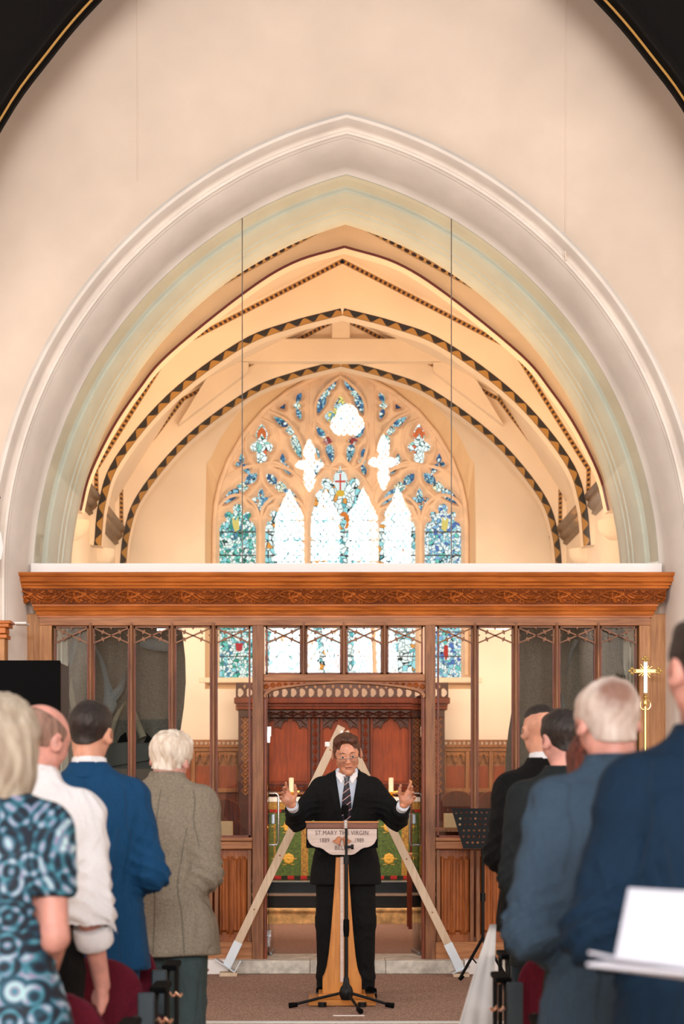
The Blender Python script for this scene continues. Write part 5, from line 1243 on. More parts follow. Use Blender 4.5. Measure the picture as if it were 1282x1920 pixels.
def hair(f, style, mat, step=.0045, name='hair'):
    c = f.hc; s = f.hs; g = SDF(np.arange(c.x-.17, c.x+.17, step), np.arange(c.y-.19, c.y+.19, step), np.arange(c.z-.26, c.z+.18, step)); R = f.R
    def E_(c_, r, k=0.02, op='u'): g.ell(f.hp(*c_), [q*s for q in r], R, k, op)
    def cut(p, n): g.plane(f.hp(*p), tuple(R @ Vector(n)))
    def nz(a, fr=70, s2=0):
        def fn(x, y, z): return -a*np.abs(np.sin(fr*x+3*np.sin(24*z+s2)+s2)*np.sin(fr*.8*y+18*z+s2))
        g.disp(fn)
    if style in ('short', 'crop', 'wave', 'full', 'ringfull'): K0 = g.cone(f.hp(0, -.030, -.01), f.hp(0, -.030, -.062), .060*s, .056*s, .02)
    if style == 'short':
        E_((0, -.014, .042), (.083, .101, .087)); E_((0, .035, .092), (.055, .045, .032)); nz(.003, 90); cut((0, 0, -.004), (0, .62, -.78))
        E_((0, .085, .03), (.052, .05, .062), .01, 's')
    elif style == 'crop':      # tapered sides, fuller top
        E_((0, -.018, .044), (.0815, .103, .085)); E_((0, .01, .085), (.066, .085, .045)); nz(.0025, 90); cut((0, 0, .004), (0, .58, -.80)); E_((0, .092, .02), (.05, .05, .062), .01, 's')
    elif style == 'toponly':
        E_((0, .0, .075), (.070, .090, .055)); nz(.002, 100); cut((0, 0, .062), (0, .15, -.95))
    elif style == 'wave':      # the speaker: side parting, swept fringe
        E_((0, -.014, .042), (.0815, .101, .088)); E_((-.012, .045, .100), (.060, .045, .030)); E_((.040, .03, .092), (.038, .05, .032)); E_((.01, .078, .098), (.046, .020, .016)); nz(.003, 80)
        cut((0, .0, -.002), (0, .52, -.85)); E_((.004, .108, .030), (.062, .050, .074), .006, 's'); E_((.030, .108, .075), (.030, .04, .035), .006, 's')
        for q in (-1, 1): g.cone(f.hp(q*.075, .020, .03), f.hp(q*.073, .018, -.012), .009, .006, .008)
    elif style == 'full':      # white, fluffy
        E_((0, -.018, .038), (.092, .108, .090)); E_((.02, .0, .09), (.06, .07, .045)); nz(.006, 75, 1.0); cut((0, 0, -.030), (0, .55, -.82)); nz(.003, 150)
        E_((0, .09, .01), (.052, .05, .066), .01, 's')
    elif style == 'ring':      # thin, round the back and sides
        E_((0, -.014, .030), (.0815, .1005, .086)); nz(.002, 100); cut((0, 0, -.028), (0, .50, -.85)); cut((0, -.02, .075), (0, .38, .92)); cut((0, .045, 0), (0, 1, 0))
    elif style == 'ringfull':
        E_((0, -.016, .032), (.087, .105, .089)); nz(.004, 90, 2.0); cut((0, 0, -.045), (0, .50, -.85)); cut((0, -.03, .088), (0, .35, .93)); cut((0, .055, 0), (0, 1, 0))
    elif style == 'bob':
        E_((0, -.010, .030), (.090, .112, .098)); g.loft([(f.hp(0, 0, -.165)[2], c.x, c.y-.020, .070, .080), (f.hp(0, 0, -.10)[2], c.x, c.y-.020, .090, .100), (f.hp(0, 0, -.03)[2], c.x, c.y-.012, .092, .110), (f.hp(0, 0, .04)[2], c.x, c.y-.010, .088, .110)], 2.1, .02); nz(.004, 110, .5)
        E_((0, .115, -.03), (.06, .07, .12), .01, 's')
    return f.add(name, g.mesh(name, mat))
def seam(f, pts, mat, name='back_seam', r=.0022): 
    mb = MB(); mb.tube(pts, r, 5); me = mb.mesh(name, True); me.materials.append(mat); return f.add(name, me)
from mathutils.bvhtree import BVHTree
def seams(f, o, lines, r=.0020, tint=.45):
    me = o.data; n = len(me.vertices); bv = BVHTree.FromPolygons([v.co for v in me.vertices], [p.vertices for p in me.polygons])
    base = me.materials[0]; nm = base.name+' seam'
    m = bpy.data.materials.get(nm) or pm(nm, tuple(int(255*min(1, c*tint)**(1/2.2)) for c in seamcol.get(base.name, (.02, .02, .02))), .9)
    for ln in lines:
        P_ = catmull([(a, b_, 0) for a, b_ in ln], 5); pts = []
        for p in P_:
            hit = bv.ray_cast(Vector((p.x, -1, p.y)), Vector((0, 1, 0)))
            if hit[0] is not None: pts.append(hit[0]+Vector((0, -.0004, 0)))
        if len(pts) > 2: mb = MB(); mb.tube(pts, r, 5); q = mb.mesh('seam', True); q.materials.append(m); f.add('seam', q)
seamcol = {'royal blue suit': (.005, .07, .20), 'taupe tweed': (.24, .20, .15), 'slate blue suit': (.055, .10, .16), 'navy suit': (.004, .027, .076), 'white shirt': (.8, .8, .82), 'dark grey suit': (.012, .016, .018)}
def jacket_seams(f, o, hem, sh=.150):
    L_ = []; P = lambda x, z: (f.P(x, 0, z)[0], z*f.k)
    L_.append([P(0, z) for z in (hem+.01, .85, 1.0, 1.15, 1.3, 1.44)])
    for q in (-1, 1):
        L_.append([P(q*(sh-.012), 1.438), P(q*(sh+.004), 1.38), P(q*(sh+.004), 1.31), P(q*(sh+.018), 1.24), P(q*(sh+.03), 1.19)])
        L_.append([P(q*(sh-.02), 1.27), P(q*.11, 1.15), P(q*.095, 1.02), P(q*.115, .88), P(q*.13, hem+.01)])
    seams(f, o, L_)
# ---- the speaker
sp_ = Fig('bespectacled man in a black suit and striped tie with raised hands behind the lectern', PX(648, 13.16), 13.16, math.pi, 1.80, 0.20, -0.01, (0.0, .055, -.022, 4, 15, 5), 1.06)
sp_.hs = 1.10
aw = {1: (sp_.P(.315, .03, 1.175), sp_.P(.345, .225, 1.275), (.50, .42, .70), (-.40, .90, -.05), .55, dict(k=1.10, spread=.20, thumb=.9, idx=(.25, .6, .8, .9))),
      -1: (sp_.P(-.325, .03, 1.18), sp_.P(-.358, .225, 1.275), (-.50, .42, .70), (.40, .90, -.05), .4, dict(k=1.10, spread=.20, thumb=.9, idx=(.05, .5, .8, .95)))}
body(sp_, aw, M['skintan'], fine=.0045, face=True, hstep=.0032, xr=.62, spread=.125)
hair(sp_, 'wave', M['hbrown'], .0035)
for q in (-1, 1):
    mb = MB(); R_ = .0125*sp_.hs
    mb.lathe([(0.0001, R_)]+[(R_*math.sin(a), R_*math.cos(a)) for a in [math.pi*i/10 for i in range(1, 10)]]+[(0.0001, -R_)], sp_.hp(q*.031, .0785, .003), 12)
    me = mb.mesh('eye', True); me.materials.append(pm('eye white', (186, 172, 164), 0.3)); sp_.add('eye', me)
    mb = MB(); c = Vector(sp_.hp(q*.031, .0785, .003)); d = (sp_.R @ Vector((0, .97, -.02))).normalized(); rm = d.to_track_quat('Z', 'Y').to_matrix()
    mb.lathe([(0.0001, R_*1.04), (.004, R_*1.01), (.0062, R_*.90)], c, 12, rm); me = mb.mesh('iris', True); me.materials.append(pm('iris', (40, 34, 30), 0.15)); sp_.add('iris', me)
    me = MB().tube([sp_.hp(q*.014, .092, .024), sp_.hp(q*.030, .0935, .030), sp_.hp(q*.048, .082, .024)], [.0025, .0032, .0018], 6).mesh('eyebrow', True); me.materials.append(M['hbrown']); sp_.add('eyebrow', me)
mb = MB()
for q in (-1, 1):
    x0, x1 = .012, .052; fr = [(x0, -.004), (x0+.002, -.019), (x0+.008, -.024), (x1-.008, -.024), (x1-.001, -.018), (x1, -.003), (x0, -.001)]
    mb.tube([sp_.hp(q*x, .112-.010*((x-.02)/.03)**2, z) for x, z in fr], .0013*1.2, 6, close=True)
    mb.tube([sp_.hp(q*.052, .102, -.004), sp_.hp(q*.072, .070, -.002), sp_.hp(q*.081, .0, .010)], .0014, 6)
mb.tube([sp_.hp(-.012, .114, -.003), sp_.hp(0, .118, .001), sp_.hp(.012, .114, -.003)], .0014, 6)
me = mb.mesh('glasses', True); me.materials.append(M['steel']); sp_.add('glasses', me, 'thin rectangular wire glasses')
me = MB().tube([sp_.hp(-.020, .0985, -.0635), sp_.hp(0, .1015, -.0635), sp_.hp(.020, .0985, -.0635)], .0019, 6).mesh('mouth_line', True); me.materials.append(pm('mouth', (110, 48, 44), .5)); sp_.add('mouth_line', me)
top(sp_, aw, M['shirtb'], 'shirt', hem=.95, bulk=.93, step=.009, cuff=.0, armr=(.066, .048, .040), amp=.003, wr_a=.003, lab='pale shirt with white cuffs')
top(sp_, aw, M['suit'], 'jacket', hem=.745, bulk=1.06, step=.009, cuff=.055, open_=(1.02*sp_.k, 1.45*sp_.k, .070), lap=True, armr=(.074, .068, .056), amp=.005, flare=1.02, wr_a=.009, lab='single breasted black jacket')
n_ = sp_.neck; cpt = lambda x, y, z: (n_.x+x, n_.y+y, n_.z+z)
mb = MB()
for i, (r_, z_, t_) in enumerate(((.080, -.045, .05), (.076, -.005, .035), (.072, .030, .02))): pass
nn_a = 28; v = []
for (r_, z_, fwd) in ((.086, -.050, .0), (.080, -.015, .010), (.0725, .022, .024), (.068, .020, .024), (.072, -.05, .0)):
    for i in range(nn_a+1):
        a = -math.pi/2-.12+(-2*math.pi+.24)*i/nn_a+math.pi; front = max(0, math.sin(a)); v.append(cpt(r_*math.cos(a), r_*1.04*math.sin(a)+fwd, z_-.030*front-(.010*front if z_ > 0 else 0)))
mb.add(v, [(j*(nn_a+1)+i, j*(nn_a+1)+i+1, (j+1)*(nn_a+1)+i+1, (j+1)*(nn_a+1)+i) for j in range(4) for i in range(nn_a)])
for q in (-1, 1):
    P_ = [(q*.008, .096, -.034), (q*.036, .090, -.010), (q*.070, .060, .004), (q*.074, .064, -.026), (q*.036, .116, -.074)]
    mb.add([cpt(*p) for p in P_]+[cpt(p[0], p[1]-.006, p[2]) for p in P_], [(0, 1, 2, 3, 4), (9, 8, 7, 6, 5)]+[(i, i+5, (i+1) % 5+5, (i+1) % 5) for i in range(5)])
me = mb.mesh('shirt_collar', True); me.materials.append(M['shirt']); sp_.add('shirt_collar', me, 'white turned-down collar')
trousers(sp_, M['suit'], .035, r=(.110, .088, .074), spread=.125); shoes(sp_, .125, .45)
# tie
def chest(f, x, z, off): 
    c = f.sp(z/f.k); return (c[0]+x, c[1]+off, z)
kz = sp_.neck.z
TM, nt, b_ = newmat('striped tie'); tc = nn(nt, 'ShaderNodeTexCoord'); mp = nn(nt, 'ShaderNodeMapping'); mp.inputs['Rotation'].default_value = (0, math.radians(-38), 0); nt.links.new(tc.outputs['Object'], mp.inputs[0])
sx_ = nn(nt, 'ShaderNodeSeparateXYZ'); nt.links.new(mp.outputs[0], sx_.inputs[0]); m1 = nn(nt, 'ShaderNodeMath', operation='MULTIPLY'); m1.inputs[1].default_value = 26; nt.links.new(sx_.outputs[2], m1.inputs[0]); m2 = nn(nt, 'ShaderNodeMath', operation='FRACT'); nt.links.new(m1.outputs[0], m2.inputs[0])
r_ = ramp(nt, [(0, (26, 20, 34)), (.74, (214, 190, 190)), (.82, (150, 60, 60)), (.88, (26, 20, 34))], 'CONSTANT'); nt.links.new(m2.outputs[0], r_.inputs[0]); nt.links.new(r_.outputs[0], b_.inputs['Base Color']); b_.inputs['Roughness'].default_value = .4
zz = [kz-.030, kz-.06, kz-.075, kz-.14, kz-.24, kz-.34, kz-.46]; ww = [.023, .014, .016, .026, .034, .040, .044]; oo_ = [.116, .128, .132, .140, .146, .144, .140]
mb = MB(); v = []
for z, w_, o_ in zip(zz, ww, oo_):
    for (sx, dy) in ((-1, -.004), (-.5, .004), (.5, .004), (1, -.004), (0, -.012)): v.append(chest(sp_, sx*w_, z, o_+dy))
f_ = [(i*5+j, i*5+(j+1) % 5, (i+1)*5+(j+1) % 5, (i+1)*5+j) for i in range(len(zz)-1) for j in range(5)]; mb.add(v, f_); me = mb.mesh('tie', True); me.materials.append(TM); sp_.add('tie', me, 'dark tie with thin diagonal stripes')
for q in (-1, 1):
    e = Vector(aw[q][1]); d = (e-Vector(aw[q][0])).normalized(); me = MB().lathe([(.036, -.058), (.041, -.030), (.042, -.004), (.039, -.004), (.034, -.03), (.030, -.058)], e, 18, d.to_track_quat('Z', 'Y').to_matrix()).mesh('cuff', True); me.materials.append(M['shirt']); sp_.add('cuff', me)
for z in (1.0, 0.90):
    me = MB().lathe([(.001, .004), (.009, .003), (.010, 0)], chest(sp_, .008, z*sp_.k, .150), 10, Matrix.Rotation(-math.pi/2, 3, 'X')).mesh('button', True); me.materials.append(M['black']); sp_.add('button', me)

def praying(f, s=.205, el=1.06, fy=.30, hx=.055, hz=1.02, ey=-.02):
    return {1: (f.P(s, ey, el), f.P(hx+.06, fy, hz), (-.6, .65, .25), (-.6, -.3, -.5), .5), -1: (f.P(-s, ey, el), f.P(-hx-.06, fy, hz), (.6, .65, .25), (.6, -.3, -.5), .5)}
# ---- left block, front to back
g1 = Fig('white-haired old man in taupe tweed jacket bowing his head on the left', PX(306, 8.4), 8.4, math.radians(-10), 1.72, .30, -.05, (.0, .03, -.060, -6, 24, 6), 1.02)
a1 = praying(g1, .19, 1.06, .32)
body(g1, a1, M['skinpink'], .008); hair(g1, 'full', M['hwhite']); j_ = top(g1, a1, M['tweed'], hem=.71, bulk=1.02, flare=1.12, amp=.008, wr_a=.010, armr=(.074, .064, .052)); jacket_seams(g1, j_, .71); collar(g1, M['tweed'], 'jacket_collar', .094, .080, 1.44, 1.525); trousers(g1, M['greytr'], r=(.118, .094, .082)); shoes(g1)
g2 = Fig('dark-haired young man in a royal blue suit seen from behind, on the left', PX(174, 7.5), 7.5, math.radians(-2), 1.755, .05, -.035, (.0, .0, -.005, -10, 10, 4), 1.0)
a2_ = praying(g2, .235, 1.08, .28)
body(g2, a2_, M['skin'], .008); hair(g2, 'crop', M['hdark']); j_ = top(g2, a2_, M['bluesuit'], hem=.715, bulk=1.04, amp=.005, wr_a=.009); jacket_seams(g2, j_, .715); collar(g2, M['bluesuit'], 'jacket_collar', .088, .076, 1.455, 1.52); collar(g2, M['shirt'], 'shirt_collar', .074, .066, 1.47, 1.545, lab='white shirt collar'); trousers(g2, M['bluesuit']); shoes(g2)
g3 = Fig('balding man in a white shirt with rolled sleeves on the left', PX(52, 6.3), 6.3, math.radians(-14), 1.70, .06, .02, (.01, .01, -.01, -24, 14, 4), 1.03)
a3 = {1: (g3.P(.215, -.03, 1.04), g3.P(.215, .10, .79), (-.15, .3, -.9), (-.8, -.2, 0), .45), -1: (g3.P(-.205, -.02, 1.07), g3.P(-.14, .17, .87), (.15, .35, -.85), (.8, -.2, 0), .45)}
body(g3, a3, M['skinpink'], .008); hair(g3, 'ring', M['hstub']); j_ = top(g3, a3, M['shirt'], 'shirt', hem=.86, bulk=1.03, amp=.009, wr_a=.012, cuff=.17, armr=(.076, .074, .066)); seams(g3, j_, [[(g3.P(x, 0, 1.38)[0], 1.38*g3.k-.004*abs(x)) for x in (-.15, -.07, 0, .07, .15)]], .0016, .6); collar(g3, M['shirt'], 'shirt_collar', .080, .070, 1.455, 1.545); trousers(g3, M['suit'], lab='black trousers'); shoes(g3)
for q in (1, -1):
    e = Vector(a3[q][1]); el = Vector(a3[q][0]); d = (e-el).normalized(); c_ = e-d*.185
    me = MB().lathe([(.040, -.050), (.060, -.046), (.066, -.015), (.065, .018), (.058, .026), (.040, .024)], c_, 20, d.to_track_quat('Z', 'Y').to_matrix()).mesh('rolled_cuff', True); me.materials.append(M['shirt']); g3.add('rolled_cuff', me)
g4 = Fig('woman with ash blonde bob and teal circle-print dress, nearest on the left', PX(-14, 5.15), 5.15, math.radians(-6), 1.66, .03, .0, (.02, .0, -.0, -6, 4, 0), .94)
a4 = {1: (g4.P(.185, -.03, 1.08), g4.P(.11, .19, .96), (-.45, .6, -.35), (-.7, -.3, 0), .45), -1: (g4.P(-.185, -.03, 1.08), g4.P(-.11, .19, .96), (.45, .6, -.35), (.7, -.3, 0), .45)}
DM_, nt, b_ = newmat('circle print'); L = nt.links.new; tc = nn(nt, 'ShaderNodeTexCoord'); b_.inputs['Roughness'].default_value = .7
mp = nn(nt, 'ShaderNodeMapping'); mp.inputs['Scale'].default_value = (1, .25, 1); L(tc.outputs['Object'], mp.inputs[0])
def rings(scale, freq, loc):
    m_ = nn(nt, 'ShaderNodeMapping'); m_.inputs['Location'].default_value = loc; L(mp.outputs[0], m_.inputs[0])
    vo = nn(nt, 'ShaderNodeTexVoronoi'); vo.inputs['Scale'].default_value = scale; vo.inputs['Randomness'].default_value = .55; L(m_.outputs[0], vo.inputs['Vector'])
    a = nn(nt, 'ShaderNodeMath', operation='MULTIPLY'); a.inputs[1].default_value = freq; L(vo.outputs['Distance'], a.inputs[0]); b2 = nn(nt, 'ShaderNodeMath', operation='SINE'); L(a.outputs[0], b2.inputs[0]); return b2.outputs[0], vo.outputs['Distance']
s1, d1 = rings(2.6, 120, (.13, 0, .05)); s2, d2 = rings(15, 18, (0, 0, 0))
ad = nn(nt, 'ShaderNodeMath', operation='MULTIPLY_ADD'); ad.inputs[1].default_value = .16; ad.inputs[2].default_value = .5; L(s1, ad.inputs[0]); ad2 = nn(nt, 'ShaderNodeMath', operation='MULTIPLY_ADD'); ad2.inputs[1].default_value = .22; L(s2, ad2.inputs[0]); L(ad.outputs[0], ad2.inputs[2]); ad.inputs[2].default_value = .68
ad3 = nn(nt, 'ShaderNodeMath', operation='SUBTRACT'); L(ad2.outputs[0], ad3.inputs[0]); sm3 = nn(nt, 'ShaderNodeMath', operation='MULTIPLY'); sm3.inputs[1].default_value = .75; L(d1, sm3.inputs[0]); L(sm3.outputs[0], ad3.inputs[1])
r_ = ramp(nt, [(.10, (16, 26, 44)), (.30, (24, 70, 92)), (.45, (70, 140, 160)), (.58, (150, 130, 168)), (.70, (160, 205, 212)), (.88, (225, 236, 236))]); L(ad3.outputs[0], r_.inputs[0]); L(r_.outputs[0], b_.inputs['Base Color'])
body(g4, a4, M['skinpink'], .007); hair(g4, 'bob', M['hblond']); top(g4, a4, DM_, 'dress', hem=.40, bulk=1.0, amp=.004, wr_a=.004, sleeve='short', armr=(.064, .064, .05), waist=.94, flare=1.15, neckz=1.49, step=.010); shoes(g4)
# ---- right block, front to back
h1 = Fig('young man with shaved sides and black suit, farthest forward on the right', PX(1022, 8.8), 8.8, math.radians(8), 1.80, .04, 0, (-.01, .0, -.0, 4, 4, 0), 1.0)
b1 = praying(h1, .225, 1.08, .28)
body(h1, b1, M['skin'], .008); hair(h1, 'toponly', M['hdark']); top(h1, b1, M['suit'], hem=.74, bulk=1.06, amp=.004); collar(h1, M['suit'], 'jacket_collar', .088, .076, 1.455, 1.515); collar(h1, M['shirt'], 'shirt_collar', .074, .066, 1.47, 1.548, lab='white shirt collar'); trousers(h1, M['suit'], r=(.115, .085, .074)); shoes(h1)
h2 = Fig('dark-haired man in a dark grey suit standing behind the black-suited man on the right', PX(1058, 7.85), 7.82, math.radians(4), 1.745, .06, 0, (-.0, .01, -.01, 16, 12, -4), 1.0)
b2_ = praying(h2, .215, 1.06, .28)
body(h2, b2_, M['skinpink'], .008); hair(h2, 'short', M['hdark']); top(h2, b2_, M['darkgrey'], hem=.70, bulk=1.05, amp=.004); collar(h2, M['darkgrey'], 'jacket_collar', .088, .076, 1.45, 1.52); trousers(h2, M['darkgrey']); shoes(h2)
h3 = Fig('auburn-haired woman with a gold drop earring, almost hidden behind the old man on the right', PX(1118, 6.4), 6.4, math.radians(0), 1.60, .03, 0, (-.0, .0, -.0, 20, 10, 0), .9)
b3 = praying(h3, .24, 1.06, .26)
body(h3, b3, M['skinpink'], .010); hair(h3, 'bob', M['hred']); top(h3, b3, M['darkgrey'], 'dress', hem=.5, bulk=.95, amp=.004); shoes(h3)
me = MB().lathe([(.001, .012), (.006, .006), (.008, -.002), (.005, -.010), (.001, -.013)], h3.hp(-.088, -.0, -.045), 10).mesh('earring', True); me.materials.append(M['gold']); h3.add('earring', me, 'gold drop earring')
def patch_hair(f):
    m = hairmat('thin grey hair with a brown patch', (222, 208, 200), (190, 168, 156), 30, .3); nt = m.node_tree; L = nt.links.new
    b_ = nt.nodes['Principled BSDF']; src = b_.inputs['Base Color'].links[0].from_socket
    tc = nn(nt, 'ShaderNodeTexCoord'); d = nn(nt, 'ShaderNodeVectorMath', operation='DISTANCE'); d.inputs[1].default_value = f.hp(-.005, -.115, .042); L(tc.outputs['Object'], d.inputs[0])
    n = nn(nt, 'ShaderNodeTexNoise'); n.inputs['Scale'].default_value = 22; L(tc.outputs['Object'], n.inputs['Vector']); a = nn(nt, 'ShaderNodeMath', operation='MULTIPLY_ADD'); a.inputs[1].default_value = .05; L(n.outputs['Fac'], a.inputs[0]); L(d.outputs['Value'], a.inputs[2])
    r = ramp(nt, [(.055, (255, 255, 255)), (.095, (0, 0, 0))]); L(a.outputs[0], r.inputs[0]); mx = nn(nt, 'ShaderNodeMixRGB'); L(r.outputs[0], mx.inputs[0]); L(src, mx.inputs[1]); mx.inputs[2].default_value = lin((140, 104, 90)); L(mx.outputs[0], b_.inputs['Base Color']); return m
h4 = Fig('elderly man with thin grey hair and slate blue suit bowing on the right', PX(1180, 5.15), 5.15, math.radians(6), 1.74, .16, -.03, (-.01, .02, -.025, 6, 22, -3), 1.06)
b4 = {-1: (h4.P(-.25, -.02, 1.05), h4.P(-.14, .24, .97), (.55, .6, .1), (.6, -.3, -.5), .5), 1: (h4.P(.215, -.02, 1.05), h4.P(.14, .24, .97), (-.55, .6, .1), (-.6, -.3, -.5), .5)}
body(h4, b4, M['skinpink'], .007); hair(h4, 'ringfull', patch_hair(h4)); j_ = top(h4, b4, M['slatesuit'], hem=.66, bulk=1.04, step=.009, amp=.008, wr_a=.009, armr=(.074, .070, .056), flare=1.06); jacket_seams(h4, j_, .66); collar(h4, M['slatesuit'], 'jacket_collar', .094, .082, 1.44, 1.525); trousers(h4, M['slatesuit'], r=(.12, .095, .08)); shoes(h4)
h5 = Fig('tall dark-haired man in a navy suit cut off by the right edge', PX(1336, 4.24), 4.24, math.radians(4), 1.80, .05, .0, (-.0, .0, .0, 12, 4, 0), 1.04)
b5 = {-1: (h5.P(-.255, -.03, 1.07), h5.P(-.08, .22, 1.02), (.7, .5, .1), (.6, -.3, -.5), .5), 1: (h5.P(.225, -.03, 1.07), h5.P(.08, .22, 1.02), (-.7, .5, .1), (-.6, -.3, -.5), .5)}
body(h5, b5, M['skinpink'], .007); hair(h5, 'short', M['hdark']); j_ = top(h5, b5, M['navy'], hem=.70, bulk=1.04, step=.008, amp=.006, wr_a=.012, armr=(.074, .068, .054)); jacket_seams(h5, j_, .70); collar(h5, M['navy'], 'jacket_collar', .090, .078, 1.455, 1.52); trousers(h5, M['navy']); shoes(h5)
# ---------------------------------------------------------------- lectern
YL = 12.72; xl = PX(641, YL)
M['lwood'] = wood('honey oak', (196, 128, 58), (156, 90, 34), 'Z', 0.35); M['lwoodh'] = wood('honey oak level', (196, 128, 58), (156, 90, 34), 'X', 0.35)
M['ltop'] = wood('reddish lectern top', (128, 74, 48), (84, 44, 28), 'X', 0.4); M['lpanel'] = wood('bleached name board', (206, 186, 176), (178, 156, 146), 'X', 0.5)
lec = thing('lectern', 'wooden lectern with a pale lettered name board and flared honey-coloured pedestal', 'lectern', (xl, YL, 0.004))
def lz(py): return PZ(py, YL-.12)
def lx(px): return PX(px, YL-.12)
# pedestal: flared board front and back with side boards
wpts = [(1606, 11.5), (1650, 13.5), (1700, 17), (1750, 21), (1790, 25), (1815, 29), (1828, 33), (1834, 36.5), (1860, 36.5)]
lft = [(xl-w_*YL/F, PZ(py, YL)) for py, w_ in wpts]; poly_ = lft+[(2*xl-x, z) for x, z in lft[::-1]]
MB().prism(poly_, YL-0.10, YL-0.075).build('pedestal_board', M['lwood'], lec, bevel=0.003); MB().prism(poly_, YL+0.075, YL+0.10).build('pedestal_board', M['lwood'], lec, bevel=0.003)
MB().box(xl-0.035, xl+0.035, YL-0.075, YL+0.075, 0.09, lz(1606)+.03).build('pedestal_core', M['lwood'], lec)
MB().box(xl-0.012, xl+0.010, YL-0.112, YL-0.100, lz(1842), lz(1606)).build('centre_fillet', M['lpanel'], lec, bevel=0.002, label='pale strip down the pedestal')
MB().box(xl-.155, xl+.155, YL-.16, YL+.16, .045, .078).build('base_block', M['lwoodh'], lec, bevel=0.004); MB().box(xl-.22, xl+.22, YL-.20, YL+.20, .008, .045).build('base_block', M['lwoodh'], lec, bevel=0.004)
for s in (-1, 1): MB().lathe([(.001, 0), (.028, 0), (.028, .03), (.001, .03)], (xl+s*.13, YL-.225, .004), 12).build('castor', M['black'], lec, True)
x0, x1 = lx(574), lx(708)
# desk: sloping board, box and name board
MB().add([(x0, YL-.16, lz(1541)), (x1, YL-.16, lz(1541)), (x1, YL-.16, lz(1553)), (x0, YL-.16, lz(1553)), (x0, YL+.12, lz(1541)-.05), (x1, YL+.12, lz(1541)-.05), (x1, YL+.12, lz(1553)-.05), (x0, YL+.12, lz(1553)-.05)],
     [(0, 3, 2, 1), (4, 5, 6, 7), (0, 1, 5, 4), (3, 7, 6, 2), (0, 4, 7, 3), (1, 2, 6, 5)]).build('reading_desk', M['ltop'], lec, bevel=0.003)
MB().box(x0-.006, x1+.006, YL-.168, YL-.150, lz(1542.5), lz(1539.5)).build('desk_lip', M['lwoodh'], lec, bevel=0.002)
MB().prism([(x0, lz(1553)), (x1, lz(1553)), (x1, lz(1590)), (x1-.05, lz(1590)), (xl+.1, lz(1606)), (xl-.1, lz(1606)), (x0+.05, lz(1590)), (x0, lz(1590))], YL-.13, YL+.10).build('desk_box', M['blackm'], lec)
bp = [(576, 1554), (576, 1572)]+[(576+1.5+ (1-math.cos(a))*22, 1572+math.sin(a)*17) for a in [math.pi/2*i/8 for i in range(1, 9)]]+[(606, 1592), (612, 1597), (618, 1601), (624, 1602.5)]
bp = bp+[(1282-a, b_) for a, b_ in bp[::-1]]
nb = MB().prism([(lx(a), lz(b_)) for a, b_ in bp], YL-.165, YL-.145).build('name_board', M['lpanel'], lec, bevel=0.002)
def text(body_, px, py, hpx, parent, m, Y, name='lettering', bold=0.0, wmax=None):
    c = bpy.data.curves.new('t', 'FONT'); c.body = body_; c.size = hpx*Y/F*1.42; c.align_x = 'CENTER'; c.align_y = 'CENTER'; c.extrude = 0.0008; c.offset = bold; c.space_character = 1.06
    o = bpy.data.objects.new('t', c); C.objects.link(o); dg = bpy.context.evaluated_depsgraph_get(); me = bpy.data.meshes.new_from_object(o.evaluated_get(dg)); bpy.data.objects.remove(o)
    n = len(me.vertices); co = np.empty(n*3); me.vertices.foreach_get('co', co); co = co.reshape(-1, 3)
    if wmax: co[:, 0] *= (wmax*Y/F)/(co[:, 0].max()-co[:, 0].min())
    # narrow letters get small slab feet from their own outline: keep plain forms
    out = np.stack([co[:, 0]+PX(px, Y), Y-co[:, 2], co[:, 1]+PZ(py, Y)], 1); me.vertices.foreach_set('co', out.ravel()); me.update(); me.materials.clear(); me.materials.append(m)
    return obj(name, me, parent)
YT_ = YL-.1665; ink = pm('carved lettering', (84, 56, 48), 0.6)
text('ST.MARY THE VIRGIN', 641, 1562, 8.2, lec, ink, YT_, bold=0, wmax=99); text('1889', 608, 1576, 8, lec, ink, YT_, bold=0, wmax=17); text('1989', 673, 1576, 8, lec, ink, YT_, bold=0, wmax=16); text('BELLS', 641, 1590, 8, lec, ink, YT_, bold=0, wmax=27)
for s in (-1, 1):
    R_ = Matrix.Rotation(s*math.radians(-30), 3, 'Y'); o = MB().lathe([(.001, .040), (.006, .040), (.016, .034), (.018, .018), (.022, .004), (.030, -.006), (.030, -.010), (.001, -.010)], (PX(641+s*9, YT_), YT_-.001, PZ(1576, YT_)-.01), 16, R_).build('bell_emblem', pm('inlaid bell wood', (176, 112, 76), .4), lec, True, label='small inlaid wooden bell'); 
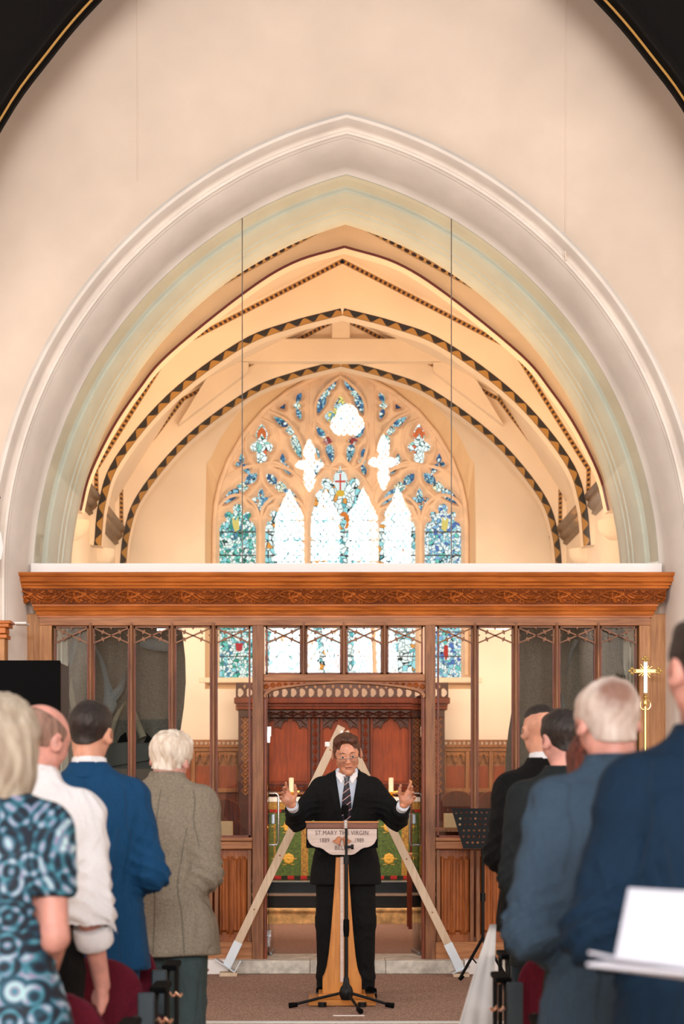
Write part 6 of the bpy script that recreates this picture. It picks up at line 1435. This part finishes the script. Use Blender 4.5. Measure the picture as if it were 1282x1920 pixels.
# ---------------------------------------------------------------- microphone stand
YM = 12.40; xm = PX(649, YM)
ms = thing('microphone_stand', 'black tripod microphone stand in front of the lectern', 'stand', (xm, YM, 0.004))
MB().tube([(xm, YM, .13), (xm, YM, PZ(1620, YM))], .0125, 12).build('lower_pole', M['black'], ms, True)
MB().tube([(xm, YM, PZ(1625, YM)), (xm, YM, PZ(1545, YM))], .009, 12).build('upper_pole', M['black'], ms, True)
MB().lathe([(.001, -.06), (.016, -.055), (.020, -.01), (.019, .05), (.012, .06)], (xm, YM, PZ(1740, YM)), 14).build('grip', M['blackm'], ms, True)
MB().lathe([(.001, .05), (.030, .05), (.042, .075), (.045, .105), (.038, .13), (.022, .15), (.017, .19), (.013, .20)], (xm, YM, 0.01), 20).build('hub', M['black'], ms, True)
for a, ln in ((math.radians(170), .355), (math.radians(8), .29), (math.radians(-74), .30)):
    t = (xm+ln*math.cos(a), YM+ln*math.sin(a)*(1 if a < 0 else .4), .024); lg = MB().tube([(xm, YM, .112), ((xm+t[0])/2, (YM+t[1])/2, .070), t], .0095, 8).build('leg', M['black'], ms, True)
    d = Vector((t[0]-xm, t[1]-YM, -.04)).normalized(); MB().tube([Vector(t)-d*.035, Vector(t)+d*.022], [.015, .018], 10).build('rubber_foot', M['blackm'], lg, True)
MB().tube([(xm-.012, YM, PZ(1588, YM)), (xm+.035, YM, PZ(1588, YM))], .009, 10).build('clamp_knob', M['black'], ms, True); MB().tube([(xm+.03, YM, PZ(1588, YM)), (xm+.048, YM, PZ(1588, YM))], .016, 10).build('clamp_knob', M['black'], ms, True)
MB().lathe([(.001, -.03), (.018, -.028), (.018, .02), (.012, .03)], (xm, YM, PZ(1612, YM)), 12).build('height_clutch', M['black'], ms, True)
mic = MB(); mic.tube([(xm-.002, YM+.018, PZ(1534, YM)), (xm-.003, YM+.03, PZ(1528, YM)), (xm-.006, YM+.075, PZ(1520, YM))], [.012, .013, .016], 12); mic.lathe([(.001, -.04), (.020, -.035), (.026, 0), (.021, .022), (.001, .03)], (xm-.008, YM+.10, PZ(1517, YM)), 14)
mo = mic.build('microphone', M['blackm'], None, True); tag(mo, 'black microphone in the clip on top of the tripod stand', 'microphone'); MB().tube([(xm-.004, YM-.001, PZ(1553, YM)), (xm-.004, YM-.001, PZ(1538, YM))], .014, 12).build('clip', M['chrome'], ms, True, label='bright metal clip')
# tape mark on the carpet
o = MB().box(PX(624, 12.0), PX(683, 12.0), 11.985, 12.01, .0045, .008).build('tape_strip', M['white'], bevel=.001); tag(o, 'short white tape strip on the brown carpet before the microphone stand', 'tape')
# ---------------------------------------------------------------- timber A-frame
af = thing('timber_frame', 'tall pale timber A-frame with metal feet standing behind the speaker', 'frame', (PX(645, 14.56), 14.56, .004))
M['pine'] = wood('pale pine', (214, 190, 164), (188, 160, 132), 'Z', 0.6); M['zinc'] = pm('galvanised plate', (206, 212, 218), .35, .5)
YQ = 14.58
def q3(px, py, y=YQ): return (PX(px, y), y, PZ(py, y))
MB().bar(q3(425, 1812), q3(640, 1362), .062, .040).build('beam', M['pine'], af, bevel=.003)
MB().bar(q3(862, 1816, YQ-.045), q3(646, 1372, YQ-.045), .062, .040).build('beam', M['pine'], af, bevel=.003)
for a, b_, y_ in (((424, 1814), (447, 1766), YQ), ((863, 1818), (839, 1769), YQ-.045)):
    MB().bar(q3(*a, y_-.0), q3(*b_, y_-.0), .068, .048).build('metal_shoe', M['zinc'], af, bevel=.002, label='galvanised metal shoe')
MB().bar(q3(404, 1797), q3(441, 1822), .010, .14).build('foot_plate', M['zinc'], af, bevel=.002); MB().bar(q3(440, 1822), q3(452, 1800), .008, .12).build('foot_plate', M['zinc'], af)
MB().bar(q3(846, 1824, YQ-.045), q3(880, 1812, YQ-.045), .010, .14).build('foot_plate', M['zinc'], af, bevel=.002); MB().bar(q3(842, 1790, YQ-.045), q3(856, 1822, YQ-.045), .008, .10).build('foot_plate', M['zinc'], af)
MB().box(PX(412, YQ), PX(445, YQ), YQ-.07, YQ+.06, .004, .034).build('ground_block', M['pine'], af, bevel=.003); MB().box(PX(848, YQ), PX(878, YQ), YQ-.11, YQ+.03, .004, .030).build('ground_block', M['pine'], af, bevel=.003)
MB().box(PX(609, YQ), PX(618, YQ), YQ-.03, YQ+.03, PZ(1400, YQ), PZ(1391, YQ)).build('bracket', M['white'], af, bevel=.002); MB().box(PX(638, YQ), PX(643, YQ), YQ-.03, YQ+.03, PZ(1379, YQ), PZ(1370, YQ)).build('bracket', M['white'], af, bevel=.002)
for s, (a, b_) in enumerate((((430, 1802), (640, 1362)), ((857, 1806), (646, 1372)))):
    for t in (.22, .45, .70, .9):
        px, py = a[0]+(b_[0]-a[0])*t, a[1]+(b_[1]-a[1])*t; y_ = YQ-.0215-(.045 if s else 0)
        MB().lathe([(.001, .002), (.006, .0015), (.007, 0)], (PX(px, y_), y_, PZ(py, y_)), 8, Matrix.Rotation(math.pi/2, 3, 'X')).build('knot', M['oakh'], af)
# ---------------------------------------------------------------- music stand
YU = 14.0; mu = thing('music_stand', 'black perforated music stand beside the right-hand congregation', 'stand', (PX(905, YU), YU, .004))
def u3(px, py, y=YU): return (PX(px, y), y, PZ(py, y))
crn = [(848, 1516), (932, 1516), (950, 1590), (868, 1590)]
hl = []
for j in range(6):
    for i in range(8):
        t = (j+.7)/6.6; cx_ = crn[0][0]+(crn[3][0]-crn[0][0])*t+7+i*9.6+(j % 2)*4.2; cy_ = 1516+74*t
        if cx_ < 928+18*t: hl.append([(PX(cx_+2.4*math.cos(a), YU), PZ(cy_+2.2*math.sin(a), YU)) for a in [2*math.pi*k/10 for k in range(10)]])
me = plate2d([(PX(a, YU), PZ(b_, YU)) for a, b_ in crn], hl, .003); shift(me, 0, YU, 0)
sh_ = Matrix.Identity(4); me.materials.append(M['black']); z0_ = PZ(1590, YU)
for v_ in me.vertices: v_.co.y += (v_.co.z-z0_)*.45
obj('desk', me, mu)
MB().box(PX(866, YU), PX(952, YU), YU-.05, YU, z0_-.004, z0_).build('ledge', M['black'], mu); MB().tube([u3(905, 1580, YU+.04), u3(905, 1590, YU+.04), u3(905, 1760, YU+.04)], .012, 10).build('pole', M['black'], mu, True)
MB().lathe([(.001, -.03), (.02, -.03), (.02, .03), (.001, .03)], u3(905, 1682, YU+.04), 12).build('clutch', M['black'], mu, True)
for (px, py, y_) in ((861, 1826, YU+.12), (952, 1838, YU+.1), (930, 1862, YU-.3)):
    mb = MB().tube([u3(905, 1758, YU+.04), (PX(px, y_), y_, .022)], .011, 8); lg = mb.build('leg', M['black'], mu, True); MB().tube([(PX(px, y_)+(.03 if px < 905 else -.02), y_, .05), (PX(px, y_), y_, .020)], .015, 8).build('rubber_foot', M['blackm'], lg, True)
MB().tube([u3(882, 1793, YU+.08), u3(893, 1806, YU+.1)], .006, 6).build('brace', M['black'], mu)
# ---------------------------------------------------------------- processional cross
YC = 14.55; pc = thing('processional_cross', 'gilt processional cross on a pole against the right-hand screen post', 'cross', (PX(1209, YC), YC, .107))
def c3(px, py, y=YC): return (PX(px, y), y, PZ(py, y))
M['gold2'] = pm('bright gilt', (240, 206, 130), .22, .9); M['silver'] = pm('enamelled silver', (216, 220, 206), .2, .6)
MB().tube([c3(1209.5, 1322), c3(1209.5, 1804, YC)], .011, 10).build('pole', M['gold2'], pc, True)
MB().box(PX(1206, YC), PX(1213.5, YC), YC-.012, YC+.012, PZ(1300, YC), PZ(1240, YC)).build('upright', M['silver'], pc, bevel=.003); MB().box(PX(1188, YC), PX(1231, YC), YC-.010, YC+.010, PZ(1262, YC), PZ(1254.5, YC)).build('cross_arm', M['gold2'], pc, bevel=.003)
for (px, py) in ((1209.5, 1236), (1185, 1258), (1234.5, 1258)):
    mb = MB()
    for k in range(4):
        a = math.pi/2*k; mb.lathe([(.001, .016), (.012, .010), (.014, 0), (.012, -.010), (.001, -.016)], (PX(px, YC)+.017*math.cos(a), YC, PZ(py, YC)+.017*math.sin(a)), 8, Matrix.Rotation(math.pi/2, 3, 'X'))
    mb.build('trefoil_end', M['gold2'], pc, True)
mb = MB()
for k in range(16):
    a = 2*math.pi*k/16+.2; mb.bar(c3(1209.5, 1258), (PX(1209.5, YC)+.062*math.cos(a)*(1 if k % 2 else .75), YC, PZ(1258, YC)+.062*math.sin(a)*(1 if k % 2 else .75)), .004, .004)
mb.build('rays', M['gold2'], pc)
MB().lathe([(.001, .03), (.012, .028), (.008, .012), (.018, .004), (.020, -.006), (.009, -.014), (.014, -.03), (.018, -.06), (.011, -.075)], c3(1209.5, 1306), 14).build('knop', M['gold2'], pc, True)
for s in (-1, 1): MB().tube([(PX(1209.5, YC)+s*(.012+.028*math.sin(t)), YC, PZ(1314, YC)-.03+.03*math.cos(t)*1.2) for t in [math.pi*i/10*1.3 for i in range(11)]], .005, 6).build('scroll', M['gold2'], pc, True)
# ---------------------------------------------------------------- black screen cabinet at left
YV = 10.6; tv = thing('display_screen', 'large black flat display screen turned off, at the left in front of the oak screen', 'screen', (PX(20, YV), YV+.2, 0))
MB().box(PX(-150, YV), PX(112, YV), YV, YV+.05, PZ(1412, YV), PZ(1238, YV)).build('screen_panel', M['blackm'], tv, bevel=.004)
MB().box(PX(-140, YV), PX(112, YV)-.004, YV+.055, YV+.42, PZ(1408, YV), PZ(1240, YV)).build('rear_housing', pm('blue black casing', (10, 20, 26), .5), tv, bevel=.01)
MB().box(PX(-60, YV), PX(-40, YV), YV+.1, YV+.16, .06, PZ(1400, YV)).build('stand_post', M['black'], tv); MB().box(PX(-160, YV), PX(60, YV), YV-.15, YV+.4, .0, .06).build('stand_foot', M['black'], tv, bevel=.01)
# ---------------------------------------------------------------- dark drapes behind the side panes
def drape(px0, px1, Y, label, seed, edge_wave):
    x0, x1 = PX(px0, Y), PX(px1, Y); t = thing('drape', label, 'curtain', ((x0+x1)/2, Y, FL)); zt_, zb_ = PZ(1172, Y)+.12, FL+.01
    def fn(u, v):
        e = x0+(x1-x0)*u; z = zb_+(zt_-zb_)*v
        if edge_wave > 0: e += u**6*.05*math.sin(v*9+.6)
        else: e += (1-u)**6*.05*math.sin(v*9)
        return (e, Y+.018*math.sin(u*22+2*math.sin(v*3+seed))+.006*math.sin(u*57+seed), z)
    MB().grid(fn, 120, 14).build('cloth', M['curtain'], t, True)
    MB().tube([(x0, Y, zt_+.01), (x1, Y, zt_+.01)], .012, 8).build('curtain_rail', M['black'], t, True); return t
YD2 = 15.5
dl = drape(70, 337, YD2, 'charcoal drape hanging behind the left-hand screen panes', .4, 1); dr = drape(958, 1212, YD2, 'charcoal drape hanging behind the right-hand screen panes', 2.1, -1)
def swag(parent, pts, wd, m, y=YD2-.10, name='pale_fold'):  # no cloth fold: a strip standing for a nave arch reflected in the pane
    """tapered strip painted as a nave arch mirrored in the pane, thin and rounded"""
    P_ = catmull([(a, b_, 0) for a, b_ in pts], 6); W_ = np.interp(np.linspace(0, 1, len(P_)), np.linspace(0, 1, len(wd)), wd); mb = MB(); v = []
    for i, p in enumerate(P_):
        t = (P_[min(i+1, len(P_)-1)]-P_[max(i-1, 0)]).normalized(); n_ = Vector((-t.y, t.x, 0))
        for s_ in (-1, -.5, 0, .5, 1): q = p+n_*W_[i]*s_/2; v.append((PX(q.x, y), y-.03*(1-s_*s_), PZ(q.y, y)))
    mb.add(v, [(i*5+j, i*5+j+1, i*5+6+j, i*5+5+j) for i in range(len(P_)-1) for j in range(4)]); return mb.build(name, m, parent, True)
swag(dl, [(146, 1188), (138, 1215), (131, 1250)], [8, 13, 4], M['swoop']); swag(dl, [(176, 1208), (190, 1240), (200, 1280), (206, 1320), (198, 1350)], [4, 9, 12, 26, 8], M['swoop'])  # painted reflections of the nave arches, not lining folds
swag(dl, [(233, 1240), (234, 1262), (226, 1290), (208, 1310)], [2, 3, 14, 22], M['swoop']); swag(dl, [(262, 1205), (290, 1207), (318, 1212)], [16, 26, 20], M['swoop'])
swag(dl, [(134, 1270), (134, 1300), (140, 1335)], [3, 10, 12], M['creamlin']); swag(dl, [(236, 1315), (218, 1345), (206, 1382)], [3, 9, 10], M['creamlin']); swag(dl, [(247, 1315), (256, 1350), (268, 1382)], [2, 11, 14], M['creamlin'])  # cream reflections in the panes, not lining
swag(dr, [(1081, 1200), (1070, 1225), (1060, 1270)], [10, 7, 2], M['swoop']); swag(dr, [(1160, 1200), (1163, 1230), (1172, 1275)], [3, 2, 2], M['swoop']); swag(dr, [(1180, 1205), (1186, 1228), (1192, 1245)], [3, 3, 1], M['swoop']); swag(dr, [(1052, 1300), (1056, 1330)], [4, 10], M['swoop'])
# keyboard console behind the left panes
Yk = 15.15; kb = thing('organ_console', 'dark grey covered keyboard console behind the left-hand screen panes', 'piano', (PX(270, Yk), Yk+.1, FL))
MB().prism([(PX(196, Yk), PZ(1396, Yk)), (PX(238, Yk), PZ(1391, Yk)), (PX(322, Yk), PZ(1398, Yk)), (PX(320, Yk), PZ(1420, Yk)), (PX(286, Yk), PZ(1425, Yk)), (PX(196, Yk), PZ(1440, Yk))], Yk, Yk+.22).build('lid', pm('grey cover', (62, 62, 60), .7), kb, bevel=.008)
MB().box(PX(196, Yk), PX(316, Yk), Yk+.03, Yk+.22, FL, PZ(1425, Yk)).build('case', pm('dark case', (34, 34, 34), .6), kb, bevel=.006)
for a, c in ((218, 238), (268, 292)): MB().prism([(PX(a, Yk), PZ(1392, Yk)), (PX(c, Yk), PZ(1392, Yk)), (PX(c-4 if a < 250 else a+2, Yk), PZ(1372, Yk)), (PX(a+6, Yk), PZ(1380, Yk))], Yk+.06, Yk+.09).build('score_board', M['blackm'], kb)
# ---------------------------------------------------------------- chairs with aisle-end frames
M['maroon'] = cloth('maroon wool', (92, 14, 34), .15, .9, 200, .4)
def chair(first, X, Y, side, label, end=True):
    c = thing('row_chair', label, 'chair', (X, Y, 0), group='linked maroon chairs')
    def lc(mb, nm, m, parent=None, smooth=True, bevel=0):
        me = mb.mesh(nm, smooth); me.materials.append(m); o = bpy.data.objects.new(nm, me); C.objects.link(o); lchild(o, parent or c)
        if bevel: b_ = o.modifiers.new('b', 'BEVEL'); b_.width = bevel; b_.segments = 2
        return o
    g = SDF(np.arange(-.27, .27, .012), np.arange(-.09, .09, .012), np.arange(.40, .86, .012)); X_, Y_, Z_ = g.x[:, None, None], g.y[None, :, None], g.z[None, None, :]
    q = (np.abs(X_/.235)**3+np.abs((Z_-.62)/.20)**3+0*Y_)**(1/3); g.D = np.maximum((q-1)*.2, np.abs(Y_+.10*(X_**2)*4-.0)-.026).astype(np.float32); me = g.mesh('backrest', M['maroon']); o = bpy.data.objects.new('backrest', me); C.objects.link(o); lchild(o, c)
    lc(MB().box(-.225, .225, .02, .44, .41, .46), 'seat', M['maroon'], smooth=False, bevel=.022)
    for s in (-1, 1):
        for (y0, y1) in ((-.02, -.05), (.42, .44)): lc(MB().tube([(s*.21, y0, .42), (s*.22, y1, .01)], .011, 8), 'leg', M['black'])
        lc(MB().tube([(s*.21, -.02, .42), (s*.215, -.01, .60)], .011, 8), 'back_support', M['black'])
    if end:
        s = side
        f_ = lc(MB().tube([(s*.275, -.03, .01), (s*.275, -.03, .66), (s*.275, .02, .69), (s*.275, .40, .69), (s*.275, .44, .66), (s*.275, .44, .01)], .010, 8), 'end_frame', M['black'])
        lc(MB().box(min(s*.25, s*.31), max(s*.25, s*.31), .0, .26, .690, .712), 'arm_pad', M['blackm'], f_, False, .006)
        lc(MB().box(min(s*.215, s*.275), max(s*.215, s*.275), -.075, -.040, .52, .70), 'linking_block', M['slatey'], f_, False, .006)
        cp = MB(); cp.tube([(s*(.28+.008*i), -.05+.008*math.cos(i*1.9), .60+.008*math.sin(i*1.9)) for i in range(8)], .006, 6); lc(cp, 'twisted_hook', M['copper'], f_)
    return c
M['slatey'] = pm('grey plastic block', (46, 58, 66), .35); M['copper'] = pm('bright copper hook', (222, 170, 140), .25, .7)
chair(0, -1.03, 5.72, 1, 'maroon upholstered chair behind the legs of the man in the white shirt'); chair(0, -1.03, 6.86, 1, 'maroon upholstered chair behind the man in the blue suit'); chair(0, -1.06, 7.72, 1, 'maroon upholstered chair behind the white-haired man in tweed'); chair(0, -1.02, 8.75, 1, 'maroon upholstered chair in the front row, left of the aisle')
chair(0, .91, 8.22, -1, 'maroon upholstered chair behind the man in the black suit'); chair(0, .80, 7.22, -1, 'maroon upholstered chair behind the man in the dark grey suit'); chair(0, .80, 6.35 -.55, -1, 'maroon upholstered chair in front of the elderly man on the right')
# white cloth hung over the aisle end of the front right chair
wc = MB()
def fnc(u, v):
    # u across, v from top to floor; tent of cloth from a narrow top
    a = (u-.5)*2; w_ = .03+.28*min(v, .55); xx = .61-.32*v+.08*v*v+a*w_*.5; yy = 8.75-1.7*v*(1-u*.2)+.02*math.sin(u*14)*v
    return (xx, yy, .80-.78*v)
wc.grid(fnc, 26, 22); o = wc.build('white_cloth', M['white'], None, True); tag(o, 'white cloth hung from a chair end, spreading to the floor right of the aisle', 'cloth'); so_ = o.modifiers.new('s', 'SOLIDIFY'); so_.thickness = .006
# ---------------------------------------------------------------- order of service papers at the right edge
Yb = 3.35
def p3(px, py, y=Yb): return (PX(px, y), y, PZ(py, y))
bk = thing('booklet', 'open white booklet held low at the right edge, nearest the camera', 'booklet', (PX(1230, Yb), Yb, PZ(1815, Yb)))
def sheet(name, pts, th=.004):
    n_ = len(pts); v = [p3(*p) for p in pts]; nrm = (Vector(v[1])-Vector(v[0])).cross(Vector(v[2])-Vector(v[0])).normalized()*th; v2 = [tuple(Vector(q)+nrm) for q in v]
    MB().add(v+v2, [tuple(range(n_)), tuple(range(2*n_-1, n_-1, -1))]+[(i, i+n_, (i+1) % n_+n_, (i+1) % n_) for i in range(n_)]).build(name, M['paper'], bk, bevel=.0015)
M['paper'] = pm('white paper', (206, 208, 222), .6)
sheet('page', [(1178, 1664, 3.42), (1420, 1678, 3.42), (1400, 1830, 3.30), (1152, 1796, 3.30)]); sheet('page', [(1100, 1805, 3.30), (1160, 1797, 3.46), (1400, 1830, 3.46), (1400, 1845, 3.30), (1290, 1822, 3.28)], .006); sheet('cover', [(1102, 1783, 3.40), (1150, 1793, 3.36), (1150, 1800, 3.36), (1102, 1789, 3.40)], .004)
# ---------------------------------------------------------------- roof braces, lantern, pillar
br = [(-3.35, 4.0), (-3.02, 5.0), (-2.44, 6.10), (-2.11, 6.57), (-1.77, 6.97), (-1.2, 7.52), (-.5, 7.95), (0, 8.1)]
brc = [(p.x, p.y) for p in catmull([(a, b_, 0) for a, b_ in br], 5)]
for s in (-1, 1):
    t = thing('roof_brace', 'dark curved roof brace crossing the top %s corner' % ('left' if s < 0 else 'right'), 'beam', (s*3.3, 13.4, 4.0))
    P_ = [(-s*x, z) for x, z in brc]; v = []; n_ = len(P_); out = []
    for i, (x, z) in enumerate(P_):
        dx = P_[min(i+1, n_-1)][0]-P_[max(i-1, 0)][0]; dz = P_[min(i+1, n_-1)][1]-P_[max(i-1, 0)][1]; l = math.hypot(dx, dz); out.append((x+s*abs(dz)/l*.50, z+abs(dx)/l*.50))
    for (a, c, y0, y1, nm, m) in ((0, 1, 13.30, 13.55, 'brace_timber', M['dark']), (.0, .07, 13.26, 13.59, 'moulded_edge', M['dark'])):
        v = []
        for y in (y0, y1):
            v += [(P_[i][0]+(out[i][0]-P_[i][0])*a, y, P_[i][1]+(out[i][1]-P_[i][1])*a) for i in range(n_)]+[(P_[i][0]+(out[i][0]-P_[i][0])*c, y, P_[i][1]+(out[i][1]-P_[i][1])*c) for i in range(n_)]
        f_ = []
        for i in range(n_-1): f_ += [(i, i+1, n_+i+1, n_+i), (2*n_+i, 3*n_+i, 3*n_+i+1, 2*n_+i+1), (i, 2*n_+i, 2*n_+i+1, i+1), (n_+i, n_+i+1, 3*n_+i+1, 3*n_+i)]
        f_ += [(0, n_, 3*n_, 2*n_), (n_-1, 3*n_-1, 4*n_-1, 2*n_-1)]; MB().add(v, f_).build(nm, m, t)
    MB().tube([(x, 13.42, z-.006) for x, z in P_], .011, 8).build('gilt_bead', M['gilt'], t, True, label='thin bead along the underside, coloured like a lit edge')  # stands for the lit lower edge of the brace, not gilding
xw = PX(-17, 13.9); t = thing('wall_lantern', 'dark metal lantern with a white glass shade at the extreme left edge', 'lamp', (xw, 13.9, PZ(1060, 13.9)))
MB().tube([(xw-.35, 13.9, PZ(925, 13.9)+.05), (xw, 13.9, PZ(925, 13.9)+.05), (xw, 13.9, PZ(925, 13.9))], .012, 8).build('arm', M['brownm'], t, True)
MB().lathe([(.001, 0), (.02, -.005), (.066, -.03), (.07, -.045), (.030, -.06), (.03, -.26), (.001, -.26)], (xw, 13.9, PZ(922, 13.9)), 16).build('cap', M['dark'], t, True)
MB().lathe([(.03, 0), (.075, -.10), (.09, -.2), (.075, -.28), (.001, -.32)], (xw, 13.9, PZ(975, 13.9)), 18).build('glass_shade', emis('lit shade', (255, 244, 232), 1.0), t, True)
xp = PX(2, 14.1); t = thing('wooden_pillar', 'short oak pillar with a moulded capital at the left edge', 'pillar', (xp, 14.1, 0)); zc = PZ(1165, 14.1)
MB().box(xp-.09, xp+.035, 14.05, 14.2, 0, zc-.13).build('shaft', M['oakl'], t, bevel=.004)
for a, b_, d_ in ((0, .022, .085), (.022, .05, .07), (.05, .095, .045), (.10, .13, .055)): MB().box(xp-.09-d_, xp+d_, 14.05-d_*.5, 14.2, zc-b_, zc-a).build('capital', M['cornice'], t, bevel=.006)
o = MB().box(PX(26, 14.3), PX(51, 14.3), 14.25, 14.42, PZ(1171, 14.3), PZ(1167, 14.3)).build('stone_ledge', M['white'], bevel=.004); tag(o, 'small white moulded ledge on the wall left of the screen', 'ledge')
# bronze sensor and yellow flowers seen behind the right panes
Yf = 16.2; t = thing('flower_arrangement', 'yellow flowers in a dark vase behind the right-hand screen panes', 'flowers', (PX(957, Yf), Yf, FL)); xq, zq = PX(957, Yf), PZ(1445, Yf)
MB().lathe([(.001, FL), (.05, FL), (.07, FL+.2), (.04, FL+.6), (.03, zq-.15), (.05, zq-.05), (.001, zq-.05)], (xq, Yf, 0), 16).build('vase', M['slate'], t, True)
random.seed(5)
for k in range(14):
    a, e_ = random.random()*6.28, random.random(); mb = MB(); mb.lathe([(.001, .016), (.018, .010), (.024, -.004), (.001, -.01)], (xq+.055*math.cos(a)*e_, Yf+.05*math.sin(a)*e_, zq+(random.random()-.35)*.14), 9); mb.build('flower', pm('yellow petals', (236, 190, 40), .6) if k == 0 else bpy.data.materials['yellow petals'], t, True)
